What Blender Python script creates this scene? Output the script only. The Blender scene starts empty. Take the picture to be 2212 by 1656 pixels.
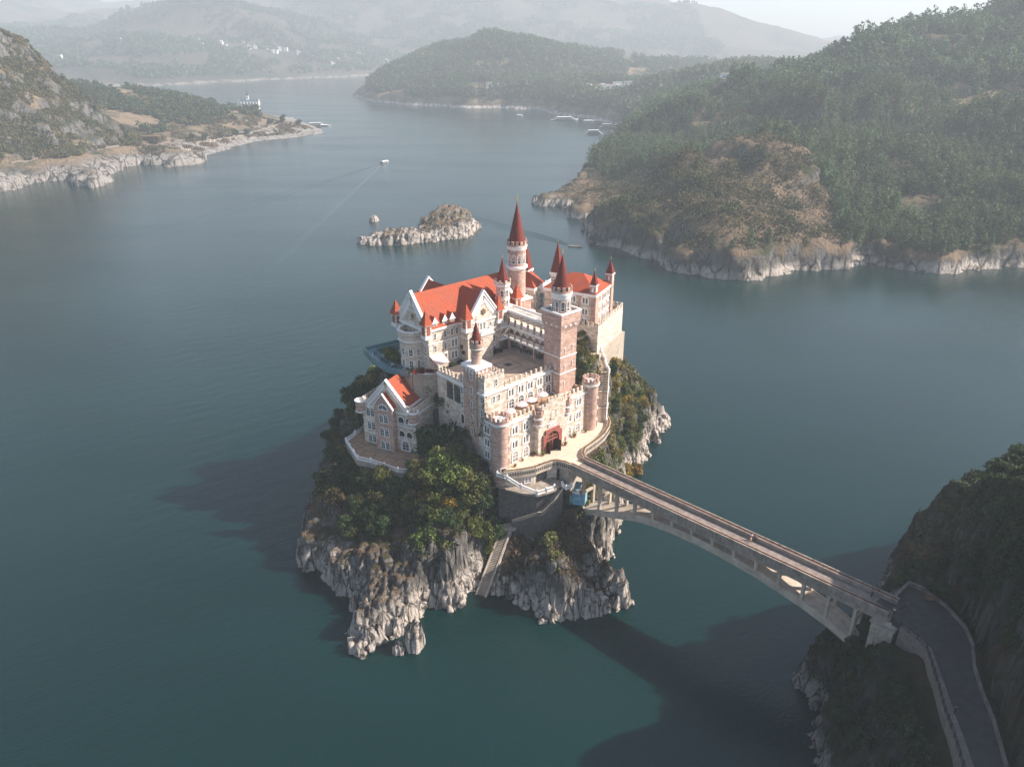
import bpy, math, random
import numpy as np
from mathutils import Vector
random.seed(7)
R = math.radians
scene = bpy.context.scene
col = scene.collection

# ------------------------------------------------------------------ camera, sky, sun, exposure
cam_d = bpy.data.cameras.new('camera'); cam = bpy.data.objects.new('camera', cam_d); col.objects.link(cam)
cam_d.sensor_width = 36.0; cam_d.lens = 36.0 * 1640 / 2212
cam_d.clip_start = 1.0; cam_d.clip_end = 30000
cam.location = (0, 0, 120); cam.rotation_euler = (R(90 - 24.4), 0, 0)
scene.camera = cam
SUN_EL, SUN_AZ = 38.5, 2.0            # azimuth measured from +X towards +Y
world = bpy.data.worlds.new("World"); scene.world = world; world.use_nodes = True
wn = world.node_tree.nodes; wl = world.node_tree.links
bg = wn['Background']
sky = wn.new('ShaderNodeTexSky'); sky.sky_type = 'NISHITA'; sky.sun_disc = False
sky.sun_elevation = R(SUN_EL); sky.sun_rotation = R(90 - SUN_AZ)
sky.air_density = 1.0; sky.dust_density = 2.0; sky.ozone_density = 1.0; sky.altitude = 600
wl.new(sky.outputs[0], bg.inputs[0]); bg.inputs[1].default_value = 0.092
sun_d = bpy.data.lights.new('sun', 'SUN'); sun_d.energy = 5.0; sun_d.angle = R(0.5); sun_d.color = (1.0, 0.90, 0.80)
sun = bpy.data.objects.new('sun', sun_d); col.objects.link(sun)
sdir = Vector((math.cos(R(SUN_EL)) * math.cos(R(SUN_AZ)), math.cos(R(SUN_EL)) * math.sin(R(SUN_AZ)), math.sin(R(SUN_EL))))
sun.rotation_euler = sdir.to_track_quat('Z', 'Y').to_euler()
sun.location = (300, 0, 300)
scene.view_settings.view_transform = 'Standard'; scene.view_settings.look = 'None'
scene.view_settings.exposure = 1.15; scene.view_settings.gamma = 1.0
scene.view_settings.use_curve_mapping = False
scene.render.resolution_x = 1024; scene.render.resolution_y = 766
HAZE_DENSITY = 0.00026

# ------------------------------------------------------------------ materials
def new_mat(name):
    m = bpy.data.materials.new(name); m.use_nodes = True
    nt = m.node_tree; return m, nt.nodes, nt.links, nt.nodes['Principled BSDF']
def mix(n, l, fac, a, b, typ='MIX'):
    x = n.new('ShaderNodeMix'); x.data_type = 'RGBA'; x.blend_type = typ
    for sock, v in ((x.inputs[0], fac), (x.inputs[6], a), (x.inputs[7], b)):
        if isinstance(v, bpy.types.NodeSocket): l.new(v, sock)
        elif isinstance(v, (int, float)): sock.default_value = v
        else: sock.default_value = (*v, 1)
    return x.outputs[2]
def ramp(n, l, src, p0, p1, c0=(0, 0, 0), c1=(1, 1, 1)):
    r = n.new('ShaderNodeValToRGB'); l.new(src, r.inputs[0])
    r.color_ramp.elements[0].position = p0; r.color_ramp.elements[1].position = p1
    r.color_ramp.elements[0].color = (*c0, 1); r.color_ramp.elements[1].color = (*c1, 1)
    return r.outputs[0]
def noise(n, l, scale, detail=4, coord=None, rough=0.55):
    t = n.new('ShaderNodeTexNoise'); t.inputs['Scale'].default_value = scale
    t.inputs['Detail'].default_value = detail; t.inputs['Roughness'].default_value = rough
    if coord is not None: l.new(coord, t.inputs['Vector'])
    return t.outputs[0]
def world_pos(n): return n.new('ShaderNodeNewGeometry').outputs['Position']
def scaled(n, l, v, s):
    m = n.new('ShaderNodeVectorMath'); m.operation = 'MULTIPLY'; l.new(v, m.inputs[0]); m.inputs[1].default_value = s
    return m.outputs[0]
def math_n(n, l, op, a, b=0.0, clamp=False):
    m = n.new('ShaderNodeMath'); m.operation = op; m.use_clamp = clamp
    for i, v in enumerate((a, b)):
        if isinstance(v, bpy.types.NodeSocket): l.new(v, m.inputs[i])
        else: m.inputs[i].default_value = v
    return m.outputs[0]
def bump(n, l, b, h, strength, dist=0.1):
    x = n.new('ShaderNodeBump'); x.inputs['Strength'].default_value = strength; x.inputs['Distance'].default_value = dist
    l.new(h, x.inputs['Height']); l.new(x.outputs[0], b.inputs['Normal'])
def setup(b, rough, spec=0.3, metal=0):
    b.inputs['Roughness'].default_value = rough; b.inputs['Specular IOR Level'].default_value = spec
    b.inputs['Metallic'].default_value = metal
def brick_mat(name, c1, c2, mortar, bw, rh, ms=0.02, stain=0.35, dark=(0.1, 0.08, 0.07), rough=0.85, blotch=0.3):
    m, n, l, b = new_mat(name); setup(b, rough, 0.2)
    uv = n.new('ShaderNodeUVMap').outputs[0]
    t = n.new('ShaderNodeTexBrick'); l.new(uv, t.inputs['Vector'])
    t.inputs['Scale'].default_value = 1; t.inputs['Brick Width'].default_value = bw; t.inputs['Row Height'].default_value = rh
    t.inputs['Mortar Size'].default_value = ms; t.inputs['Mortar Smooth'].default_value = 0.3; t.inputs['Bias'].default_value = 0.0
    t.inputs['Color1'].default_value = (*c1, 1); t.inputs['Color2'].default_value = (*c2, 1); t.inputs['Mortar'].default_value = (*mortar, 1)
    p = world_pos(n)
    # second brick layer with another offset picks out odd darker stones
    t2 = n.new('ShaderNodeTexBrick'); l.new(uv, t2.inputs['Vector'])
    t2.inputs['Scale'].default_value = 1; t2.inputs['Brick Width'].default_value = bw * 1.17; t2.inputs['Row Height'].default_value = rh
    t2.inputs['Mortar Size'].default_value = 0.0; t2.inputs['Bias'].default_value = -0.55
    t2.inputs['Color1'].default_value = (1, 1, 1, 1); t2.inputs['Color2'].default_value = (0.45, 0.42, 0.4, 1); t2.inputs['Mortar'].default_value = (1, 1, 1, 1)
    c = mix(n, l, blotch * 2, t.outputs[0], t2.outputs[0], 'MULTIPLY')
    big = ramp(n, l, noise(n, l, 0.35, 5, p), 0.45, 0.75)
    c = mix(n, l, math_n(n, l, 'MULTIPLY', big, stain), c, dark)
    st = ramp(n, l, noise(n, l, 1.0, 5, scaled(n, l, p, (2.2, 2.2, 0.25))), 0.5, 0.75)
    c = mix(n, l, math_n(n, l, 'MULTIPLY', st, stain * 0.8), c, dark)
    l.new(c, b.inputs['Base Color'])
    bump(n, l, b, t.outputs[1], -0.5, 0.04)
    return m
M = {}
M['stone'] = brick_mat('beige_ashlar', (0.76, 0.66, 0.56), (0.46, 0.38, 0.30), (0.60, 0.51, 0.43), 0.95, 0.46, stain=0.3, dark=(0.25, 0.2, 0.15))
M['pink'] = brick_mat('pink_brick', (0.62, 0.42, 0.34), (0.38, 0.235, 0.185), (0.54, 0.41, 0.34), 0.8, 0.38, stain=0.3, dark=(0.2, 0.12, 0.09))
M['rubble'] = brick_mat('rubble_wall', (0.50, 0.43, 0.35), (0.36, 0.30, 0.24), (0.30, 0.27, 0.23), 0.5, 0.4, stain=0.35, dark=(0.16, 0.13, 0.1))
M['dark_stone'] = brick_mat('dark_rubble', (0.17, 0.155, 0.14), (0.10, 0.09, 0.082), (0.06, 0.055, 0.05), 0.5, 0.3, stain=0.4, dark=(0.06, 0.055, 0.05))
M['roof'] = brick_mat('orange_roof_tiles', (0.49, 0.098, 0.040), (0.37, 0.070, 0.028), (0.18, 0.034, 0.016), 0.42, 0.36, ms=0.05, stain=0.3, rough=0.75, blotch=0.12)
M['cone'] = brick_mat('dark_red_roof_tiles', (0.30, 0.045, 0.026), (0.20, 0.03, 0.018), (0.07, 0.014, 0.01), 0.35, 0.33, ms=0.06, stain=0.2, rough=0.6, blotch=0.15)
M['paving'] = brick_mat('plaza_paving', (0.68, 0.53, 0.41), (0.58, 0.44, 0.33), (0.48, 0.37, 0.28), 1.1, 0.35, stain=0.2, dark=(0.30, 0.23, 0.18), blotch=0.1)
M['court'] = brick_mat('courtyard_paving', (0.46, 0.34, 0.26), (0.38, 0.28, 0.21), (0.30, 0.22, 0.17), 1.2, 1.2, stain=0.3, dark=(0.2, 0.15, 0.12), blotch=0.08)
M['tan'] = brick_mat('terrace_paving', (0.42, 0.27, 0.17), (0.34, 0.21, 0.13), (0.26, 0.17, 0.11), 0.8, 0.8, stain=0.35, dark=(0.2, 0.13, 0.1), blotch=0.12)
def plain(name, c, c2=None, rough=0.7, spec=0.3, scale=1.5, metal=0, b0=0.4, b1=0.65):
    m, n, l, b = new_mat(name); setup(b, rough, spec, metal)
    p = world_pos(n)
    c2 = c2 or tuple(x * 0.78 for x in c)
    l.new(mix(n, l, ramp(n, l, noise(n, l, scale, 6, p), b0, b1), c, c2), b.inputs['Base Color'])
    return m
M['white'] = plain('white_render', (0.86, 0.83, 0.80), (0.78, 0.74, 0.70), 0.6)
M['glass'] = plain('dark_window_glass', (0.035, 0.045, 0.05), (0.10, 0.11, 0.11), 0.08, 0.6, 0.7)
M['curtain'] = plain('curtained_window_glass', (0.16, 0.16, 0.15), (0.30, 0.28, 0.26), 0.15, 0.5, 1.2)
M['gold'] = plain('gilded_metal', (0.75, 0.50, 0.18), (0.6, 0.38, 0.12), 0.3, 0.5, 2, 0.9)
M['red'] = plain('red_granite', (0.30, 0.10, 0.075), (0.24, 0.075, 0.055), 0.6)
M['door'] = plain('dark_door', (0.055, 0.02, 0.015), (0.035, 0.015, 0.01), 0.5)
M['concrete'] = plain('weathered_concrete', (0.34, 0.285, 0.235), (0.15, 0.125, 0.105), 0.85, 0.2, 0.6, b0=0.35, b1=0.75)
M['concrete2'] = plain('pale_concrete', (0.50, 0.42, 0.34), (0.30, 0.25, 0.20), 0.85, 0.2, 0.5, b0=0.35, b1=0.7)
M['road'] = plain('worn_road', (0.25, 0.205, 0.18), (0.16, 0.13, 0.115), 0.8, 0.2, 0.8)
M['dconc'] = plain('dark_weathered_stone', (0.19, 0.16, 0.14), (0.10, 0.088, 0.078), 0.9, 0.2, 0.8, b0=0.35, b1=0.7)
M['steps'] = plain('worn_brown_steps', (0.44, 0.34, 0.26), (0.30, 0.23, 0.17), 0.85, 0.2, 0.7)
M['asphalt'] = plain('dark_asphalt', (0.055, 0.052, 0.05), (0.04, 0.038, 0.037), 0.85, 0.2, 0.7)
M['pave'] = brick_mat('sidewalk_slabs', (0.20, 0.17, 0.15), (0.15, 0.13, 0.11), (0.08, 0.07, 0.06), 1.2, 0.8, stain=0.3)
M['soil'] = plain('planter_soil', (0.17, 0.09, 0.045), (0.07, 0.06, 0.025), 0.95, 0.1, 2.5)
M['pattern'] = plain('dark_inlay', (0.06, 0.06, 0.058), None, 0.6)
M['inlay'] = plain('grey_inlay_lines', (0.34, 0.29, 0.25), None, 0.7)
M['steel'] = plain('teal_steel', (0.10, 0.16, 0.17), (0.07, 0.11, 0.12), 0.4, 0.5)
M['tglass'] = plain('teal_glass_panel', (0.13, 0.25, 0.28), (0.09, 0.19, 0.22), 0.12, 0.6)
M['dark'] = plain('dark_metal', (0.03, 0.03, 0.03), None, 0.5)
M['wood'] = plain('brown_wood', (0.20, 0.11, 0.06), None, 0.7)
M['blue'] = plain('blue_painted_metal', (0.22, 0.42, 0.52), (0.12, 0.27, 0.36), 0.5, 0.4, 1.2)
M['pinkcloth'] = plain('pale_pink_canvas', (0.72, 0.56, 0.54), (0.64, 0.47, 0.45), 0.9, 0.1, 1)
M['terracotta'] = plain('terracotta', (0.42, 0.16, 0.07), None, 0.8)
M['flatroof'] = plain('stained_flat_roof', (0.46, 0.42, 0.38), (0.24, 0.22, 0.20), 0.9, 0.1, 0.35, b0=0.42, b1=0.62)
M['skin'] = plain('skin', (0.45, 0.27, 0.19), None, 0.6)
M['c_black'] = plain('black_cloth', (0.018, 0.018, 0.022), None, 0.9)
M['c_red'] = plain('red_cloth', (0.55, 0.05, 0.025), None, 0.9)
M['c_white'] = plain('white_cloth', (0.7, 0.68, 0.66), None, 0.9)
M['c_pink'] = plain('pink_cloth', (0.6, 0.28, 0.26), None, 0.9)
M['c_blue'] = plain('slate_blue_cloth', (0.10, 0.13, 0.2), None, 0.9)
M['c_khaki'] = plain('khaki_cloth', (0.25, 0.22, 0.15), None, 0.9)
M['hair'] = plain('dark_hair', (0.015, 0.012, 0.01), None, 0.7)
M['slate'] = plain('blue_slate_roof', (0.09, 0.12, 0.15), None, 0.6)
M['hullw'] = plain('white_boat_paint', (0.75, 0.74, 0.72), None, 0.4)
M['orange'] = plain('orange_canvas', (0.75, 0.20, 0.06), None, 0.8)

def leaf_mat(name, c1, c2, c3=None, trans=0.3, tree=0.5):
    m, n, l, b = new_mat(name); setup(b, 0.65, 0.15)
    g = n.new('ShaderNodeNewGeometry')
    rnd = g.outputs['Random Per Island']
    oi = n.new('ShaderNodeObjectInfo').outputs['Random']
    base = mix(n, l, ramp(n, l, rnd, 0.1, 0.9), c1, c2)
    big = ramp(n, l, noise(n, l, 0.09, 3, g.outputs['Position']), 0.42, 0.62)
    if c3: base = mix(n, l, math_n(n, l, 'MULTIPLY', big, 0.75), base, c3)
    v = n.new('ShaderNodeHueSaturation'); l.new(base, v.inputs['Color'])
    pt = ramp(n, l, noise(n, l, tree, 2, g.outputs['Position']), 0.3, 0.7, (.45,) * 3, (1.5,) * 3)
    l.new(math_n(n, l, 'MULTIPLY', pt, math_n(n, l, 'ADD', math_n(n, l, 'MULTIPLY', oi, 0.5), 0.75)), v.inputs['Value'])
    l.new(math_n(n, l, 'ADD', math_n(n, l, 'MULTIPLY', oi, 0.05), 0.475), v.inputs['Hue'])
    l.new(v.outputs[0], b.inputs['Base Color'])
    tr = n.new('ShaderNodeBsdfTranslucent'); l.new(v.outputs[0], tr.inputs[0])
    ms = n.new('ShaderNodeMixShader'); ms.inputs[0].default_value = trans
    l.new(b.outputs[0], ms.inputs[1]); l.new(tr.outputs[0], ms.inputs[2])
    l.new(ms.outputs[0], n['Material Output'].inputs[0])
    return m
M['leaf'] = leaf_mat('green_leaves', (0.050, 0.085, 0.020), (0.165, 0.185, 0.045), (0.18, 0.15, 0.06))
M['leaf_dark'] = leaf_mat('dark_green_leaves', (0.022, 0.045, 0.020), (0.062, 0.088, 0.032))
M['leaf_yellow'] = leaf_mat('yellow_leaves', (0.38, 0.23, 0.03), (0.14, 0.13, 0.03))
M['leaf_brown'] = leaf_mat('dry_brown_scrub', (0.13, 0.085, 0.05), (0.20, 0.14, 0.085), (0.06, 0.07, 0.03))
M['leaf_far'] = leaf_mat('eucalyptus_leaves', (0.032, 0.076, 0.036), (0.12, 0.175, 0.07), (0.08, 0.11, 0.05), tree=0.25)
M['leaf_red'] = leaf_mat('red_blossom', (0.50, 0.045, 0.03), (0.10, 0.09, 0.03))
M['leaf_scrub'] = leaf_mat('mixed_scrub', (0.032, 0.048, 0.018), (0.10, 0.085, 0.04), (0.14, 0.095, 0.05))
M['bark'] = plain('bark', (0.14, 0.11, 0.085), (0.08, 0.065, 0.05), 0.9, 0.1, 3)

def rock_mat(name, zband, soil, green, scale=1.0, grey=(0.25, 0.232, 0.215), darkc=(0.045, 0.043, 0.042), pale=(0.74, 0.65, 0.57), flat0=0.55, flat1=0.8, bstr=1.0):
    m, n, l, b = new_mat(name); setup(b, 0.92, 0.12)
    g = n.new('ShaderNodeNewGeometry'); p = g.outputs['Position']
    sep = n.new('ShaderNodeSeparateXYZ'); l.new(p, sep.inputs[0])
    sn = n.new('ShaderNodeSeparateXYZ'); l.new(g.outputs['Normal'], sn.inputs[0])
    n1 = noise(n, l, 0.22 * scale, 6, p, 0.65); n2 = noise(n, l, 0.9 * scale, 8, scaled(n, l, p, (1, 1, 0.3)), 0.72); n3 = noise(n, l, 2.6 * scale, 6, scaled(n, l, p, (1, 1, 0.6)), 0.7)
    zz = math_n(n, l, 'ADD', sep.outputs[2], math_n(n, l, 'MULTIPLY', math_n(n, l, 'SUBTRACT', n1, 0.5), zband * 1.5))
    band = math_n(n, l, 'DIVIDE', math_n(n, l, 'SUBTRACT', zband, zz), zband * 0.6, True)
    rock = mix(n, l, ramp(n, l, n1, 0.35, 0.65), grey, tuple(x * 0.55 for x in grey))
    rock = mix(n, l, band, rock, mix(n, l, ramp(n, l, n3, 0.35, 0.6), tuple(x * 0.7 for x in pale), pale))
    rock = mix(n, l, ramp(n, l, n3, 0.28, 0.44), tuple(x * 2.2 for x in darkc), rock)
    rock = mix(n, l, ramp(n, l, n2, 0.36, 0.47), darkc, rock)
    vo = n.new('ShaderNodeTexVoronoi'); vo.feature = 'DISTANCE_TO_EDGE'; vo.inputs['Scale'].default_value = 0.42 * scale
    wv = n.new('ShaderNodeVectorMath'); wv.operation = 'ADD'; l.new(scaled(n, l, p, (1, 1, 0.2)), wv.inputs[0]); l.new(scaled(n, l, n.new('ShaderNodeTexNoise').outputs[1], (0.0, 0.0, 0.0)), wv.inputs[1]); l.new(wv.outputs[0], vo.inputs['Vector'])
    rock = mix(n, l, ramp(n, l, vo.outputs[0], 0.0, 0.07), tuple(x * 1.3 for x in darkc), rock)
    veg = mix(n, l, ramp(n, l, noise(n, l, 0.12 * scale, 6, p), 0.42, 0.6), soil, green)
    flat = math_n(n, l, 'ADD', sn.outputs[2], math_n(n, l, 'MULTIPLY', math_n(n, l, 'SUBTRACT', n2, 0.5), 0.6))
    fl = math_n(n, l, 'DIVIDE', math_n(n, l, 'SUBTRACT', flat, flat0), flat1 - flat0, True)
    dry = math_n(n, l, 'DIVIDE', math_n(n, l, 'SUBTRACT', zz, zband * 0.6), zband * 0.4, True)
    l.new(mix(n, l, math_n(n, l, 'MULTIPLY', fl, dry), rock, veg), b.inputs['Base Color'])
    bump(n, l, b, math_n(n, l, 'ADD', n2, math_n(n, l, 'MULTIPLY', n3, .5)), bstr, 1.6 / scale)
    return m
M['rock'] = rock_mat('limestone', 8.5, (0.17, 0.115, 0.075), (0.055, 0.06, 0.025), 1.0)
M['rock_cliff'] = rock_mat('shaded_cliff_rock', 5.0, (0.075, 0.055, 0.035), (0.035, 0.045, 0.02), 0.9, grey=(0.12, 0.115, 0.105), darkc=(0.03, 0.03, 0.028), pale=(0.40, 0.37, 0.34), flat0=0.2, flat1=0.5)  # darker rock copy: the cliff's shade put into the colour, soil greener and browner
M['rock_far'] = rock_mat('hill_rock', 6, (0.30, 0.215, 0.145), (0.065, 0.07, 0.035), 0.22, flat0=0.5, flat1=0.68)
M['rock_islet'] = rock_mat('islet_rock', 9.0, (0.27, 0.19, 0.13), (0.13, 0.11, 0.06), 0.4, grey=(0.40, 0.36, 0.32), flat0=0.6, flat1=0.85)
M['rock_left'] = rock_mat('scree_rock', 14.0, (0.34, 0.25, 0.17), (0.055, 0.065, 0.035), 0.2, grey=(0.27, 0.25, 0.235), pale=(0.5, 0.46, 0.42), flat0=0.55, flat1=0.78)
M['hill_far'] = rock_mat('distant_hill', 8.0, (0.15, 0.12, 0.09), (0.05, 0.065, 0.045), 0.05, pale=(0.42, 0.36, 0.31), flat0=0.2, flat1=0.5)

# water
def water_mat():
    m, n, l, b = new_mat('lake_water'); setup(b, 0.12, 0.5); b.inputs['IOR'].default_value = 1.33
    p = world_pos(n)
    big = ramp(n, l, noise(n, l, 0.006, 3, scaled(n, l, p, (1, 2.5, 1))), 0.35, 0.7)
    l.new(mix(n, l, big, (0.0006, 0.0140, 0.0136), (0.0014, 0.021, 0.0203)), b.inputs['Base Color'])
    r = n.new('ShaderNodeVectorRotate'); r.rotation_type = 'Z_AXIS'; r.inputs['Angle'].default_value = R(-35); l.new(p, r.inputs[0])
    w1 = noise(n, l, 1.5, 5, scaled(n, l, r.outputs[0], (0.5, 1.3, 1)), 0.6)
    w2 = noise(n, l, 0.22, 3, scaled(n, l, r.outputs[0], (0.4, 1.2, 1)), 0.5)
    h = math_n(n, l, 'ADD', math_n(n, l, 'MULTIPLY', w1, 0.22), math_n(n, l, 'MULTIPLY', w2, 0.35))
    bump(n, l, b, h, 0.75, 0.6)
    l.new(ramp(n, l, noise(n, l, 0.012, 2, scaled(n, l, p, (0.5, 1.6, 1))), 0.3, 0.7, (0.07,) * 3, (0.22,) * 3), b.inputs['Roughness'])
    return m
M['water'] = water_mat()

# ------------------------------------------------------------------ scene graph helpers
def tag(o, label=None, cat=None, group=None, kind=None):
    if label: o['label'] = label
    if cat: o['category'] = cat
    if group: o['group'] = group
    if kind: o['kind'] = kind
    return o
class Fr:
    def __init__(s, ox, oy, deg): s.o = (ox, oy); s.d = deg; s.t = R(deg)
    def W(s, a, b): c, n = math.cos(s.t), math.sin(s.t); return s.o[0] + a * c - b * n, s.o[1] + a * n + b * c
WORLD = Fr(0, 0, 0)
F1 = Fr(0, 160, 42)                                  # castle grid
B2 = Fr(*F1.W(46.2, 14.9), 63)                       # east wing grid
FC = Fr(-39.6, 180.5, -25)                           # cottage grid
class Thing:
    def __init__(s, name, label, cat, fr, a, b, z, group=None):
        s.fr, s.off = fr, (a, b, z)
        e = bpy.data.objects.new(name, None); e.empty_display_size = 0.5; col.objects.link(e)
        x, y = fr.W(a, b); e.location = (x, y, z); e.rotation_euler = (0, 0, fr.t)
        s.e = e; tag(e, label, cat, group)
SPLIT = {'battlement', 'cornice', 'string_course', 'landing', 'trim', 'turret_moulding', 'turret_panel', 'floor_inlay', 'brick_pier', 'drainpipe', 'gate_leaf', 'corbel', 'plinth', 'roof', 'gable', 'railing', 'planter_kerb', 'wall', 'window', 'bay_coping', 'edge_beam', 'board', 'tower_cornice', 'bartizan_moulding', 'post', 'floor_slab', 'upper_steps', 'belvedere_cornice'}
class MB:
    def __init__(s): s.v = []; s.f = []; s.m = []; s.uv = []
    def face(s, pts, mi=0, uv=None):
        i = len(s.v); s.v += [tuple(p) for p in pts]; s.f.append(tuple(range(i, i + len(pts)))); s.m.append(mi); s.uv.append(uv)
    def box(s, x0, x1, y0, y1, z0, z1, mi=0, top=None, bottom=True):
        t = mi if top is None else top
        s.face([(x0, y0, z0), (x1, y0, z0), (x1, y0, z1), (x0, y0, z1)], mi)
        s.face([(x1, y0, z0), (x1, y1, z0), (x1, y1, z1), (x1, y0, z1)], mi)
        s.face([(x1, y1, z0), (x0, y1, z0), (x0, y1, z1), (x1, y1, z1)], mi)
        s.face([(x0, y1, z0), (x0, y0, z0), (x0, y0, z1), (x0, y1, z1)], mi)
        s.face([(x0, y0, z1), (x1, y0, z1), (x1, y1, z1), (x0, y1, z1)], t)
        if bottom: s.face([(x0, y1, z0), (x1, y1, z0), (x1, y0, z0), (x0, y0, z0)], mi)
        return s
    def prism(s, poly, z0, z1, mi=0, top=None, bottom=True, cap=True):
        n = len(poly); ar = sum(poly[i][0] * poly[(i + 1) % n][1] - poly[(i + 1) % n][0] * poly[i][1] for i in range(n))
        if ar < 0: poly = poly[::-1]
        g = (lambda z, i: z[i]) if hasattr(z1, '__len__') else None
        for i in range(n):
            (x0, y0), (x1, y1) = poly[i], poly[(i + 1) % n]
            s.face([(x0, y0, z0), (x1, y1, z0), (x1, y1, z1), (x0, y0, z1)], mi)
        if cap: s.face([(x, y, z1) for x, y in poly], mi if top is None else top)
        if bottom: s.face([(x, y, z0) for x, y in poly[::-1]], mi)
        return s
    def obox(s, p0, p1, w, z0, z1, mi=0, top=None, zb0=None, zb1=None):
        """bar of width w between plan points p0 and p1; zb0/zb1: heights at p1 (sloping bars)"""
        dx, dy = p1[0] - p0[0], p1[1] - p0[1]; L_ = math.hypot(dx, dy) or 1e-6; nx, ny = -dy / L_ * w / 2, dx / L_ * w / 2
        zb0 = z0 if zb0 is None else zb0; zb1 = z1 if zb1 is None else zb1
        A = [(p0[0] + nx, p0[1] + ny), (p0[0] - nx, p0[1] - ny), (p1[0] - nx, p1[1] - ny), (p1[0] + nx, p1[1] + ny)]
        lo = [z0, z0, zb0, zb0]; hi = [z1, z1, zb1, zb1]
        for i in range(4):
            j = (i + 1) % 4
            s.face([(*A[i], lo[i]), (*A[j], lo[j]), (*A[j], hi[j]), (*A[i], hi[i])], mi)
        s.face([(*A[i], hi[i]) for i in range(4)], mi if top is None else top)
        s.face([(*A[i], lo[i]) for i in (3, 2, 1, 0)], mi)
        return s
    def cyl(s, cx, cy, r0, r1, z0, z1, n=28, mi=0, cap=True, capm=None, a0=0.0, a1=360.0, ph=0.0):
        full = abs(a1 - a0 - 360) < 1e-6; k = n
        A = [R(a0 + (a1 - a0) * i / k + ph) for i in range(k + 1)]
        for i in range(k):
            c0, s0, c1, s1 = math.cos(A[i]), math.sin(A[i]), math.cos(A[i + 1]), math.sin(A[i + 1])
            rr = max(r0, r1); sl = math.hypot(z1 - z0, r1 - r0)
            u0, u1 = rr * A[i], rr * A[i + 1]
            if r1 < 1e-4:
                s.face([(cx + r0 * c0, cy + r0 * s0, z0), (cx + r0 * c1, cy + r0 * s1, z0), (cx, cy, z1)], mi, [(u0, 0), (u1, 0), ((u0 + u1) / 2, sl)])
            else:
                s.face([(cx + r0 * c0, cy + r0 * s0, z0), (cx + r0 * c1, cy + r0 * s1, z0), (cx + r1 * c1, cy + r1 * s1, z1), (cx + r1 * c0, cy + r1 * s0, z1)], mi,
                       [(u0, z0), (u1, z0), (u1, z0 + sl), (u0, z0 + sl)])
        if cap and r1 > 1e-4: s.face([(cx + r1 * math.cos(a), cy + r1 * math.sin(a), z1) for a in A[:-1]], mi if capm is None else capm)
        if cap: s.face([(cx + r0 * math.cos(a), cy + r0 * math.sin(a), z0) for a in A[:-1]][::-1], mi)
        return s
    def cone(s, cx, cy, r, z0, z1, n=28, mi=0, levels=6):
        for i in range(levels):
            t0, t1 = i / levels, (i + 1) / levels
            s.cyl(cx, cy, r * (1 - t0), r * (1 - t1) if i < levels - 1 else 0, z0 + (z1 - z0) * t0, z0 + (z1 - z0) * t1, n, mi, cap=(i == 0))
        return s
    def pyramid(s, cx, cy, hw, z0, z1, mi=0, rot=0.0, hh=None):
        hh = hh or hw; P = []
        for sx, sy in ((-1, -1), (1, -1), (1, 1), (-1, 1)):
            x, y = sx * hw, sy * hh; P.append((cx + x * math.cos(rot) - y * math.sin(rot), cy + x * math.sin(rot) + y * math.cos(rot), z0))
        for i in range(4):
            a, b_ = P[i], P[(i + 1) % 4]; w = math.dist(a[:2], b_[:2]); sl = math.hypot(z1 - z0, hw)
            s.face([a, b_, (cx, cy, z1)], mi, [(0, 0), (w, 0), (w / 2, sl)])
        s.face(P[::-1], mi); return s
    def sphere(s, cx, cy, cz, r, mi=0, n=8):
        for i in range(n // 2):
            a0, a1 = math.pi * i / (n // 2) - math.pi / 2, math.pi * (i + 1) / (n // 2) - math.pi / 2
            for j in range(n):
                b0, b1 = 2 * math.pi * j / n, 2 * math.pi * (j + 1) / n
                P = [(cx + r * math.cos(a) * math.cos(b_), cy + r * math.cos(a) * math.sin(b_), cz + r * math.sin(a)) for a, b_ in ((a0, b0), (a0, b1), (a1, b1), (a1, b0))]
                if i == 0: P = [P[0], P[2], P[3]]
                elif i == n // 2 - 1: P = [P[0], P[1], P[2]]
                s.face(P, mi)
        return s
    def lathe(s, cx, cy, prof, n=10, mi=0):
        for (r0, z0), (r1, z1) in zip(prof, prof[1:]):
            for j in range(n):
                b0, b1 = 2 * math.pi * j / n, 2 * math.pi * (j + 1) / n
                P = []
                for r, z, b_ in ((r0, z0, b0), (r0, z0, b1), (r1, z1, b1), (r1, z1, b0)):
                    q = (cx + r * math.cos(b_), cy + r * math.sin(b_), z)
                    if q not in P: P.append(q)
                if len(P) > 2: s.face(P, mi)
        return s
    def merlons(s, p0, p1, z, h=0.8, w=0.35, mw=0.7, gap=0.6, mi=0, cap=None, base=0.0):
        """parapet wall of height base with battlements h along p0-p1"""
        L_ = math.dist(p0, p1); ux, uy = (p1[0] - p0[0]) / L_, (p1[1] - p0[1]) / L_
        if base > 0: s.obox(p0, p1, w, z, z + base, mi)
        k = max(1, round((L_ - mw) / (mw + gap))); st = (L_ - mw) / k if L_ > mw else 0
        for i in range(k + 1):
            t = i * st
            s.obox((p0[0] + ux * t, p0[1] + uy * t), (p0[0] + ux * (t + mw), p0[1] + uy * (t + mw)), w - 0.006, z + base - 0.003, z + base + h, mi, cap)
        return s
    def ringmerlons(s, cx, cy, r, z, h=0.8, k=12, th=0.35, mi=0, base=0.6, n=36, frac=0.58):
        for i in range(n):
            A0, A1 = 2 * math.pi * i / n, 2 * math.pi * (i + 1) / n
            s.arc(cx, cy, r - th, r, A0, A1, z, z + base, mi)
        for i in range(k):
            A0 = 2 * math.pi * i / k; s.arc(cx, cy, r - th + .003, r - .003, A0, A0 + 2 * math.pi / k * frac, z + base - .003, z + base + h, mi)
        return s
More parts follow.
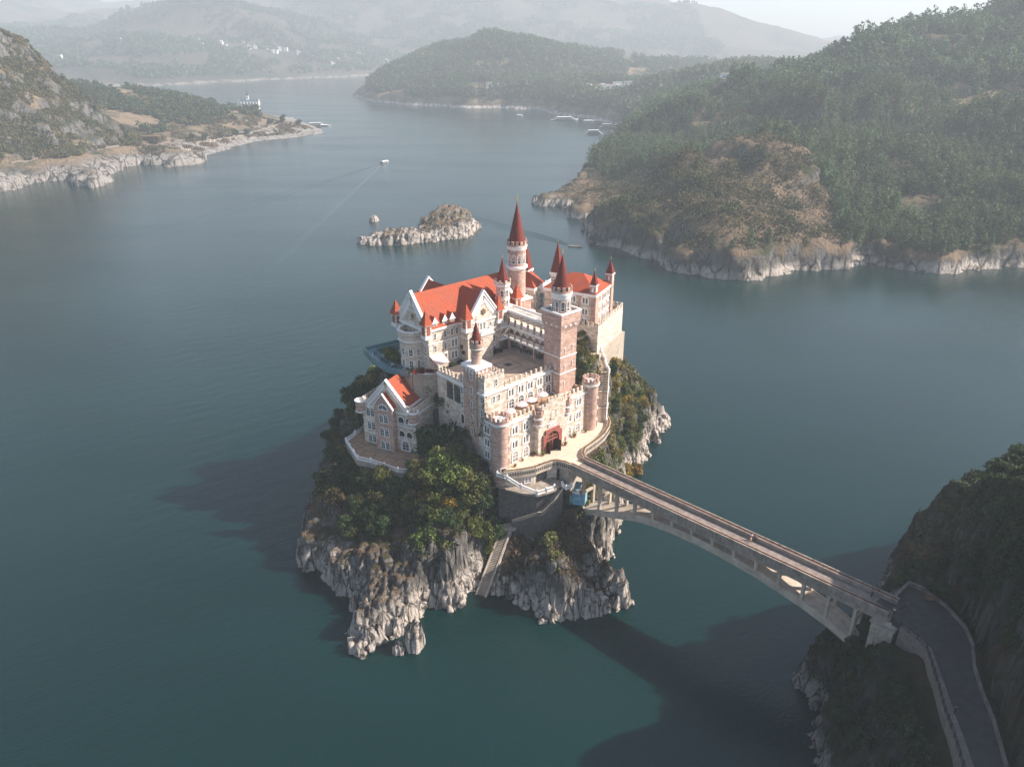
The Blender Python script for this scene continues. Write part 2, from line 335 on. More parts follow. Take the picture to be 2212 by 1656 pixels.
    def arc(s, cx, cy, ri, ro, A0, A1, z0, z1, mi):
        def q(r, a, z): return (cx + r * math.cos(a), cy + r * math.sin(a), z)
        u0, u1 = ro * A0, ro * A1
        s.face([q(ro, A0, z0), q(ro, A1, z0), q(ro, A1, z1), q(ro, A0, z1)], mi, [(u0, z0), (u1, z0), (u1, z1), (u0, z1)])
        s.face([q(ri, A1, z0), q(ri, A0, z0), q(ri, A0, z1), q(ri, A1, z1)], mi)
        s.face([q(ri, A0, z1), q(ro, A0, z1), q(ro, A1, z1), q(ri, A1, z1)], mi)
        s.face([q(ri, A0, z0), q(ro, A0, z0), q(ro, A0, z1), q(ri, A0, z1)], mi)
        s.face([q(ro, A1, z0), q(ri, A1, z0), q(ri, A1, z1), q(ro, A1, z1)], mi)
    def gable(s, a0, a1, b0, b1, z0, z1, axis='a', mi=0, over=0.0, th=0.25, ends=True, endm=None, ridge=None):
        """double-pitch roof as thick slabs; ridge along axis between the middle of the other axis"""
        if axis == 'a':
            c = (b0 + b1) / 2; sl = math.hypot(c - b0, z1 - z0)
            for bb, d in ((b0, 1), (b1, -1)):
                pts = [(a0, bb, z0), (a1, bb, z0), (a1, c, z1), (a0, c, z1)]
                if d < 0: pts = [pts[1], pts[0], pts[3], pts[2]]
                s.face(pts, mi, [(pts[0][0], 0), (pts[1][0], 0), (pts[2][0], sl), (pts[3][0], sl)])
        else:
            c = (a0 + a1) / 2; sl = math.hypot(c - a0, z1 - z0)
            for aa, d in ((a0, -1), (a1, 1)):
                pts = [(aa, b0, z0), (aa, b1, z0), (c, b1, z1), (c, b0, z1)]
                if d < 0: pts = [pts[1], pts[0], pts[3], pts[2]]
                s.face(pts, mi, [(pts[0][1], 0), (pts[1][1], 0), (pts[2][1], sl), (pts[3][1], sl)])
        return s
    def mesh(s, name, mats, off=(0, 0, 0), smooth=False):
        me = bpy.data.meshes.new(name)
        me.from_pydata([(x - off[0], y - off[1], z - off[2]) for x, y, z in s.v], [], s.f)
        for m in mats: me.materials.append(M[m] if isinstance(m, str) else m)
        me.polygons.foreach_set('material_index', s.m)
        lay = me.uv_layers.new(name='UVMap'); buf = []
        for f, uv in zip(s.f, s.uv):
            if uv: 
                for q in uv: buf += [q[0], q[1]]
                continue
            P = [s.v[i] for i in f]
            nx = ny = nz = 0.0
            for i in range(len(P)):
                a, b = P[i], P[(i + 1) % len(P)]
                nx += (a[1] - b[1]) * (a[2] + b[2]); ny += (a[2] - b[2]) * (a[0] + b[0]); nz += (a[0] - b[0]) * (a[1] + b[1])
            L_ = math.sqrt(nx * nx + ny * ny + nz * nz) or 1; nx, ny, nz = nx / L_, ny / L_, nz / L_
            if abs(nz) > 0.93:
                for p in P: buf += [p[0], p[1]]
            else:
                h = math.hypot(nx, ny) or 1; tx, ty = -ny / h, nx / h
                bx, by, bz = -nz * ty * 1.0, nz * tx * 1.0, nx * ty - ny * tx
                for p in P: buf += [p[0] * tx + p[1] * ty, (p[0] * bx + p[1] * by + p[2] * bz)]
        lay.data.foreach_set('uv', buf)
        if smooth: me.polygons.foreach_set('use_smooth', [True] * len(s.f))
        me.update(); return me
    def clusters(s, tol=0.04):
        B = np.array([[min(s.v[i][k] for i in f) - tol for k in range(3)] + [max(s.v[i][k] for i in f) + tol for k in range(3)] for f in s.f])
        n = len(B); lab = -np.ones(n, int); c = 0
        for i in range(n):
            if lab[i] >= 0: continue
            lab[i] = c; st = [i]
            while st:
                j = st.pop(); hit = (lab < 0) & (B[:, :3] <= B[j, 3:]).all(1) & (B[:, 3:] >= B[j, :3]).all(1)
                k = np.nonzero(hit)[0]; lab[k] = c; st += list(k)
            c += 1
        out = []
        for q in range(c):
            m = MB()
            for i in np.nonzero(lab == q)[0]: m.face([s.v[k] for k in s.f[i]], s.m[i], s.uv[i])
            out.append(m)
        return out
    def build(s, name, mats, T=None, smooth=False, parent=None, **kw):
        if name in SPLIT and T is not None and not kw.get('whole'):
            cl = s.clusters()
            if len(cl) > 1:
                for c in cl: o = c.build(name, mats, T, smooth, parent, whole=True)
                return o
        mats = [mats] if isinstance(mats, str) else mats
        off = T.off if T is not None else kw.get('off', (0, 0, 0))
        o = bpy.data.objects.new(name, s.mesh(name, mats, off, smooth)); col.objects.link(o)
        if parent is not None: o.parent = parent
        elif T is not None: o.parent = T.e
        return o

# ------------------------------------------------------------------ windows, doors, balustrades, finials
def arch_pts(w, h, z0=0.0, x0=0.0, n=9, flat=False):
    r = w / 2
    if flat: return [(x0 - r, z0)] + [(x0 - r + w * i / n, z0 + h) for i in range(n + 1)] + [(x0 + r, z0)]
    return [(x0 - r, z0)] + [(x0 - r * math.cos(math.pi * i / n), z0 + h - r + r * math.sin(math.pi * i / n)) for i in range(n + 1)] + [(x0 + r, z0)]
def plate(mb, pts, y, mi=0, yb=0.05):
    mb.face([(x, y, z) for x, z in pts[::-1]][::-1] if False else [(x, y, z) for x, z in reversed(pts)], mi)
    n = len(pts)
    for i in range(n):
        (x0, z0), (x1, z1) = pts[i], pts[(i + 1) % n]
        mb.face([(x0, y, z0), (x1, y, z1), (x1, yb, z1), (x0, yb, z0)], mi)
def ringp(mb, outer, inner, y, mi=0, yb=0.02):
    n = len(outer)
    for i in range(n):
        j = (i + 1) % n
        o0, o1, i0, i1 = outer[i], outer[j], inner[i], inner[j]
        mb.face([(i0[0], y, i0[1]), (i1[0], y, i1[1]), (o1[0], y, o1[1]), (o0[0], y, o0[1])][::-1], mi)
        mb.face([(o0[0], y, o0[1]), (o1[0], y, o1[1]), (o1[0], yb, o1[1]), (o0[0], yb, o0[1])], mi)
        mb.face([(i1[0], y, i1[1]), (i0[0], y, i0[1]), (i0[0], yb, i0[1]), (i1[0], yb, i1[1])], mi)
def bar(mb, x0, x1, z0, z1, y=-0.10, mi=0): mb.box(x0, x1, y, 0.0, z0, z1, mi)
WK = {}
def window_mesh(kind):
    if kind in WK: return WK[kind]
    f, g = MB(), MB()
    def single(x0, z0, w, h, flat=False, fy=-0.13, gy=-0.035, fw=0.13, bars=True):
        o = arch_pts(w, h, z0, x0, flat=flat); i_ = arch_pts(w - 2 * fw, h - 2 * fw if flat else h - fw * 2, z0 + fw, x0, flat=flat)
        ringp(f, o, i_, fy)
        plate(g, i_, gy)
        if bars:
            bar(f, x0 - w / 2 + fw, x0 + w / 2 - fw, z0 + h * 0.32, z0 + h * 0.32 + 0.07, fy + .04)
            bar(f, x0 - 0.03, x0 + 0.03, z0 + h * 0.32, z0 + h - fw, fy + .05)
    if kind == 'arch': single(0, -1.0, 1.0, 2.0)
    elif kind == 'small': single(0, -0.8, 0.85, 1.6)
    elif kind == 'tall': single(0, -1.3, 1.05, 2.7)
    elif kind == 'rect': single(0, -1.0, 1.0, 2.0, flat=True)
    elif kind == 'slit': single(0, -0.7, 0.34, 1.4, flat=True, bars=False, fw=0.08)
    elif kind == 'rect2':
        o = arch_pts(2.5, 2.4, -1.2, 0, flat=True); i_ = arch_pts(2.25, 2.15, -1.08, 0, flat=True)
        ringp(f, o, i_, -0.14); plate(f, i_, -0.02)
        for x in (-0.55, 0.55): single(x, -0.95, 0.8, 1.9, flat=True, fy=-0.12, gy=-0.05, fw=0.07)
    elif kind == 'double':
        o = arch_pts(2.35, 2.9, -1.35); i_ = arch_pts(2.0, 2.6, -1.22)
        ringp(f, o, i_, -0.2); plate(f, i_, -0.03)
        for x in (-0.46, 0.46): single(x, -1.05, 0.72, 1.95, fy=-0.10, gy=-0.06, fw=0.08)
    elif kind in ('fan', 'fandark'):
        o = arch_pts(2.3, 3.1, -1.5); i_ = arch_pts(1.9, 2.8, -1.4); ringp(f, o, i_, -0.2)
        j = arch_pts(1.55, 2.55, -1.3); ringp(f, i_, j, -0.08); plate(g, j, -0.03)
        bar(f, -0.78, 0.78, 0.42, 0.5, -.09); bar(f, -0.78, 0.78, -0.5, -0.42, -.09); bar(f, -0.04, 0.04, -1.3, 1.2, -.08)
        for a in (45, 135):
            c, s_ = math.cos(R(a)), math.sin(R(a)); f.face([(-.03, -.09, .5), (.03, -.09, .5), (.03 + c * .7, -.09, .5 + s_ * .7), (-.03 + c * .7, -.09, .5 + s_ * .7)], 0)
    elif kind == 'pair':
        for x in (-0.72, 0.72):
            o = arch_pts(1.4, 2.5, -1.25, x); i_ = arch_pts(1.14, 2.24, -1.12, x); ringp(f, o, i_, -0.13); plate(g, i_, -0.04)
            bar(f, x - .57, x + .57, 0.45, .52, -.09); bar(f, x - .57, x + .57, -0.35, -.29, -.09); bar(f, x - .03, x + .03, -1.1, 1.05, -.085)
    elif kind == 'semi':
        o = [(-1.6, -.1)] + [(-1.6 * math.cos(math.pi * i / 12), 1.6 * math.sin(math.pi * i / 12)) for i in range(13)] + [(1.6, -.1)]
        i_ = [(x * .86, max(z * .86, 0.08)) for x, z in o]; ringp(f, o, i_, -.15); plate(g, i_, -.04)
        bar(f, -.05, .05, 0, 1.35, -.09)
        for a in (45, 135):
            c, s_ = math.cos(R(a)), math.sin(R(a)); f.face([(-.04, -.09, 0), (.04, -.09, 0), (.04 + c * 1.3, -.09, s_ * 1.3), (-.04 + c * 1.3, -.09, s_ * 1.3)], 0)
    elif kind == 'loggia':
        o = arch_pts(2.0, 3.0, -1.5); i_ = arch_pts(1.7, 2.7, -1.42); ringp(f, o, i_, -0.15); plate(g, i_, -0.03)  # the plate is a dark sheet standing in for shade inside the open arch
        bar(f, -.85, .85, -.62, -.5, -.16); bar(f, -.85, .85, -1.42, -1.32, -.16)
        for k in range(7): bar(f, -.75 + k * .25 - .05, -.75 + k * .25 + .05, -1.35, -.55, -.12)
    elif kind == 'glazed':
        o = arch_pts(2.4, 4.6, -2.3, flat=True); i_ = arch_pts(2.2, 4.4, -2.2, flat=True); ringp(f, o, i_, -.08); plate(g, i_, -.03)
        for z in (-1.1, 0, 1.1): bar(f, -1.1, 1.1, z - .04, z + .04, -.07)
        bar(f, -.04, .04, -2.2, 2.2, -.075)
    elif kind == 'slot':
        plate(g, arch_pts(.5, 1.3, -.65), -0.03); ringp(f, arch_pts(.62, 1.42, -.71), arch_pts(.5, 1.3, -.65), -.06)
    elif kind == 'door':
        o = arch_pts(1.5, 2.6, 0, flat=True); i_ = arch_pts(1.2, 2.45, 0, flat=True); ringp(f, o, i_, -.14); plate(g, i_, -.05)
    fm = {'glazed': 'dark', 'slot': 'white'}.get(kind, 'white')
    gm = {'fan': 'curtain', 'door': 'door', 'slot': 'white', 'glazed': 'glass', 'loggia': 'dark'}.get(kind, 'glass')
    WK[kind] = (f.mesh('window_' + kind, [fm]), g.mesh('pane_' + kind, [gm])); return WK[kind]
FACE = {'f': 0.0, 'l': -90.0, 'r': 90.0, 'k': 180.0}
def win(T, kind, a, b, z, face='f', name='window', sub='pane'):
    f, g = window_mesh(kind)
    o = bpy.data.objects.new(name, f); col.objects.link(o); o.parent = T.e
    o.location = (a - T.off[0], b - T.off[1], z - T.off[2])
    o.rotation_euler = (0, 0, R(FACE[face] if isinstance(face, str) else face))
    p = bpy.data.objects.new(sub, g); col.objects.link(p); p.parent = o
    return o
def finial(T, x, y, z, s=1.0, name='finial'):
    m = MB(); m.lathe(x, y, [(0.02, z - .3 * s), (.07 * s, z - .1 * s), (.07 * s, z + .15 * s)], 8)
    for i, (dz, r) in enumerate(((.42, .26), (.95, .2), (1.4, .14))): m.sphere(x, y, z + dz * s, r * s, 0, 8)
    m.lathe(x, y, [(.04 * s, z + .1 * s), (.035 * s, z + 1.5 * s), (0.0, z + 2.4 * s)], 6)
    return m.build(name, 'gold', T, smooth=True)
def balustrade(T, pts, h=1.0, mat='white', post_every=3.5, closed=False, name='baluster_row'):
    """pts: (x, y, z) in the thing's frame; rails + balusters as one part, each post a part"""
    m = MB(); posts = []
    P = list(pts) + ([pts[0]] if closed else [])
    for q0, q1 in zip(P, P[1:]):
        L_ = math.dist(q0[:2], q1[:2]); 
        if L_ < 0.05: continue
        m.obox(q0[:2], q1[:2], .26, q0[2], q0[2] + .14, 0, None, q1[2], q1[2] + .14)
        m.obox(q0[:2], q1[:2], .24, q0[2] + h - .14, q0[2] + h, 0, None, q1[2] + h - .14, q1[2] + h)
        k = max(2, int(L_ / .28))
        for i in range(k):
            t = (i + .5) / k; x, y, z = [q0[j] + (q1[j] - q0[j]) * t for j in range(3)]
            m.lathe(x, y, [(.05, z + .14), (.085, z + .35), (.04, z + h - .3), (.06, z + h - .14)], 5)
        k = max(1, round(L_ / post_every))
        for i in range(k): t = i / k; posts.append(tuple(q0[j] + (q1[j] - q0[j]) * t for j in range(3)))
    if not closed: posts.append(P[-1])
    o = m.build(name, mat, T)
    for x, y, z in posts:
        p = MB(); p.box(x - .2, x + .2, y - .2, y + .2, z, z + h + .05); p.box(x - .26, x + .26, y - .26, y + .26, z + h + .05, z + h + .15)
        p.sphere(x, y, z + h + .33, .19, 0, 8); p.build('post', mat, T)
    return o
# ================================================================== CASTLE
def band(m, a0, a1, b0, b1, z0, z1, p=0.18, mi=0):
    """string course round a box-shaped wall, standing p proud"""
    m.box(a0 - p, a1 + p, b0 - p, b1 + p, z0, z1, mi)
# ---- gatehouse -----------------------------------------------------
T = Thing('castle_gatehouse', 'beige stone gatehouse block with red arched gate and parasol terrace behind the plaza', 'castle gatehouse', F1, 14, 2.7, 24)
m = MB()
m.box(-1.5, 30, 2.7, 8.31, 20, 35.5, 0, 1)               # lower block, terrace on top
m.box(-1.5, 26.3, 8.3, 27.2, 18, 41.95, 0, 2)            # upper block, courtyard on top
m.build('wall', ['stone', 'tan', 'court'], T)
m = MB(); m.box(-1.4, 5.0, 8.36, 12.3, 41.95, 45.6, 0, 1)
m.merlons((-1.3, 8.5), (4.9, 8.5), 45.6, .9, .3, .6, .5, 0, None, .45); m.merlons((-1.3, 8.5), (-1.3, 12.1), 45.6, .9, .3, .6, .5, 0, None, .45)
m.merlons((4.85, 8.6), (4.85, 16), 45.0, .9, .3, .6, .5, 0, None, .5); m.box(4.7, 5.0, 12.3, 16.2, 41.95, 45.0)
m.build('roof_chamber', ['stone', 'flatroof'], T)
m = MB()
m.merlons((2.2, 2.88), (9.8, 2.88), 35.5, 1.25, .36, .6, .95, 0, None, .8)
m.merlons((20.8, 2.88), (28.9, 2.88), 35.5, 1.25, .36, .6, .95, 0, None, .8)
m.merlons((-1.32, 4.9), (-1.32, 8.2), 35.5, 1.25, .36, .6, .95, 0, None, .8)
m.merlons((5.2, 8.48), (21.2, 8.48), 41.95, 1.15, .4, .5, 1.25, 0, None, .7)
m.merlons((-1.32, 16.2), (-1.32, 27), 41.95, 1.25, .36, .6, .9, 0, None, .8)
m.build('battlement', 'stone', T)
m = MB()
m.box(-1.75, 9.9, 2.45, 2.7, 35.05, 35.5); m.box(20.6, 30, 2.45, 2.7, 35.05, 35.5)
m.box(-1.8, 21.4, 7.95, 8.3, 41.6, 42.15); m.box(-1.85, -1.5, 8.3, 10.8, 41.6, 42.15); m.box(-1.7, -1.5, 2.7, 8.3, 34.9, 35.3)
m.box(-1.75, -1.5, 15.8, 27.2, 41.5, 42.1)
m.build('cornice', 'white', T)
# projecting gate bay
m = MB(); m.box(9.9, 20.6, 1.1, 2.72, 20, 33.4); m.box(10.9, 19.6, 0.95, 2.72, 33.4, 37.0)
m.box(13.0, 17.0, 0.97, 1.4, 37.0, 38.3); m.merlons((13.0, 1.15), (17.0, 1.15), 38.3, .8, .33, .6, .5)
m.merlons((10.9, 1.12), (12.8, 1.12), 37.0, .8, .33, .6, .5); m.merlons((17.2, 1.12), (19.5, 1.12), 37.0, .8, .33, .6, .5)
g = m.build('gate_bay', 'stone', T)
m = MB(); m.box(9.75, 10.6, .95, 1.3, 33.3, 33.7); m.box(19.9, 20.75, .95, 1.3, 33.3, 33.7)
o = arch_pts(2.0, 2.6, 33.0, 15.0); i_ = arch_pts(1.6, 2.3, 33.15, 15.0)
m2 = MB(); ringp(m2, o, i_, -0.12); plate(m2, i_, -0.01); m2.v = [(x, y + .95, z) for x, y, z in m2.v]
m.v += []; m.build('corbel', 'white', T); m2.build('blind_arch', 'stone', T)
# red granite gate surround, flat dark plate painted as the gateway's shade, half-open doors
m = MB()
o = [(-3.3, 0), (-3.3, 5.2), (-2.5, 5.2), (-2.5, 6.3), (-1.2, 6.3), (0, 6.3), (1.2, 6.3), (2.5, 6.3), (2.5, 5.2), (3.3, 5.2), (3.3, 0)]
i_ = [(-2.25, 0), (-2.25, 3.2), (-2.0, 4.3), (-1.5, 4.95), (-.8, 5.35), (0, 5.5), (.8, 5.35), (1.5, 4.95), (2.0, 4.3), (2.25, 3.2), (2.25, 0)]
ringp(m, o, i_, -.45, 0, 0); m.v = [(x + 14.6, y + 1.1, z + 24) for x, y, z in m.v]; gt = m.build('gate_surround', 'red', T)
m = MB(); plate(m, i_, -.02, 0); m.v = [(x + 14.6, y + 1.1, z + 24) for x, y, z in m.v]; m.build('gate_shade_plate', 'door', T)
m = MB()
for x in (13.1, 14.7, 16.3): m.box(x - .09, x + .09, .88, 1.07, 24, 28.9)
m.box(12.5, 16.7, .86, 1.07, 27.0, 27.3); m.box(12.7, 16.5, .84, 1.07, 28.0, 28.25); m.build('gate_frame', 'red', T)
m = MB(); m.box(16.0, 16.12, -.9, 1.0, 24, 27); m.box(12.7, 12.82, -.4, 1.0, 24, 27); m.build('gate_leaf', 'door', T)
m = MB(); m.box(13.2, 16.0, .88, .95, 30.9, 31.9); sg = m.build('sign_board', 'white', T)
m = MB()                                                  # three-character name sign (painted strokes)
def stroke(x0, z0, x1, z1, w=.055):
    dx, dz = x1 - x0, z1 - z0; L_ = math.hypot(dx, dz); nx, nz = -dz / L_ * w, dx / L_ * w
    m.face([(x0 - nx, .872, z0 - nz), (x1 - nx, .872, z1 - nz), (x1 + nx, .872, z1 + nz), (x0 + nx, .872, z0 + nz)])
for cx, S in ((13.65, ((-.3, .25, .3, .25), (-.18, .1, .18, .1), (0, .38, 0, .25), (-.2, 0, .2, 0), (-.2, -.3, -.2, 0), (.2, -.3, .2, 0), (-.2, -.3, .2, -.3))),
              (14.6, ((-.32, .3, -.1, .3), (-.2, .3, -.32, -.3), (-.32, 0, -.12, 0), (.02, .33, .32, .33), (.16, .33, .16, -.3), (0, .1, .33, .1), (.0, -.3, .33, -.3), (0, -.1, .3, -.1))),
              (15.55, ((-.3, .35, -.3, -.35), (-.3, .35, -.12, .2), (0, .3, .3, .3), (.15, .38, .15, .3), (.02, .1, .3, .1), (-.05, -.05, .34, -.05), (.1, -.05, -.02, -.33), (.22, -.05, .22, -.3), (.22, -.3, .35, -.25)))):
    for x0, z0, x1, z1 in S: stroke(cx + x0, 31.4 + z0, cx + x1, 31.4 + z1)
m.build('sign_character', 'pattern', T, parent=sg)
bpy.data.objects[-1] if False else None
# the characters are children of the board: give them the thing's own space
for o_ in list(sg.children): o_.matrix_parent_inverse.identity()
# bartizans flanking the gate bay
for (x, y) in ((10.3, 1.6), (20.3, 1.8)):
    m = MB(); m.lathe(x, y, [(.15, 31.2), (1.25, 32.5)], 20); m.cyl(x, y, 1.32, 1.32, 32.5, 32.85, 20, 0); m.cyl(x, y, 1.4, 1.4, 34.2, 34.6, 20, 0)
    b_ = m.build('bartizan_moulding', 'white', T)
    m = MB(); m.cyl(x, y, 1.2, 1.2, 32.85, 35.3, 20, 0); m.ringmerlons(x, y, 1.32, 35.3, .9, 7, .25, 0, .35, 20); m.build('bartizan', 'pink', T)
# round corner towers
for (x, y, zb, r, zt) in ((-1.1, 3.0, 19.5, 2.15, 37.0), (30.8, 3.0, 21.0, 2.0, 37.6)):
    m = MB(); m.cyl(x, y, r, r, zb, zt, 36, 0, cap=False); m.ringmerlons(x, y, r + .28, zt - .1, 1.0, 12, .5, 0, .62, 36, .55)
    t_ = m.build('round_tower', 'pink', T)
    m = MB(); m.cyl(x, y, r + .12, r + .3, zt - .9, zt - .5, 36); m.cyl(x, y, r + .38, r + .38, zt - .5, zt - .08, 36)
    m.build('tower_cornice', 'white', T)
    m = MB(); m.cyl(x, y, r - .05, 0.05, zt + .35, zt + .7, 12, 0); m.build('skylight', 'white', T)
    for a in range(6):
        A = R(a * 60 + 15)
        m = MB(); m.obox((x, y), (x + (r - .1) * math.cos(A), y + (r - .1) * math.sin(A)), .05, zt + .72, zt + .77, 0, None, zt + .4, zt + .45)
        m.build('skylight_bar', 'concrete', T)
win(T, 'door', -2.0, .92, 22.6, -22, 'door', 'door_leaf')
for z in (26, 29.3, 32.4): win(T, 'rect', .35, 1.38, z, 42)
for z in (25.6, 28.9, 32.1): win(T, 'rect', 32.1, 1.45, z, 42)
for a, zs in ((3.3, (33.0, 29.1)), (7.0, (33.0, 29.3)), (22.4, (33.4, 29.7)), (25.9, (33.5, 29.6))):
    for z in zs: win(T, 'double', a, 2.7, z)
for a in (3.4, 7.0, 22.4, 25.8): win(T, 'fan', a, 2.7, 25.65)
for a in (1.4, 3.1): win(T, 'arch', a, 8.3, 40.0)
for a in (7.1, 10.4, 13.6, 16.9, 20.0): win(T, 'double', a, 8.3, 40.1)
for a in (7.2, 10.4, 13.6, 17.0, 20.1): win(T, 'fandark', a, 8.3, 36.9)
win(T, 'rect', 2.3, 8.36, 44.2)
for z in (40.4, 36.8): win(T, 'arch', -1.5, 9.3, z, 'l')
for z in (33.0, 29.5, 26.1): win(T, 'double', -1.5, 7.4, z, 'l')
for z in (44.3, 40.4, 36.5): win(T, 'tall' if z > 44 else 'arch', -1.5 - (.02 if z > 44 else 0), 16.9, z - .6 if z > 44 else z, 'l')
win(T, 'door', -1.5, 16.9, 31.2, 'l', 'door', 'door_leaf')
for b_ in (18.9, 21.9): win(T, 'glazed', -1.5, b_, 38.6, 'l')
m = MB(); m.box(-2.3, -1.5, 4.8, 26, 17.5, 24.2) if False else None
# creeper on the shaded left wall is in the vegetation section
# stone inlays of courtyard and terrace (flat slabs a few millimetres proud)
m = MB()
def rectline(x0, x1, y0, y1, z, w=.16):
    m.box(x0, x1, y0, y0 + w, z - .02, z + .008); m.box(x0, x1, y1 - w, y1, z - .02, z + .008)
    m.box(x0, x0 + w, y0 + w, y1 - w, z - .02, z + .008); m.box(x1 - w, x1, y0 + w, y1 - w, z - .02, z + .008)
rectline(9.9, 21.6, 12.4, 24.2, 41.95); rectline(12.6, 18.2, 15.6, 21.3, 41.95); m.box(14.4, 16.3, 17.6, 19.5, 41.93, 41.96)
rectline(3.6, 6, 4.4, 6.6, 35.5, .1); rectline(8.5, 10.0, 4.0, 5.2, 35.5, .1); rectline(17.6, 19.2, 4.8, 6.2, 35.5, .1); rectline(13.2, 14.4, 4.0, 5.0, 35.5, .1)
m.build('floor_inlay', 'pattern', T)
m = MB(); m.box(10.3, 19.7, .96, 1.09, 24, 24.9) if False else m.box(-1.5, 9.9, 2.62, 2.7, 24, 24.6); m.box(20.6, 28.9, 2.62, 2.7, 24, 24.6)
m.build('plinth', 'concrete', T)
m = MB(); m.box(19.4, 19.85, 1.02, 1.1, 24.9, 25.9); m.build('notice_plate', 'red', T)
for b_ in (8.05,):
    m = MB(); m.cyl(-1.62, 8.1, .07, .07, 42.6, 45.4, 8); m.cyl(-1.62, 5.6, .07, .07, 24, 35, 8); m.build('drainpipe', 'white', T)

# ---- square bell tower --------------------------------------------
T = Thing('square_tower', 'tall square pink brick tower with round belvedere and dark red cone roof', 'tower', F1, 24.4, 8.5, 35.5)
m = MB(); m.box(21.5, 27.3, 5.5, 11.5, 22, 54.0, 0)
# corbelled head
for i in range(4):
    (x0, x1, y0, y1) = (21.5, 27.3, 5.5, 11.5); p = .55
P0 = [(21.5, 5.5), (27.3, 5.5), (27.3, 11.5), (21.5, 11.5)]; P1 = [(20.95, 4.95), (27.85, 4.95), (27.85, 12.05), (20.95, 12.05)]
for i in range(4):
    j = (i + 1) % 4
    m.face([(*P0[i], 53.0), (*P0[j], 53.0), (*P1[j], 55.0), (*P1[i], 55.0)])
    m.face([(*P1[i], 55.0), (*P1[j], 55.0), (*P1[j], 57.6), (*P1[i], 57.6)])
m.face([(x, y, 57.4) for x, y in P1]); m.build('shaft', 'pink', T)
m = MB()
for (x0, x1, y0, y1) in ((20.8, 28.0, 4.8, 5.15), (20.8, 28.0, 11.85, 12.2), (20.8, 21.15, 5.15, 11.85), (27.65, 28.0, 5.15, 11.85)): m.box(x0, x1, y0, y1, 57.55, 58.05)
for z in (45.9, 41.4, 35.5): 
    for (x0, x1, y0, y1) in ((21.38, 27.42, 5.38, 5.5), (21.38, 21.5, 5.5, 11.5), (27.3, 27.42, 5.5, 11.5)): m.box(x0, x1, y0, y1, z, z + .28)
m.build('string_course', 'white', T)
m = MB(); m.box(21.16, 27.64, 5.16, 11.84, 57.42, 57.46); m.build('deck', 'concrete', T)
m = MB(); m.cyl(24.4, 8.5, 2.3, 2.3, 57.45, 61.2, 36, 0, cap=False); m.cyl(24.4, 8.5, 2.3, 2.55, 61.2, 62.6, 36, 0)
m.ringmerlons(24.4, 8.5, 2.62, 62.5, 1.05, 11, .3, 0, .5, 33); m.build('belvedere', 'pink', T)
m = MB(); m.cyl(24.4, 8.5, 2.42, 2.42, 60.85, 61.25, 36); m.cyl(24.4, 8.5, 2.55, 2.6, 61.25, 62.0, 36); m.cyl(24.4, 8.5, 2.72, 2.72, 62.0, 62.5, 36); m.build('belvedere_cornice', 'white', T)
m = MB(); m.cone(24.4, 8.5, 2.42, 62.7, 72.0, 36); m.build('cone_roof', 'cone', T)
finial(T, 24.4, 8.5, 71.9)
for k in range(10):
    A = 2 * math.pi * k / 10 - math.pi / 2 - R(42 - 45 + 3); win(T, 'tall', 24.4 + 2.28 * math.cos(A), 8.5 + 2.28 * math.sin(A), 59.1, math.degrees(A) + 90)
for i, (f, c) in enumerate((('f', 5.18), ('l', 21.18))):
    for d in (-1.8, 0, 1.8):
        if f == 'f': win(T, 'slot', 24.4 + d, 5.08, 54.9, 'f', 'machicolation', 'slot_back')
        else: win(T, 'slot', 21.08, 8.5 + d, 54.9, 'l', 'machicolation', 'slot_back')
for z in (51.0 - 3.3, 43.2, 38.5):
    win(T, 'slit', 23.1, 5.5, z, 'f'); win(T, 'slit', 21.5, 7.2, z, 'l'); win(T, 'slit', 21.5, 9.8, z, 'l') if z < 45 else None
    if z > 42: win(T, 'slit', 25.9, 5.5, z + .4, 'f')
win(T, 'slit', 21.5, 9.8, 48.2, 'l')

# ---- corner stair tower with small turret ---------------------------
T = Thing('stair_tower', 'narrow brown brick stair tower topped by a small round turret with red cone', 'tower', F1, .5, 13.3, 24)
m = MB(); m.box(-1.95, 2.5, 10.85, 15.7, 18, 47.6); m.build('shaft', 'pink', T)
m = MB(); m.box(-2.35, 2.9, 10.45, 16.1, 47.6, 48.25); m.build('cap_slab', 'white', T)
m = MB(); m.cyl(.4, 13.3, 1.3, 1.3, 48.25, 51.4, 28, 0, cap=False); m.cyl(.4, 13.3, 1.3, 1.62, 51.4, 52.4, 28, 0, cap=False); m.cyl(.4, 13.3, 1.62, 1.62, 52.4, 53.2, 28)
m.ringmerlons(.4, 13.3, 1.68, 53.1, .95, 8, .25, 0, .45, 24); m.build('turret', 'pink', T)
m = MB(); m.cyl(.4, 13.3, 1.7, 1.7, 52.2, 52.4, 28); m.build('turret_band', 'white', T)
m = MB(); m.cone(.4, 13.3, 1.5, 53.3, 59.2, 28); m.build('cone_roof', 'cone', T); finial(T, .4, 13.3, 59.1, .45)
for z in (45.7, 42.0, 38.2, 34.5, 30.8, 27.1): win(T, 'arch', -1.95, 12.6, z, 'l')
for b_ in (11.7, 13.0, 14.3): win(T, 'slot', -1.97, b_ + .2, 46.9, 'l', 'machicolation', 'slot_back').scale = (.8, 1, .7)
for a in (-.9, .3, 1.5): win(T, 'slot', a, 10.83, 46.9, 'f', 'machicolation', 'slot_back').scale = (.8, 1, .7)

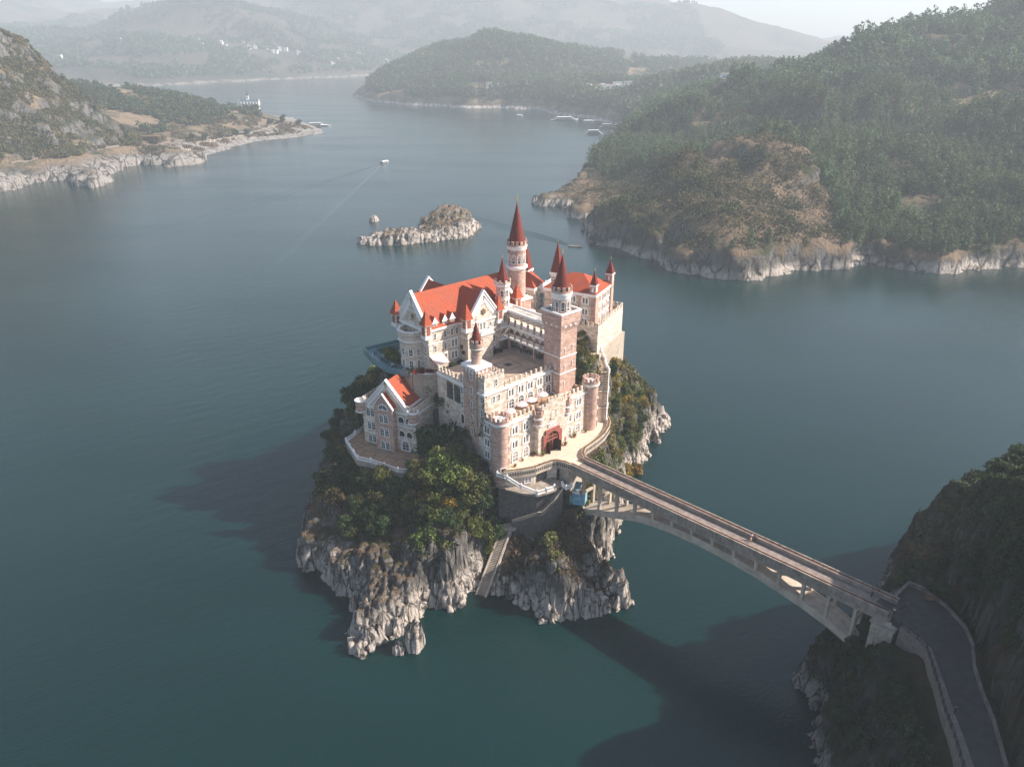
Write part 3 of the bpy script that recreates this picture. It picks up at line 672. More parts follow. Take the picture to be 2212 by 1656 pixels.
# ---- great hall -----------------------------------------------------
T = Thing('great_hall', 'large stone hall under a steep orange tiled roof with stepped white gables', 'hall building', F1, 14, 37.8, 42)
m = MB(); m.box(-1.0, 29.6, 31, 44.6, 34, 51.95)
m.box(9.2, 20.2, 27.6, 31.01, 38, 52.3)
for a in (-1.0, 29.6): m.face([(a, 31, 51.9), (a, 44.6, 51.9), (a, 37.8, 60.0)])
m.face([(9.5, 27.6, 52.2), (20.0, 27.6, 52.2), (14.7, 27.6, 59.6)]); m.build('wall', 'stone', T)
m = MB(); m.gable(-.8, 29.4, 30.5, 45.1, 51.75, 60.25, 'a'); m.gable(8.9, 20.5, 27.7, 36.5, 52.2, 59.75, 'b')
m.gable(6, 18, 38, 48.0, 52.2, 59.3, 'b'); m.build('roof', 'roof', T)
m = MB()                                                    # white gable faces with stepped edge, rakes, cornices
def stepgable(m, c, half, z0, zt, axis, at_, sgn, n=7):
    def put(u0, z0_, u1, z1_, y0, y1):
        if axis == 'a': m.box(*sorted((at_ + sgn * y0, at_ + sgn * y1)), u0, u1, z0_, z1_)
        else: m.box(u0, u1, *sorted((at_ + sgn * y0, at_ + sgn * y1)), z0_, z1_)
    H_ = zt - z0; sl = half / H_
    for s_ in (-1, 1):
        for k in range(n):                                  # columns of white render between rake and stone
            u0 = half * (.06 + .86 * k / n); u1 = half * (.06 + .86 * (k + 1) / n)
            ztop = z0 + (half - u1) / sl; zbot = z0 + .25 + max(0, (half * .80 - u1) / sl * .83)
            if k == 0: zbot = z0 + H_ * .62
            if ztop > zbot + .1:
                A_ = sorted((c + s_ * u0, c + s_ * u1)); put(A_[0], zbot, A_[1], ztop, 0, .12)
                w = (A_[1] - A_[0])
                for q in (0, 1): put(A_[0] + w * (.1 + .5 * q), zbot - .35, A_[0] + w * (.38 + .5 * q), zbot, 0, .12)
            if ztop > zbot - 1:                             # sloping filler up to the rake
                x0, x1 = c + s_ * u0, c + s_ * u1
                P = [(x0, ztop), (x1, ztop), (x0, ztop + (u1 - u0) / sl)]
                for e in (.12,):
                    m.face([((at_ + sgn * e, u, z) if axis == 'a' else (u, at_ + sgn * e, z)) for u, z in P])
        # rake board
        e0, e1 = (-.35, .45)
        A0 = (c + s_ * (half + .55), z0 - .35); A1 = (c, zt + .35)
        for w0, w1, y0, y1 in ((-.0, .5, e0, e1), (-.75, -.1, .1, .28)):
            dz0, dz1 = w0 * 1.2, w1 * 1.2
            q = [(A0[0], A0[1] + dz0), (A1[0], A1[1] + dz0), (A1[0], A1[1] + dz1), (A0[0], A0[1] + dz1)]
            for y in (y0, y1): m.face([((at_ + sgn * y, u, z) if axis == 'a' else (u, at_ + sgn * y, z)) for u, z in q])
            for (p0, p1) in ((0, 1), (2, 3), (3, 0)):
                P = [(q[p0], y0), (q[p1], y0), (q[p1], y1), (q[p0], y1)]
                m.face([((at_ + sgn * y, u[0], u[1]) if axis == 'a' else (u[0], at_ + sgn * y, u[1])) for u, y in P])
stepgable(m, 37.8, 6.8, 52.0, 60.3, 'a', -1.0, -1); stepgable(m, 14.7, 5.5, 52.4, 59.7, 'b', 27.6, -1); stepgable(m, 37.8, 6.8, 52.0, 60.3, 'a', 29.6, 1)
stepgable(m, 12, 6, 52.2, 59.4, 'b', 48.0, 1)
m.build('gable', 'white', T)
m = MB()
m.box(-1.3, 9.2, 30.55, 31, 51.5, 52.05); m.box(-1.45, -1.0, 30.6, 45.0, 51.4, 51.95); m.box(8.95, 20.45, 27.3, 27.6, 51.9, 52.35); m.box(8.9, 9.2, 27.5, 31, 51.6, 52.1)
m.box(20.2, 29.9, 30.55, 31, 51.5, 52.05); m.box(-1.12, 9.2, 30.88, 31, 48.0, 48.25); m.box(-1.12, -1.0, 31, 44.6, 48.0, 48.25); m.box(9.08, 9.2, 27.6, 31, 48, 48.25); m.box(9.1, 20.3, 27.48, 27.6, 48, 48.25)
m.build('cornice', 'white', T)
# corner turrets with red pyramids
def turret(T, a, b, zb, ze, za, hw=.95, name='turret', mat='stone'):
    m = MB(); m.box(a - hw, a + hw, b - hw, b + hw, zb + .9, ze - .1); t_ = m.build(name, mat, T)
    m = MB(); m.pyramid(a, b, hw + .38, ze, za); m.build(name + '_roof', 'cone' if mat == 'pink' else 'roof', T)
    m = MB(); m.box(a - hw - .32, a + hw + .32, b - hw - .32, b + hw + .32, ze - .12, ze); m.box(a - hw - .12, a + hw + .12, b - hw - .12, b + hw + .12, zb + 1.0, zb + 1.2)
    m.box(a - hw - .1, a + hw + .1, b - hw - .1, b + hw + .1, zb + .35, zb + .9); m.box(a - hw + .25, a + hw - .25, b - hw + .25, b + hw - .25, zb, zb + .35)
    for dx, dy, wx, wy in ((0, -hw - .02, .5, .02), (-hw - .02, 0, .02, .5), (hw + .02, 0, .02, .5)): pass
    m.build(name + '_moulding', 'white', T)
    m = MB()
    for z0, z1 in ((zb + 1.45, ze - .45),): 
        m.box(a - .55, a + .55, b - hw - .03, b - hw, z0, z1); m.box(a - hw - .03, a - hw, b - .55, b + .55, z0, z1); m.box(a + hw, a + hw + .03, b - .55, b + .55, z0, z1)
    m.build(name + '_panel', 'red' if mat != 'pink' else 'white', T)
turret(T, -1.4, 31.2, 49.6, 53.7, 57.7); turret(T, -1.4, 44.6, 49.6, 53.4, 57.3); turret(T, 9.2, 27.9, 49.8, 53.7, 57.8); turret(T, 20.2, 27.9, 49.9, 53.9, 57.9)
turret(T, 29.9, 31.2, 50.0, 54.3, 58.2); turret(T, 8.3, 47.6, 50, 53.6, 57.4); turret(T, 16.6, 47.6, 50, 53.6, 57.4)
# dormers
for a in (1.5, 4.7, 7.1):
    m = MB(); m.box(a - .75, a + .75, 31.3, 33.6, 51.9, 53.5); d = m.build('dormer', 'stone', T)
    m = MB(); m.gable(a - .95, a + .95, 31.25, 34.6, 53.45, 55.1, 'b'); m.build('dormer_roof', 'roof', T)
    m = MB(); m.face([(a - .95, 31.2, 53.4), (a + .95, 31.2, 53.4), (a, 31.2, 55.1)]); m.box(a - 1.0, a + 1.0, 31.05, 31.3, 53.35, 53.5)
    m.box(a - .8, a + .8, 31.15, 31.3, 51.75, 51.95)
    m.build('dormer_gable', 'white', T)
    win(T, 'rect', a, 31.3, 52.65).scale = (1, 1, .65)
# octagonal bay at the left gable
def ngon(cx, cy, r, n, ph=0): return [(cx + r * math.cos(2 * math.pi * k / n + ph), cy + r * math.sin(2 * math.pi * k / n + ph)) for k in range(n)]
bay = [(-1.0, 34.2), (-2.9, 34.6), (-4.5, 36.1), (-4.5, 38.9), (-2.9, 40.5), (-1.0, 40.9)]
big = [(-1.0, 33.8), (-3.05, 34.25), (-4.85, 35.95), (-4.85, 39.05), (-3.05, 40.85), (-1.0, 41.3)]
m = MB(); m.prism(bay, 36, 48.6); m.prism(big, 48.6, 49.4)
for p, q in zip(big[:-1], big[1:]): m.obox(p, q, .35, 49.4, 51.0)
m.build('bay', 'stone', T)
m = MB()
for p, q in zip(big[:-1], big[1:]): m.obox(p, q, .6, 51.0, 51.25); m.obox(p, q, .5, 48.35, 48.65)
m.build('bay_coping', 'white', T)
for (p, q) in zip(bay[1:-1], bay[2:]):
    c = ((p[0] + q[0]) / 2, (p[1] + q[1]) / 2); A = math.degrees(math.atan2(q[1] - p[1], q[0] - p[0])) + 180
    for z in (45.5, 42.3): win(T, 'arch', *c, z, A).scale = (1.25, 1, 1.1)
p, q = bay[0], bay[1]
for z in (45.5, 42.3): win(T, 'arch', (p[0] + q[0]) / 2, (p[1] + q[1]) / 2, z, math.degrees(math.atan2(q[1] - p[1], q[0] - p[0])) + 180)
for a in (1.0, 4.3, 6.6, 8.2): win(T, 'arch', a, 31, 50.0)
for a in (1.0, 4.3): win(T, 'rect', a, 31, 46.6)
win(T, 'rect2', 7.3, 31, 46.7); win(T, 'rect2', 7.2, 31, 43.4); win(T, 'rect', 4.4, 31, 43.6)
for z in (50.0, 46.6, 43.6): win(T, 'rect' if z < 50 else 'arch', -1.0, 32.4, z, 'l')
win(T, 'arch', -1.0, 42.6, 50.2, 'l')
win(T, 'rect2', 14.3, 27.6, 50.6)
for a in (17.0, 18.5, 11.4): win(T, 'arch', a, 27.6, 50.3)
for z in (46.2, 43.0): win(T, 'rect', 18.3, 27.6, z)
win(T, 'rect', 10.6, 27.6, 46.4); win(T, 'rect', 10.6, 27.6, 43.0)
for a in (23, 26): win(T, 'arch', a, 31, 50.2)
# projecting bay with balcony on the wing
m = MB(); m.box(12.5, 16.5, 25.9, 27.61, 40, 48.6); m.build('balcony_bay', 'stone', T)
m = MB(); m.box(12.2, 16.8, 25.6, 27.6, 48.6, 48.95); m.build('balcony_slab', 'white', T)
m = MB()
for p, q in (((12.4, 27.5), (12.4, 25.8)), ((12.4, 25.8), (16.6, 25.8)), ((16.6, 25.8), (16.6, 27.5))):
    m.obox(p, q, .2, 49.9, 50.05); k = int(math.dist(p, q) / .3)
    for i in range(k + 1): t = i / k; x, y = p[0] + (q[0] - p[0]) * t, p[1] + (q[1] - p[1]) * t; m.box(x - .06, x + .06, y - .06, y + .06, 48.95, 49.9)
m.build('balcony_railing', 'white', T)
# crests (round shield emblem with wings) on both gables
for (a, b, z, f) in ((14.6, 27.6, 54.5, 'f'), (-1.0, 37.5, 54.4, 'l')):
    m = MB()
    for k in range(12):
        A = 2 * math.pi * k / 12; r = 1.0 if k % 2 else .8
        A2 = 2 * math.pi * (k + 1) / 12; r2 = .8 if k % 2 else 1.0
        m.face([(.42 * math.cos(A), -.14, .5 * math.sin(A)), (.42 * math.cos(A2), -.14, .5 * math.sin(A2)), (r2 * math.cos(A2), -.1, r2 * math.sin(A2)), (r * math.cos(A), -.1, r * math.sin(A))][::-1])
        m.face([(r * math.cos(A), -.1, r * math.sin(A)), (r2 * math.cos(A2), -.1, r2 * math.sin(A2)), (r2 * math.cos(A2), 0, r2 * math.sin(A2)), (r * math.cos(A), 0, r * math.sin(A))])
    me = m.mesh('crest', ['gold']); o = bpy.data.objects.new('crest', me); col.objects.link(o); o.parent = T.e
    o.location = (a - T.off[0], b - T.off[1], z - T.off[2]); o.rotation_euler = (0, 0, R(FACE[f]))
    m = MB(); m.face([(.42 * math.cos(A), -.16, .5 * math.sin(A)) for A in [2 * math.pi * k / 12 for k in range(12)]][::-1]); me = m.mesh('shield', ['c_blue'])
    s_ = bpy.data.objects.new('shield', me); col.objects.link(s_); s_.parent = o
# striped awning
m = MB(); m.face([(-.9, 31, 45.0), (3.2, 31, 45.0), (3.7, 28.9, 43.0), (-.2, 28.7, 43.0)]); m.box(-.25, 3.75, 28.62, 28.75, 42.8, 43.02)
m.build('awning', 'pinkcloth', T)
m = MB(); m.cyl(8.95, 30.85, .08, .08, 42, 51.5, 8); m.build('drainpipe', 'white', T)
for p in ((2.0, 30.9), (5.5, 30.9), (21, 30.9)): pass

# ---- arcade gallery -------------------------------------------------
T = Thing('arcade_gallery', 'three storey white arched gallery with red columns along the courtyard', 'gallery building', F1, 24.8, 20, 42)
m = MB(); m.box(23.3, 26.6, 12.0, 31.0, 52.2, 53.0, 0, 1); m.box(20.2, 23.3, 27.5, 31, 52.2, 53.0, 0, 1)
m.box(26.3, 26.6, 12.0, 31, 41.95, 44.6); m.box(26.3, 26.6, 12.0, 31, 46.0, 48.0); m.box(26.3, 26.6, 12, 31, 49.6, 52.2)
m.box(20.3, 26.3, 30.4, 31, 41.95, 52.2)
m.build('wall', ['stone', 'flatroof'], T)
for z in (45.2, 48.7):
    m = MB(); m.box(23.3, 26.3, 12.0, 30.4, z - .35, z); m.box(20.2, 23.3, 27.5, 30.4, z - .35, z); m.build('floor_slab', 'white', T)
m = MB()
for z in (45.2, 48.7): m.box(23.15, 23.3, 12.0, 27.4, z - .45, z + .05); m.box(20.3, 23.15, 27.35, 27.5, z - .45, z + .05)
m.box(22.9, 23.3, 12, 27.1, 52.7, 53.35); m.box(20.3, 23.3, 27.1, 27.5, 52.7, 53.35); m.box(26.6, 26.9, 12, 31, 52.9, 53.3); m.build('cornice', 'white', T)
nb = 6; bw = (27.3 - 12.2) / nb
for z0, z1 in ((45.2, 48.35), (48.7, 52.2)):
    for k in range(nb):
        b0 = 12.2 + k * bw; c = b0 + bw / 2; w = bw - .55
        m = MB(); rr = w / 2; zs = z1 - .35 - rr                   # spandrel above each arch: wall with a true opening
        pts = [(c - rr * math.cos(math.pi * i / 10), zs + rr * math.sin(math.pi * i / 10)) for i in range(11)]
        for (y0, q0), (y1, q1) in zip(pts, pts[1:]):
            for x in (23.3, 23.62): m.face([(x, y0, q0), (x, y1, q1), (x, y1, z1), (x, y0, z1)])
            m.face([(23.3, y0, q0), (23.3, y1, q1), (23.62, y1, q1), (23.62, y0, q0)])
        for y0, y1 in ((b0, c - rr), (c + rr, b0 + bw)):
            for x in (23.3, 23.62): m.face([(x, y0, zs), (x, y1, zs), (x, y1, z1), (x, y0, z1)])
        m.build('arch_panel', 'stone', T)
        m = MB()
        for (y0, q0), (y1, q1) in zip(pts, pts[1:]):
            e = 1.16; s0, s1 = (c + (y0 - c) * e, zs + (q0 - zs) * e), (c + (y1 - c) * e, zs + (q1 - zs) * e)
            m.face([(23.2, y0, q0), (23.2, y1, q1), (23.2, *s1), (23.2, *s0)]); m.face([(23.2, *s0), (23.2, *s1), (23.3, *s1), (23.3, *s0)]); m.face([(23.2, y0, q0), (23.2, y1, q1), (23.3, y1, q1), (23.3, y0, q0)])
        m.build('arch_moulding', 'white', T)
        m = MB(); m.box(23.38, 23.52, c - rr, c + rr, z0 + .95, z0 + 1.1)
        for i in range(int(w / .28)): y = c - rr + .14 + i * .28; m.box(23.39, 23.51, y - .05, y + .05, z0, z0 + .95)
        m.build('railing', 'white', T)
    m = MB(); zs = z1 - 1.5
    c, rr = 21.8, 1.25; pts = [(c - rr * math.cos(math.pi * i / 10), zs + rr * math.sin(math.pi * i / 10)) for i in range(11)]
    for (x0, q0), (x1, q1) in zip(pts, pts[1:]):
        m.face([(x0, 27.5, q0), (x1, 27.5, q1), (x1, 27.5, z1), (x0, 27.5, z1)])
    m.face([(20.2, 27.5, z0), (c - rr, 27.5, z0), (c - rr, 27.5, z1), (20.2, 27.5, z1)]); m.build('arch_panel', 'stone', T)
    m = MB()
    for (x0, q0), (x1, q1) in zip(pts, pts[1:]):
        e = 1.16; s0, s1 = (c + (x0 - c) * e, zs + (q0 - zs) * e), (c + (x1 - c) * e, zs + (q1 - zs) * e)
        m.face([(x0, 27.4, q0), (x1, 27.4, q1), (s1[0], 27.4, s1[1]), (s0[0], 27.4, s0[1])]); m.face([(s0[0], 27.4, s0[1]), (s1[0], 27.4, s1[1]), (s1[0], 27.5, s1[1]), (s0[0], 27.5, s0[1])])
    m.build('arch_moulding', 'white', T)
    m = MB(); m.box(c - rr, c + rr, 27.4, 27.55, z0 + .95, z0 + 1.1)
    for i in range(9): x = c - rr + .14 + i * .28; m.box(x - .05, x + .05, 27.42, 27.52, z0, z0 + .95)
    m.build('railing', 'white', T)
    for k in range(nb + 1):
        y = 12.2 + k * bw; m = MB(); m.box(23.26, 23.7, y - .28, y + .28, z0, z1 - 1.6); m.build('column', 'pink', T)
for k in range(0, nb + 1, 2):
    y = 12.2 + k * bw; m = MB(); m.box(23.3, 23.85, y - .3, y + .3, 41.95, 44.8); m.build('column', 'pink', T)
for k in (1, 3, 5):
    y = 12.2 + k * bw; m = MB(); m.box(25.6, 26.0, y - .22, y + .22, 41.95, 44.8); m.build('column', 'wood', T)
m = MB(); m.box(23.35, 26.2, 12.2, 27.5, 41.95, 41.99); m.build('gallery_floor', 'flatroof', T)

# ---- octagonal tower -----------------------------------------------
T = Thing('octagonal_tower', 'slim octagonal stone tower with dark red spire rising beside the hall roof', 'tower', F1, 24.6, 31.2, 53)
def octa(r, cx=24.6, cy=31.2): return ngon(cx, cy, r, 8, math.pi / 8)
m = MB(); m.prism(octa(1.95), 45, 59.0); m.build('shaft', 'stone', T)
m = MB(); m.prism(octa(2.15), 55.1, 55.45); m.prism(octa(2.2), 58.8, 59.2); m.prism(octa(2.4), 59.2, 59.6); m.box(22.6, 26.6, 29.2, 33.2, 52.6, 53.3); m.build('string_course', 'white', T)
m = MB()
o8 = octa(2.3)
for p, q in zip(o8, o8[1:] + o8[:1]): m.obox(p, q, .28, 59.6, 60.1); m.obox(p, ((p[0] * .62 + q[0] * .38), (p[1] * .62 + q[1] * .38)), .28, 60.1, 60.6); 
m.build('battlement', 'stone', T)
m = MB()
o8 = octa(1.85)
for p, q in zip(o8, o8[1:] + o8[:1]): m.face([(*p, 59.7), (*q, 59.7), (24.6, 31.2, 66.6)])
m.build('spire', 'cone', T); finial(T, 24.6, 31.2, 66.5, .6)
for z in (57.0, 53.8 + .3):
    for k in (5, 6, 7):
        A = 2 * math.pi * k / 8; rr = 1.95 * math.cos(math.pi / 8); win(T, 'arch', 24.6 + rr * math.cos(A), 31.2 + rr * math.sin(A), z, math.degrees(A) + 90)

# ---- great round tower -----------------------------------------------
T = Thing('round_tower', 'tallest round brick tower with long dark red cone roof and golden finial', 'tower', F1, 32.8, 34.4, 48)
X, Y = 32.8, 34.4
m = MB(); m.box(X - 2.9, X + 2.9, Y - 2.9, Y + 2.9, 42, 52.6); m.cyl(X, Y, 2.45, 2.45, 52.6, 61.8, 40, 0, cap=False); m.cyl(X, Y, 2.4, 2.55, 62.3, 67.2, 40, 0, cap=False)
m.ringmerlons(X, Y, 2.85, 68.0, 1.0, 13, .3, 0, .45, 39); m.build('shaft', 'pink', T)
m = MB(); m.box(X - 3.2, X + 3.2, Y - 3.2, Y + 3.2, 52.6, 53.1); m.cyl(X, Y, 2.55, 2.9, 61.3, 61.8, 40); m.cyl(X, Y, 3.0, 3.0, 61.8, 62.35, 40); m.cyl(X, Y, 2.7, 2.7, 67.0, 67.3, 40); m.cyl(X, Y, 2.75, 2.95, 67.3, 68.05, 40); m.build('cornice', 'white', T)
m = MB(); m.cone(X, Y, 2.55, 68.2, 79.8, 40); m.build('cone_roof', 'cone', T); finial(T, X, Y, 79.7, 1.05)
for k in range(10):
    A = 2 * math.pi * k / 10 - math.pi / 2 - R(42 - 50); win(T, 'tall', X + 2.42 * math.cos(A), Y + 2.42 * math.sin(A), 64.4, math.degrees(A) + 90)
win(T, 'rect', X - .6, Y - 2.9, 49.6, 'f'); 

# ---- upper terrace mass, pavilion, east wing, fortress wall, spires ---
T = Thing('upper_terrace', 'pale paved terrace between the gallery and the hip-roofed pavilion', 'terrace', F1, 33, 25, 48)
m = MB(); m.prism([(26.7, 12), (40, 21), (44, 33), (44, 44), (29.7, 44), (29.7, 31.1), (26.7, 31.1)], 34, 47.5, 0, 1); m.build('wall', ['stone', 'paving'], T)
balustrade(T, [(26.95, 12.6, 47.5), (39.4, 20.9, 47.5)])
T = Thing('pavilion', 'small two storey white and stone pavilion under a steep red hip roof behind the gallery', 'pavilion', B2, 3, 23, 47.5)
m = MB(); m.box(.3, 6.6, 20.3, 26.8, 42, 53.6); m.build('wall', 'stone', T)
m = MB(); m.box(0, 6.9, 20.0, 27.1, 53.5, 54.3); m.box(.15, 6.75, 20.15, 26.95, 50.3, 50.6); m.build('cornice', 'white', T)
m = MB()
for P in (((0, 20, 54.3), (6.9, 20, 54.3), (4.4, 23.2, 58.2), (2.6, 23.2, 58.2)), ((6.9, 20, 54.3), (6.9, 27.1, 54.3), (4.4, 24, 58.2), (4.4, 23.2, 58.2)), ((6.9, 27.1, 54.3), (0, 27.1, 54.3), (2.6, 24, 58.2), (4.4, 24, 58.2)), ((0, 27.1, 54.3), (0, 20, 54.3), (2.6, 23.2, 58.2), (2.6, 24, 58.2)), ((2.6, 23.2, 58.2), (4.4, 23.2, 58.2), (4.4, 24, 58.2), (2.6, 24, 58.2))): m.face(P)
m.build('roof', 'roof', T)
for a in (2.0, 4.9):
    for z in (52.1, 49.0): win(T, 'double', a, 20.3, z).scale = (.8, 1, .8)
win(T, 'double', .3, 23.2, 52.1, 'l').scale = (.85, 1, .8); win(T, 'fan', .3, 23.2, 49.1, 'l').scale = (1, 1, .9)

T = Thing('east_wing', 'three storey stone and brick wing with wide red hip roof standing on the fortress wall', 'castle wing', B2, 8, 9, 45)
m = MB(); m.box(1.7, 14.2, 1.8, 17.6, 38, 53.9); m.build('wall', 'stone', T)
m = MB(); 
for x0, x1, y0, y1 in ((1.55, 4.3, 1.65, 1.8), (1.55, 1.7, 1.8, 4.0 - .9), (12.9, 14.6, 1.3, 1.8), (7.0, 7.5, 1.7, 1.8), (10.4, 10.9, 1.7, 1.8), (1.6, 1.7, 6.4, 7.0)): m.box(x0, x1, y0, y1, 45, 53.9)
m.build('brick_pier', 'pink', T)
m = MB(); m.box(1.3, 14.6, 1.4, 18.0, 53.85, 54.65)
for z in (48.0, 51.2): m.box(1.6, 14.3, 1.62, 1.8, z - .1, z + .15) if False else m.box(4.3, 12.9, 1.66, 1.8, z - .1, z + .15); m.box(1.56, 1.7, 4.0, 17.6, 51.1, 51.3)
m.build('cornice', 'white', T)
m = MB()
r0, r1 = (7.95, 8.2), (7.95, 11.4); zt = 58.4; e = (1.3, 14.6, 1.4, 18.0); zb = 54.65
for P in (((e[0], e[2], zb), (e[1], e[2], zb), (*r0, zt)), ((e[1], e[2], zb), (e[1], e[3], zb), (*r1, zt), (*r0, zt)), ((e[1], e[3], zb), (e[0], e[3], zb), (*r1, zt)), ((e[0], e[3], zb), (e[0], e[2], zb), (*r0, zt), (*r1, zt))): m.face(P)
m.build('roof', 'roof', T)
for z in (52.5, 49.2, 45.95 + .2):
    for b_ in (4.9, 8.7, 12.4): win(T, 'double', 1.7, b_, z, 'l').scale = (1.0, 1, .88)
    win(T, 'arch', 5.4, 1.8, z); win(T, 'double', 8.9, 1.8, z).scale = (.9, 1, .85); win(T, 'double', 11.9, 1.8, z).scale = (.72, 1, .85)
def spirelet(T, a, b, zb, ze, za, hw):
    m = MB(); m.box(a - hw, a + hw, b - hw, b + hw, zb, ze); m.build('turret', 'pink', T)
    m = MB(); m.box(a - hw - .2, a + hw + .2, b - hw - .2, b + hw + .2, ze, ze + .4); m.box(a - .28, a + .28, b - hw - .04, b - hw, ze - 1.7, ze - .4); m.box(a - hw - .04, a - hw, b - .28, b + .28, ze - 1.7, ze - .4); m.build('turret_moulding', 'white', T)
    m = MB(); m.pyramid(a, b, hw + .12, ze + .4, za); m.build('turret_roof', 'cone', T); finial(T, a, b, za - .1, .6)
spirelet(T, 2.7, 2.8, 54.6, 56.8, 61.2, .85)
spirelet(T, 13.9, 2.2, 45.0, 57.4, 61.9, .95)
T = Thing('fortress_wall', 'long pale battlemented retaining wall below the east wing at the right edge', 'fortress wall', B2, 10, 1, 38)
m = MB(); m.prism([(0, 0), (21, 0), (21, 6.5), (15, 14), (0, 17)], 28, 45.0, 0, 1); m.prism([(-4, 17), (0, 17), (0, 24), (-4, 24)], 28, 45.0, 0, 1)
m.build('wall', ['stone', 'tan'], T)
m = MB(); m.merlons((0.2, .18), (20.8, .18), 45.0, 1.2, .33, .75, .55, 0, None, .7); m.merlons((20.82, .3), (20.82, 6.3), 45.0, 1.2, .33, .75, .55, 0, None, .7); m.merlons((.18, 16.9), (.18, .3), 45.0, 1.2, .33, .75, .55, 0, None, .7); m.build('battlement', 'stone', T)
m = MB(); m.prism([(-.25, -.9), (21.4, -.9), (21.2, 0), (0, 0)], 28, 37.6); m.build('footing', 'rubble', T)
for (a, b, lab, hw, zt) in ((6.0, 15.6, 'slender white square tower with red spire behind the belvedere cone', 1.75, 67.2), (4.3, 25.0, 'slender white square tower with red spire half hidden behind the round tower', 1.75, 67.2)):
    T = Thing('spire_tower', lab, 'spire tower', B2, a, b, 48, 'pair of slender spire towers at the back of the castle')
    m = MB(); m.box(a - 1.35, a + 1.35, b - 1.35, b + 1.35, 44, 57.9); m.build('shaft', 'stone', T)
    m = MB(); m.box(a - 1.5, a + 1.5, b - 1.5, b + 1.5, 57.3, 57.9); m.box(a - hw, a + hw, b - hw, b + hw, 57.9, 58.5); m.build('cornice', 'white', T)
    m = MB(); m.pyramid(a, b, hw - .2, 58.5, zt); m.build('spire', 'cone', T); finial(T, a, b, zt - .1, .5)
    for f, da, db in (('f', 0, -1.35), ('l', -1.35, 0)): win(T, 'rect', a + da, b + db, 55.6, f)
T = Thing('roof_bridge', 'white balustraded roof walkway linking pavilion and east wing', 'walkway', B2, 8, 19, 53)
m = MB(); m.box(4, 12, 17.7, 20.2, 52.0, 53.2); m.build('deck', 'white', T); balustrade(T, [(4, 20.1, 53.2), (12, 20.1, 53.2)]); balustrade(T, [(4.2, 17.9, 53.2), (4.2, 19.9, 53.2)])

# ---- cottage with terrace -------------------------------------------
T = Thing('gabled_cottage', 'detached four storey cottage with orange roof and tall stepped gable on the left terrace', 'cottage', FC, 8, 5, 21)
m = MB(); m.box(0, 16.3, 0, 9.5, 15, 32.3, 0, 1)
m.face([(1.6, 0.01, 32.3), (14.2, 0.01, 32.3), (7.9, 0.01, 39.6)]); m.face([(1.6, 8.5, 32.3), (14.2, 8.5, 32.3), (7.9, 8.5, 39.6)])
m.merlons((0, .15), (2.0, .15), 32.3, 1.3, .3, .6, .5, 0, None, .7); m.merlons((13.8, .15), (16.2, .15), 32.3, 1.3, .3, .6, .5, 0, None, .7)
m.merlons((16.15, .3), (16.15, 9.4), 32.3, 1.3, .3, .6, .5, 0, None, .7); m.merlons((.15, .3), (.15, 9.4), 32.3, 1.3, .3, .6, .5, 0, None, .7); m.merlons((.3, 9.35), (16, 9.35), 32.3, 1.3, .3, .6, .5, 0, None, .7)
m.build('wall', ['stone', 'paving'], T)
m = MB(); m.gable(2.2, 13.6, .5, 9.2, 33.5, 40.1, 'b'); m.face([(9.9, 9.2, 33.4), (13, 9.2, 33.4), (13, 11, 33.4), (9.9, 11, 33.4)]); m.gable(10.2, 13.4, 9.0, 11.4, 33.8, 36.0, 'b'); m.build('roof', 'roof', T)
m = MB()
for s_ in (-1, 1):
    for (y0, y1, w) in ((-.35, .55, .55), (8.7, 9.3, .45)):
        A0 = (7.9 + s_ * 6.6, 32.5); A1 = (7.9, 40.2)
        q = [(A0[0], A0[1]), (A1[0], A1[1]), (A1[0], A1[1] + w), (A0[0], A0[1] + w)]
        for y in (y0, y1): m.face([(u, y, z) for u, z in q])
        for a_, b_ in ((0, 1), (2, 3), (3, 0)): m.face([(*q[a_][:1], y0, q[a_][1]), (q[b_][0], y0, q[b_][1]), (q[b_][0], y1, q[b_][1]), (q[a_][0], y1, q[a_][1])])
    for k in range(13):                                   # dentilled white band under the rake
        u0 = .35 + k * .45; zt_ = 39.9 - u0 * 1.168
        A_ = sorted((7.9 + s_ * u0, 7.9 + s_ * (u0 + .45))); m.box(A_[0], A_[1], -.12, 0, zt_ - 1.25, zt_ - .05)
        m.box(A_[0] + .1, A_[1] - .1, -.12, 0, zt_ - 1.6, zt_ - 1.25)
m.box(-.2, 16.5, -.15, 0, 31.7, 32.1); m.box(16.3, 16.5, 0, 9.5, 31.7, 32.1); m.box(-.2, 0, 0, 9.5, 31.7, 32.1)
for z in (24.2, 28.2): m.box(-.08, 16.38, -.08, 0, z, z + .18)
m.box(13.2, 14.0, .5, 9.2, 33.0, 33.5)
m.build('trim', 'white', T)
m = MB(); m.box(5.1, 10.5, -1.8, .01, 15, 33.6); m.face([(5.1, -1.8, 33.6), (10.5, -1.8, 33.6), (7.8, -1.8, 36.9)]); m.build('front_bay', 'pink', T)
m = MB(); m.gable(4.85, 10.75, -1.7, 1.0, 33.55, 37.2, 'b'); m.build('bay_roof', 'roof', T)
m = MB()
for s_ in (-1, 1):
    q = [(7.8 + s_ * 3.1, 33.2), (7.8, 37.15), (7.8, 37.55), (7.8 + s_ * 3.1, 33.6)]
    for y in (-2.1, -1.6): m.face([(u, y, z) for u, z in q])
    for a_, b_ in ((0, 1), (2, 3), (3, 0)): m.face([(q[a_][0], -2.1, q[a_][1]), (q[b_][0], -2.1, q[b_][1]), (q[b_][0], -1.6, q[b_][1]), (q[a_][0], -1.6, q[a_][1])])
m.build('bay_rake', 'white', T)
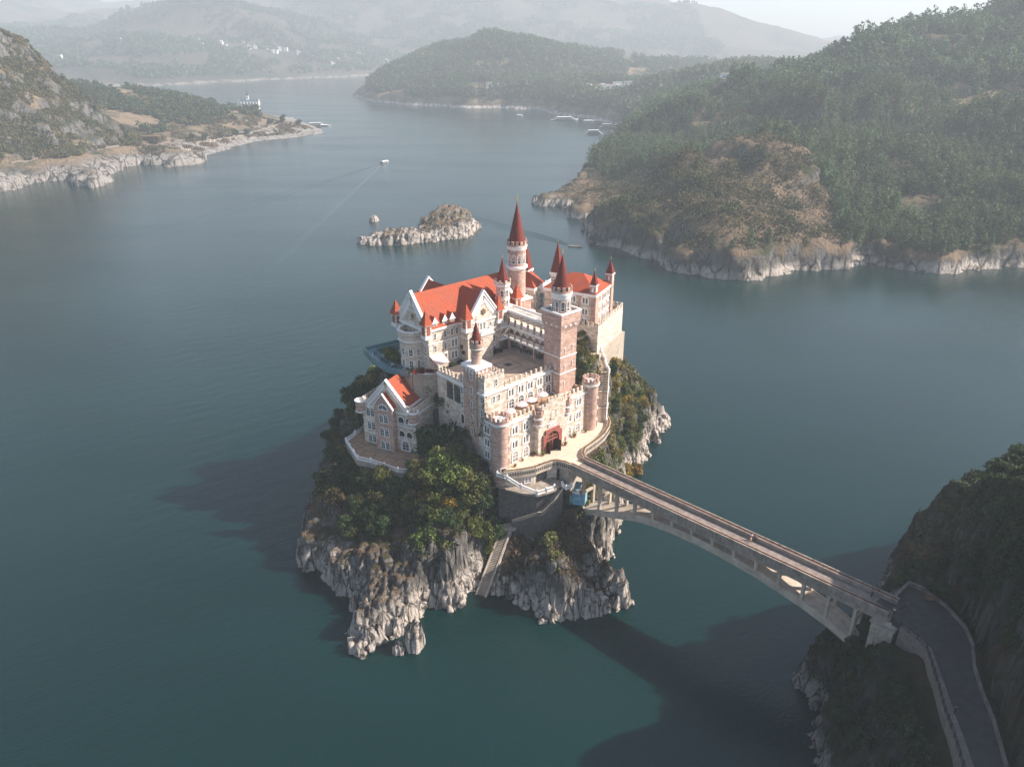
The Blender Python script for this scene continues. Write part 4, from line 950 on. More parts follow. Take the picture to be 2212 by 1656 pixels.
for x, y in ((-.4, -.1), (15.9, -.3)):
    m = MB(); m.cyl(x, y, 1.35, 1.35, 30.4, 33.2, 20, 0, cap=False); m.build('corner_turret', 'pink', T)
    m = MB(); m.lathe(x, y, [(.3, 29.4), (1.5, 30.2), (1.5, 30.5), (1.35, 30.5)], 20); m.lathe(x, y, [(1.35, 33.0), (1.55, 33.1), (1.55, 33.45), (1.15, 33.45), (1.15, 32.6), (0, 32.55)], 20); m.build('turret_moulding', 'white', T)
win(T, 'semi', 7.8, -1.8, 32.9)
for z in (30.3, 26.4, 22.6): win(T, 'pair', 7.8, -1.8, z); win(T, 'pair', 2.5, 0, z).scale = (.88, 1, 1)
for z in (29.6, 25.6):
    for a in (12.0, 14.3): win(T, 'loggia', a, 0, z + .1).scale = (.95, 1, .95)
win(T, 'fandark', 12.9, 0, 22.6).scale = (1.25, 1, 1); 
T = Thing('cottage_terrace', 'paved cottage terrace with angular white balustrade overhanging the left cliff', 'terrace', FC, 8, -5, 21)
dk = [(-4.8, 6.2), (-4.6, -2.7), (3.9, -9.4), (7.9, -9.1), (12.4, -9.5), (16.9, -10.2), (21.5, -8.6), (24, -3), (22, 6), (16, 9), (-2, 10)]
m = MB(); m.prism(dk, 19.4, 21.0, 1, 0); m.build('deck', ['tan', 'rubble'], T)
balustrade(T, [(x * .985 + .1, y * .97, 21.0) for x, y in dk[:8]], 1.05)
m = MB()
def rl(cx, cy, s_, ang):
    c, n_ = math.cos(ang), math.sin(ang); P = [(cx + c * x - n_ * y, cy + n_ * x + c * y) for x, y in ((-s_, -s_), (s_, -s_), (s_, s_), (-s_, s_))]
    for p, q in zip(P, P[1:] + P[:1]): m.obox(p, q, .14, 20.98, 21.012)
rl(-.6, -3.0, 1.7, R(-20)); rl(4.9, -5.9, 1.7, R(5)); rl(11.5, -6.2, 1.7, R(0)); m.build('floor_inlay', 'pattern', T)
for p in ((-3.2, -3), (4.2, -8.4), (12, -8.6), (18, -9)):
    m = MB(); m.box(p[0] - .3, p[0] + .3, p[1] - .3, p[1] + .3, 12, 19.4); m.build('support_post', 'concrete', T)
m = MB(); m.obox((0, -1.3), (4.6, -1.3), .25, 21, 21.3); m.obox((4.8, -2.9), (10.8, -2.9), .25, 21, 21.3); m.build('planter_kerb', 'concrete', T)
# ================================================================== TERRAIN
def _h(ix, iy, seed):
    v = (ix.astype(np.int64) * 374761393 + iy.astype(np.int64) * 668265263 + seed * 1442695041) & 0x7fffffff
    v = ((v ^ (v >> 13)) * 1274126177) & 0x7fffffff
    return ((v ^ (v >> 16)) & 0xffff) / 65535.0
def vnoise(x, y, seed=0):
    ix, iy = np.floor(x), np.floor(y); fx, fy = x - ix, y - iy
    fx = fx * fx * (3 - 2 * fx); fy = fy * fy * (3 - 2 * fy)
    a, b, c, d = _h(ix, iy, seed), _h(ix + 1, iy, seed), _h(ix, iy + 1, seed), _h(ix + 1, iy + 1, seed)
    return (a * (1 - fx) + b * fx) * (1 - fy) + (c * (1 - fx) + d * fx) * fy * 1.0
def fbm(x, y, o=4, seed=0, ridged=False):
    s = 0; a = 1.0; t = 0
    for i in range(o):
        v = vnoise(x * 2 ** i + 17.3 * i, y * 2 ** i + 9.1 * i, seed + i)
        if ridged: v = 1 - abs(2 * v - 1)
        s = s + v * a; t += a; a *= 0.5
    return s / t
def sdist(X, Y, poly):
    """signed distance, positive inside"""
    d = np.full(X.shape, 1e9); ins = np.zeros(X.shape, bool); n = len(poly)
    for i in range(n):
        x0, y0 = poly[i]; x1, y1 = poly[(i + 1) % n]; ex, ey = x1 - x0, y1 - y0; L2 = ex * ex + ey * ey + 1e-9
        t = np.clip(((X - x0) * ex + (Y - y0) * ey) / L2, 0, 1)
        d = np.minimum(d, np.hypot(X - x0 - t * ex, Y - y0 - t * ey))
        if y0 != y1:
            c = ((y0 > Y) != (y1 > Y)) & (X < ex * (Y - y0) / (y1 - y0) + x0); ins ^= c
    return np.where(ins, d, -d)
def field(X, Y, ctl, soft, p=2.0):
    num = 0; den = 0
    for x, y, z in ctl:
        w = 1.0 / ((X - x) ** 2 + (Y - y) ** 2 + soft ** 2) ** p; num = num + w * z; den = den + w
    return num / den
def vnoise3(x, y, z, seed=0):
    iz = np.floor(z); fz = z - iz; fz = fz * fz * (3 - 2 * fz)
    return vnoise(x + iz * 37.7, y + iz * 91.3, seed) * (1 - fz) + vnoise(x + (iz + 1) * 37.7, y + (iz + 1) * 91.3, seed) * fz
def rid3(x, y, z, o=3, seed=0):
    s = 0; a = 1; t = 0
    for i in range(o): s = s + a * (1 - abs(2 * vnoise3(x * 2 ** i, y * 2 ** i, z * 2 ** i, seed + i * 7) - 1)); t += a; a *= .55
    return s / t
def worley3(x, y, z, seed=0):
    ix, iy, iz = np.floor(x), np.floor(y), np.floor(z); best = np.full(x.shape, 9e9); val = np.zeros(x.shape)
    for dx in (-1, 0, 1):
        for dy in (-1, 0, 1):
            for dz in (-1, 0, 1):
                cx, cy, cz = ix + dx, iy + dy, iz + dz; a, b = cx + cz * 37, cy + cz * 91
                px, py, pz = cx + _h(a, b, seed), cy + _h(a, b, seed + 1), cz + _h(a, b, seed + 2)
                d = (x - px) ** 2 + (y - py) ** 2 + (z - pz) ** 2; k = d < best; best = np.where(k, d, best); val = np.where(k, _h(a, b, seed + 3), val)
    return val
class Terr:
    def __init__(s, name, bbox, step, fn, mat, disp=None, **tg):
        x0, x1, y0, y1 = bbox
        xs = np.arange(x0, x1 + step, step); ys = np.arange(y0, y1 + step, step)
        s.x0, s.y0, s.st = x0, y0, step; X, Y = np.meshgrid(xs, ys); s.H = fn(X, Y); s.X, s.Y = X, Y
        ny, nx = X.shape
        jx = jy = 0
        v = np.stack([X + jx, Y + jy, s.H], -1).reshape(-1, 3)
        if disp:
            gy, gx = np.gradient(s.H, step); sl = np.hypot(gx, gy); st_ = np.clip((sl - .5) / 1.0, 0, 1) * (s.H > -3)
            nl = np.sqrt(1 + sl ** 2); sc, amp, vz = disp
            d = (rid3(X / sc, Y / sc, s.H / (sc * vz), 3, 5) - .62) * amp * 1.3 * st_
            d = d + (worley3(X / sc, Y / sc, s.H / (sc * vz), 3) - .5) * amp * 1.2 * st_ + (worley3(X / sc * 2.3, Y / sc * 2.3, s.H / (sc * vz) * 1.6, 8) - .5) * amp * .7 * st_ + (rid3(X / sc * 4, Y / sc * 4, s.H / sc, 2, 15) - .5) * amp * .6 * st_
            v = v + np.stack([-gx / nl * d, -gy / nl * d, 1 / nl * d], -1).reshape(-1, 3)
        idx = np.arange(nx * ny).reshape(ny, nx)
        q = np.stack([idx[:-1, :-1], idx[:-1, 1:], idx[1:, 1:], idx[1:, :-1]], -1).reshape(-1, 4)
        zq = v[q][:, :, 2].max(1); q = q[zq > -5.5]
        used = np.unique(q); re = np.full(len(v), -1); re[used] = np.arange(len(used)); v = v[used]; q = re[q]
        s.o = rawmesh(name, v, q, mat, smooth=False); tag(s.o, **tg)
    def z(s, x, y):
        fx = (np.asarray(x, float) - s.x0) / s.st; fy = (np.asarray(y, float) - s.y0) / s.st
        ix = np.clip(fx.astype(int), 0, s.H.shape[1] - 2); iy = np.clip(fy.astype(int), 0, s.H.shape[0] - 2)
        tx, ty = np.clip(fx - ix, 0, 1), np.clip(fy - iy, 0, 1)
        return (s.H[iy, ix] * (1 - tx) + s.H[iy, ix + 1] * tx) * (1 - ty) + (s.H[iy + 1, ix] * (1 - tx) + s.H[iy + 1, ix + 1] * tx) * ty
    def slope(s, x, y):
        e = s.st; return np.hypot(s.z(x + e, y) - s.z(x - e, y), s.z(x, y + e) - s.z(x, y - e)) / (2 * e)
def rawmesh(name, v, q, mat, smooth=False, parent=None, link=True, mi=None):
    me = bpy.data.meshes.new(name); v = np.asarray(v, np.float32); q = np.asarray(q, np.int32); k = q.shape[1]
    me.vertices.add(len(v)); me.vertices.foreach_set('co', v.ravel())
    me.loops.add(q.size); me.loops.foreach_set('vertex_index', q.ravel())
    me.polygons.add(len(q)); me.polygons.foreach_set('loop_start', np.arange(0, q.size, k, dtype=np.int32)); me.polygons.foreach_set('loop_total', np.full(len(q), k, np.int32))
    for m in (mat if isinstance(mat, (list, tuple)) else [mat]): me.materials.append(M[m] if isinstance(m, str) else m)
    if mi is not None: me.polygons.foreach_set('material_index', np.asarray(mi, np.int32))
    if smooth: me.polygons.foreach_set('use_smooth', np.ones(len(q), bool))
    me.update(calc_edges=True)
    if not link: return me
    o = bpy.data.objects.new(name, me); col.objects.link(o)
    if parent: o.parent = parent
    return o
def smin(a, b, k):
    h = np.clip(.5 + .5 * (b - a) / k, 0, 1); return b * (1 - h) + a * h - k * h * (1 - h)

ISL = [(-53.0, 155.6), (-50.8, 153.7), (-47.7, 154.6), (-44.9, 152.7), (-42.4, 145.4), (-40.8, 144.6), (-37.3, 142.8), (-35.0, 141.1), (-33.9, 136.6), (-36.0, 134.2), (-35.7, 130.8), (-34.5, 125.3), (-31.8, 123.5), (-30.0, 124.6), (-29.1, 127.4), (-27.0, 128.9), (-24.0, 130.8), (-23.6, 133.7), (-22.3, 134.2), (-22.0, 136.2), (-21.1, 138.0), (-17.6, 139.5), (-13.4, 139.5), (-10.1, 142.4), (-7.9, 143.7), (-6.0, 143.7), (-4.8, 144.1), (-0.5, 143.3), (2.5, 141.5), (3.2, 140.0), (6.6, 138.2), (7.4, 133.7), (10.8, 134.3), (13.2, 134.7), (14.8, 137.5), (16.9, 136.4), (22.3, 138.9), (25.8, 141.1), (25.3, 144.8), (21.6, 146.0), (20.8, 148.3), (18.2, 153.2), (18.8, 154.4), (22.9, 157.9), (24.6, 160.9), (26.2, 165.5), (27.4, 175.2), (36.1, 196.7), (38.3, 201.0), (39.9, 204.8), (42.8, 212.8), (43.0, 216.3), (46.9, 219.2), (49.2, 224.3), (53.2, 231.2), (52, 236), (45, 240), (44, 250), (34, 262), (12, 262), (-10, 256), (-30, 243), (-45, 222), (-52, 204), (-54, 185), (-55, 170)]
def lw(*p): return [(*F1.W(a, b), z) for a, b, z in p]
def cw(*p): return [(*FC.W(a, b), z) for a, b, z in p]
IC = cw((0, -6, 17), (8, -7, 17), (16, -7, 17.5), (-3, 0, 17), (-2, 6, 20), (5, 4, 19), (14, 4, 20), (20, 0, 20), (6, 12, 26), (14, 12, 27), (-5, 12, 22), (22, 6, 24), (8, 18, 33)) + \
     lw((0, 0, 21), (6, 0, 19), (12, -1, 18), (16, -3, 19), (24, 0, 22), (34, 2, 22), (-3, 8, 23), (-4, 15, 30), (-3, 23, 35), (10, 6, 20), (20, 6, 20), (10, 18, 30), (20, 20, 30), (-5, 20, 27), (-8, 14, 22),
        (-3, 33, 39.3), (-3, 40, 39.3), (-3, 48, 39.3), (2, 46, 39.3), (10, 46, 38), (20, 46, 36), (25, 36, 40), (40, 40, 40), (-8, 28, 28), (-11, 36, 30), (-12, 46, 30), (-10, 56, 28), (0, 58, 28), (15, 56, 26), (33, 52, 28),
        (44, 17, 37.6), (47, 19, 37.6), (42, 14, 37), (36, 12, 34), (33, 9, 28), (31, 8, 24.5), (40, 6, 27), (45, 8, 29), (50, 12, 31), (55, 14, 30), (60, 16, 31), (66, 20, 31), (52, 5, 18), (60, 8, 20), (66, 10, 17), (72, 22, 24)) + \
     [(-31, 126, 3.2), (-26, 132, 4.5), (-29, 136, 5), (-33, 140, 7), (-25, 141, 7), (-18, 144, 13), (-12, 147, 14), (-24, 147, 11), (-33, 149, 10), (-20, 152, 15), (-40, 150, 7), (-47, 157, 8), (-50, 163, 11), (-46, 166, 14),
      (-9, 150, 12), (-4, 146, 2.0), (-2, 150, 4.5), (1, 155, 7.0), (4, 151, 5), (1, 146, 2.5), (6, 143, 9), (11, 141, 11), (9, 147, 12), (13, 145, 9), (16, 141, 4), (20, 141, 2), (11, 152, 10), (16, 150, 9), (8, 156, 10), (15, 157, 13), (19, 158, 13), (23, 163, 10), (18, 164, 15), (-5, 157, 13), (-10, 160, 19), (-15, 158, 18), (-3.5, 160, 13), (24, 170, 15), (30, 185, 19), (34, 200, 14), (40, 208, 11), (44, 217, 13), (50, 228, 17), (49, 231, 19), (43, 226, 22)]
def isl_h(X, Y):
    wx = (fbm(X / 7, Y / 7, 3, 5) - .5) * 3.0; wy = (fbm(X / 7, Y / 7, 3, 9) - .5) * 3.0
    d = sdist(X + wx, Y + wy, ISL)
    flute = fbm(X / 2.1, Y / 2.1, 4, 21, True); big = fbm(X / 9, Y / 9, 3, 31, True)
    dd = d + (flute - .62) * (1.5 + 4.5 * fbm(X / 7, Y / 7, 2, 141)) + (big - .5) * 3.5
    T_ = field(X, Y, IC, 2.2, 1.9)
    front = np.clip((150 - Y) / 14, 0, 1)
    rs = np.clip((X - 24) / 10, 0, 1) * np.clip((Y - 172) / 10, 0, 1)
    slope = 2.6 + 1.2 * fbm(X / 12, Y / 12, 2, 41) - front * 1.1 - rs * 1.5
    ramp_ = np.where(dd > 0, dd * slope, dd * 1.2)
    h = smin(ramp_, T_ + (fbm(X / 5, Y / 5, 3, 51) - .5) * 1.6, 1.5)
    # ledges: bedding planes break the steep faces into steps
    tq = h / 3.4 + (fbm(X / 6, Y / 6, 3, 121) - .5) * 3.0; fr = tq - np.floor(tq); fr = np.clip((fr - .25) * 2.0, 0, 1); fr = fr * fr * (3 - 2 * fr)
    stp = (np.floor(tq) + fr - (fbm(X / 6, Y / 6, 3, 121) - .5) * 3.0) * 3.4
    mk = np.clip((h - .8) / 1.5, 0, 1) * np.clip((T_ * .92 - h) / 2, 0, 1) * np.clip(fbm(X / 8, Y / 8, 2, 131) * 2.6 - .8, 0, 1)
    h = h * (1 - mk) + stp * mk
    # crags: stand up from the steep rock only
    steep = np.clip(1 - np.abs(h - T_ * .55) / (T_ * .6 + 1), 0, 1) * (d > -1)
    h = h + steep * (fbm(X / 1.7, Y / 1.7, 3, 61, True) - .5) * 2.6
    foot = np.clip((152 - Y) / 8, 0, 1) * (d > -.5)
    h = h + foot * ((fbm(X / 3.4, Y / 2.2, 4, 71, True) - .55) * 6.5 + (fbm(X / 1.1, Y / 1.1, 2, 73, True) - .5) * 1.6)
    # keep built areas below their floors
    a = (X - F1.o[0]) * math.cos(F1.t) + (Y - F1.o[1]) * math.sin(F1.t); b = -(X - F1.o[0]) * math.sin(F1.t) + (Y - F1.o[1]) * math.cos(F1.t)
    flat = (a > -4) & (a < 37) & (b > -6) & (b < 4)
    h = np.where(flat, np.minimum(h, 19.0), h)
    hall = (a > -4.5) & (a < 12) & (b > 31) & (b < 50); h = np.where(hall, np.minimum(h, 39.7), h)
    cx_ = (X - FC.o[0]) * math.cos(FC.t) + (Y - FC.o[1]) * math.sin(FC.t); cy_ = -(X - FC.o[0]) * math.sin(FC.t) + (Y - FC.o[1]) * math.cos(FC.t)
    h = np.where((cx_ > -5) & (cx_ < 24) & (cy_ > -10.5) & (cy_ < 9), np.minimum(h, 18.6), h)
    # stair gully
    sx = np.abs((X + 1) - (Y - 158) * .44 + 0.3); g = (Y > 141) & (Y < 160); lim = (Y - 143.0) * .63 - .9
    h = np.where(g & (sx < 2.3), np.minimum(h, np.maximum(lim, -1.5)), h)
    h = np.where(g & (sx >= 2.3) & (sx < 5.5), np.minimum(h, np.maximum(lim, -1.5) + (sx - 2.3) * 1.5), h)
    ua = (a - 35.8) * .76 + (b - 2.8) * .65; va = -(a - 35.8) * .65 + (b - 2.8) * .76     # slope beside the long flight
    st = (ua > -1) & (ua < 14) & (np.abs(va) < 2.6); h = np.where(st, np.minimum(h, 23.2 + np.clip(ua, 0, 14) * .8), h)
    return h
island = Terr('island_rock', (-62, 62, 116, 268), 0.32, isl_h, 'rock', disp=(1.9, 0.85, 4.5), kind='structure')

def free_rock(name, x, y, r, h, label, seed=1, mat='rock', group=None, sx=1.0):
    n = 26; g = np.linspace(-1.25, 1.25, n); X, Y = np.meshgrid(g, g); d = np.hypot(X, Y)
    d = (np.abs(X) ** 3 + np.abs(Y) ** 3) ** (1 / 3) + (fbm(X * 2.5 + seed, Y * 2.5, 3, seed, True) - .5) * .6
    Hh = np.clip(1 - d ** 4, -.3, 1) * h * (.45 + 1.0 * fbm(X * 3.1 + seed * 3, Y * 3.1, 3, seed + 4, True))
    v = np.stack([X * r * sx, Y * r, Hh], -1).reshape(-1, 3); idx = np.arange(n * n).reshape(n, n)
    q = np.stack([idx[:-1, :-1], idx[:-1, 1:], idx[1:, 1:], idx[1:, :-1]], -1).reshape(-1, 4)
    o = rawmesh(name, v, q, mat); o.location = (x, y, 0); return tag(o, label, 'rock', group)
free_rock('rock', -21.2, 126.5, 2.3, 5.2, 'pale jagged boulder alone in the water off the front tip of the island', 3)
free_rock('rock', -24.3, 125.0, 1.3, 2.2, 'small pale rock just left of the jagged boulder in the water', 5)
free_rock('rock', -36.8, 139.0, 1.7, 2.6, 'narrow rock off the left side of the front rocky spit', 8, sx=.6)
free_rock('rock', 25.5, 140.5, 2.2, 4.4, 'tall boulder at the right end of the rubble point under the bridge', 12)
free_rock('rock', -99.8, 548.8, 3.6, 3.4, 'lone round rock in the lake left of the small islet', 15, 'rock_far')
free_rock('rock', 18.6, 616.5, 3.2, 5.2, 'lone rock off the tip of the right headland', 18, 'rock_far')
free_rock('rock', 48.9, 521, 1.5, 3.2, 'thin upright rock in the water near the grey canoe', 22, 'rock_far')

def boulder_mesh(seed):
    r_ = np.random.default_rng(seed); bm_ = []
    import bmesh
    b = bmesh.new()
    for _ in range(22):
        d = r_.normal(size=3); d /= np.linalg.norm(d); b.verts.new(tuple(d * r_.uniform(.75, 1.1) * np.array([1, .8, .75])))
    h = bmesh.ops.convex_hull(b, input=b.verts[:]); bmesh.ops.delete(b, geom=[g for g in h['geom_interior'] if isinstance(g, bmesh.types.BMVert)], context='VERTS')
    me = bpy.data.meshes.new('boulder'); b.to_mesh(me); b.free(); me.materials.append(M['rock']); return me
BM = [boulder_mesh(k) for k in range(6)]; k_ = 0
EDGE = ISL[6:62]
while k_ < 110:
    i = random.randrange(len(EDGE) - 1); t = random.random(); x = EDGE[i][0] + (EDGE[i + 1][0] - EDGE[i][0]) * t + random.gauss(0, 1.5); y = EDGE[i][1] + (EDGE[i + 1][1] - EDGE[i][1]) * t + random.gauss(.8, 1.5)
    z = float(island.z(x, y)); k_ += 1
    if z > 5 or z < -1.0: continue
    if abs((x + 1) - (y - 158) * .44 + .3) < 2.6 and y > 138: continue
    o = bpy.data.objects.new('boulder', random.choice(BM)); col.objects.link(o); s_ = abs(random.gauss(.7, .4)) + .35; o.location = (x, y, max(z, -.1) + s_ * .15); o.scale = (s_, s_, s_); o.rotation_euler = (random.random(), random.random(), random.random() * 6)
    tag(o, 'pale grey boulder in the rubble along the island waterline', 'boulder', 'boulders along the island waterline')
IS2 = [(-100.4, 484.5), (-91.6, 477.4), (-83.5, 477.4), (-70.2, 477.4), (-61.8, 479.7), (-53.8, 486.9), (-39.7, 495.5), (-31.4, 496.7), (-26, 513), (-23, 531.3), (-34, 541), (-52, 538), (-60, 522), (-64, 508), (-75, 500), (-92, 493)]
def is2_h(X, Y):
    d = sdist(X + (fbm(X / 8, Y / 8, 3, 3) - .5) * 5, Y + (fbm(X / 8, Y / 8, 3, 4) - .5) * 5, IS2)
    T_ = field(X, Y, [(-95, 484, 2), (-80, 487, 5), (-74, 492, 6.5), (-66, 495, 4.5), (-62, 500, 2.5), (-55, 495, 3.5), (-52, 515, 13), (-46, 522, 16), (-38, 524, 14.5), (-31, 525, 8), (-45, 502, 7), (-57, 520, 12), (-38, 510, 10), (-30, 512, 7), (-42, 516, 14)], 5, 1.5)
    return smin(np.where(d > 0, d * 1.6, d), T_, 1.5) + (d > 0) * (fbm(X / 4, Y / 4, 4, 7, True) - .5) * 5.5
islet = Terr('islet', (-110, -15, 468, 550), 0.8, is2_h, 'rock_islet', disp=(4, 2.2, 1.3), kind='structure')

H1S = [(24.5, 627.4), (28.1, 604.4), (48.3, 599.9), (45.4, 561.1), (57.7, 558.7), (61.1, 543.7), (53.0, 509.1), (58.0, 484.1), (68.4, 464.1), (87.6, 437.9), (96.5, 416.4), (114.4, 406.2), (129.1, 405.3), (155.2, 416.4), (180.7, 423.4), (211.8, 435.4), (225.0, 418.7), (249.4, 416.4), (277.6, 421.0), (300, 426), (420, 440), (900, 440), (1300, 900), (1300, 1700), (900, 1650), (420, 1450), (260, 1350), (200, 1240), (150, 1067), (120, 900), (85, 800), (64, 722), (50, 660)]
H1T = [(60, 680, 9), (87, 800, 15), (152, 950, 16), (227, 1000, 36), (245, 950, 52), (260, 900, 70), (327, 900, 84), (394, 900, 106), (487, 900, 132), (578, 900, 162), (167, 540, 58), (143, 540, 54), (201, 540, 44), (118, 500, 33), (91, 480, 22), (88, 600, 14), (233, 520, 18), (283, 650, 38), (316, 600, 34), (291, 480, 12), (243, 450, 8), (327, 500, 30), (410, 650, 58), (126, 460, 32), (160, 460, 25), (184, 430, 15), (66, 560, 6), (340, 750, 66), (254, 750, 64), (200, 640, 30), (150, 640, 26), (440, 560, 62), (520, 600, 80), (700, 800, 140), (800, 1100, 140), (500, 1100, 90), (300, 1100, 45), (230, 1200, 30), (380, 460, 20), (600, 520, 60), (40, 625, 4), (200, 850, 45), (130, 760, 18)]
def h1_h(X, Y):
    d = sdist(X + (fbm(X / 22, Y / 22, 3, 3) - .5) * 16, Y + (fbm(X / 22, Y / 22, 3, 4) - .5) * 16, H1S)
    T_ = field(X, Y, H1T, 22, 2.0) + (fbm(X / 75, Y / 75, 4, 6, True) - .6) * 48 * np.clip((field(X, Y, H1T, 22, 2.0) - 10) / 40, 0, 1)
    r = np.where(d > 0, 11 * (1 - np.exp(-d / 5.0)) + .62 * d, d)
    h = smin(r, T_, 6)
    rk = np.clip(1 - d / 28, 0, 1) * (d > -2)
    return h + rk * (fbm(X / 5.5, Y / 5.5, 4, 8, True) - .5) * 7 + (d > 0) * (fbm(X / 9, Y / 9, 3, 9) - .5) * 2.5
hill1 = Terr('right_hill', (10, 1000, 385, 1500), 2.9, h1_h, 'rock_far', disp=(11, 5, 1.5), kind='structure')

LFS = [(-900, 640), (-440.0, 661.9), (-437.7, 680.9), (-436.7, 700.9), (-436.6, 713.4), (-428.2, 722.0), (-412.0, 722.0), (-384.5, 688.8), (-369.2, 686.4), (-371.8, 713.4), (-398.9, 749.0), (-393.5, 763.2), (-397.5, 798.3), (-390.0, 825.3), (-347.8, 803.6), (-334.0, 814.3), (-331.2, 842.4), (-345.1, 884.9), (-342.3, 907.0), (-339.3, 975.4), (-324.4, 1023.4), (-293.5, 1061.5), (-261.0, 1120.1), (-317.2, 1245.4), (-370, 1336.6), (-460, 1420), (-600, 1500), (-1100, 1500), (-1300, 900)]
LFT = [(-492, 800, 116), (-485, 830, 107), (-458, 850, 90), (-438, 850, 70), (-419, 840, 47), (-435, 790, 52), (-458, 770, 76), (-467, 740, 72), (-465, 720, 32), (-459, 735, 30), (-450, 760, 35), (-440, 790, 30), (-432, 820, 28), (-457, 712, 14), (-440, 728, 14), (-410, 780, 14), (-533, 800, 130), (-577, 800, 130), (-700, 850, 130), (-700, 700, 110), (-560, 700, 70), (-520, 690, 30),
       (-573, 1150, 52), (-547, 1200, 62), (-495, 1150, 44), (-482, 1200, 44), (-412, 1150, 33), (-371, 1100, 24), (-340, 1080, 17), (-309, 1100, 12), (-291, 1080, 5), (-408, 1000, 22), (-420, 900, 20), (-470, 980, 36), (-389, 860, 13), (-351, 850, 10), (-353, 900, 10), (-430, 1250, 15), (-437, 1318, 12), (-700, 1100, 60), (-395, 740, 16), (-400, 820, 14)]
def lf_h(X, Y):
    d = sdist(X + (fbm(X / 20, Y / 20, 3, 13) - .5) * 12, Y + (fbm(X / 20, Y / 20, 3, 14) - .5) * 12, LFS)
    T_ = field(X, Y, LFT, 14, 2.0) + (fbm(X / 30, Y / 30, 3, 16) - .5) * 5
    r = np.where(d > 0, np.where(Y < 860, 5 * (1 - np.exp(-d / 3.0)) + .35 * d + .8 * np.clip(d - 30, 0, 999), .22 * d), d)
    T_ = T_ * (1 + .22 * np.clip((T_ - 35) / 60, 0, 1) * (Y < 950))
    h = smin(r, T_, 4)
    rk = np.clip(1 - d / 45, 0, 1) * (d > -2) * (Y < 850)
    hi = np.clip((h - 25) / 30, 0, 1) * (Y < 950)
    return h + rk * (fbm(X / 6, Y / 6, 4, 18, True) - .5) * 9 + hi * (fbm(X / 9, Y / 9, 4, 19, True) - .5) * 13
left_land = Terr('left_headland', (-760, -255, 640, 1440), 2.8, lf_h, 'rock_left', disp=(10, 5, 1.5), kind='structure')

H3S = [(-289.9, 1689.0), (-216.2, 1600.8), (-162.8, 1582.0), (-85.4, 1535.0), (-24.3, 1535.0), (47.1, 1494.0), (80.7, 1385.6), (116.8, 1343.7), (153.9, 1266.7), (157.3, 1197.8), (140, 1110), (175, 1060), (420, 1080), (800, 1500), (800, 2500), (0, 2500), (-300, 2350), (-387, 2161.1), (-360, 1850)]
H3T = [(-230, 1700, 25), (-212, 1850, 50), (-173, 1900, 75), (-112, 1950, 96), (-59, 1950, 126), (39, 1950, 112), (119, 1900, 80), (189, 1800, 32), (260, 1700, 14), (72, 1620, 38), (-43, 1650, 38), (-130, 1680, 35), (252, 1450, 38), (279, 1350, 55), (299, 1250, 66), (235, 1200, 42), (190, 1250, 18), (150, 1400, 20), (150, 1500, 28), (200, 1600, 40), (350, 1400, 66), (500, 1600, 70), (0, 2300, 60)]
def h3_h(X, Y):
    d = sdist(X + (fbm(X / 50, Y / 50, 3, 23) - .5) * 30, Y + (fbm(X / 50, Y / 50, 3, 24) - .5) * 30, H3S)
    T_ = field(X, Y, H3T, 35, 2.0) + (fbm(X / 80, Y / 80, 4, 26) - .5) * 18
    return smin(np.where(d > 0, 7 * (1 - np.exp(-d / 6)) + .5 * d, d), T_, 8) + (d > 0) * (fbm(X / 14, Y / 14, 3, 27) - .5) * 4
hill3 = Terr('middle_hill', (-420, 620, 1040, 2400), 8, h3_h, 'rock_far', kind='structure')

FS = [(-4000, 1900), (-1500, 2100), (-1000, 2300), (-916.4, 2389.3), (-824.2, 2506.5), (-744.5, 2677.9), (-598, 2803), (-434, 3010), (-300, 3200), (300, 3400), (900, 3300), (2500, 2800), (4500, 2500), (6500, 7500), (-6500, 7500)]
FT = [(-2145, 3500, 136), (-1857, 3300, 127), (-1632, 3200, 96), (-1545, 3100, 111), (-1492, 3300, 175), (-1464, 3500, 255), (-1343, 3500, 320), (-1155, 3500, 290), (-969, 3500, 232), (-716, 3300, 130), (-544, 3200, 70), (-412, 3200, 80), (-1018, 2750, 70), (-735, 2850, 50), (-1350, 2500, 40), (-1000, 2500, 25), (-1600, 2700, 70), (-1200, 2900, 120),
      (-3200, 5200, 380), (-2900, 5200, 300), (-2650, 5200, 215), (-2400, 5200, 190), (-1950, 5200, 240), (-930, 5200, 340), (-674, 4700, 370), (-501, 4500, 395), (-256, 4500, 420), (227, 4500, 420), (719, 4500, 330), (921, 4500, 264), (1228, 4500, 174), (1486, 4500, 100), (1739, 4500, 75), (2737, 4500, 90), (3500, 5000, 90), (-4500, 4500, 400), (0, 3800, 200), (600, 3700, 110), (1500, 3600, 50), (2500, 3400, 40), (1200, 3500, 60), (-4000, 3000, 150), (-3000, 2800, 120), (0, 6500, 380), (2500, 6500, 80), (-3000, 6500, 350)]
def fs_h(X, Y):
    d = sdist(X + (fbm(X / 200, Y / 200, 3, 33) - .5) * 120, Y + (fbm(X / 200, Y / 200, 3, 34) - .5) * 120, FS)
    T_ = field(X, Y, FT, 110, 2.2)
    T_ = T_ * (0.45 + .85 * fbm(X / 620, Y / 620, 5, 35, True)) + (fbm(X / 130, Y / 130, 4, 36) - .5) * 22
    return smin(np.where(d > 0, .35 * d + 4, d * .5), T_, 20)
far = Terr('distant_mountains', (-4300, 3600, 1900, 6600), 32, fs_h, 'hill_far', kind='structure')

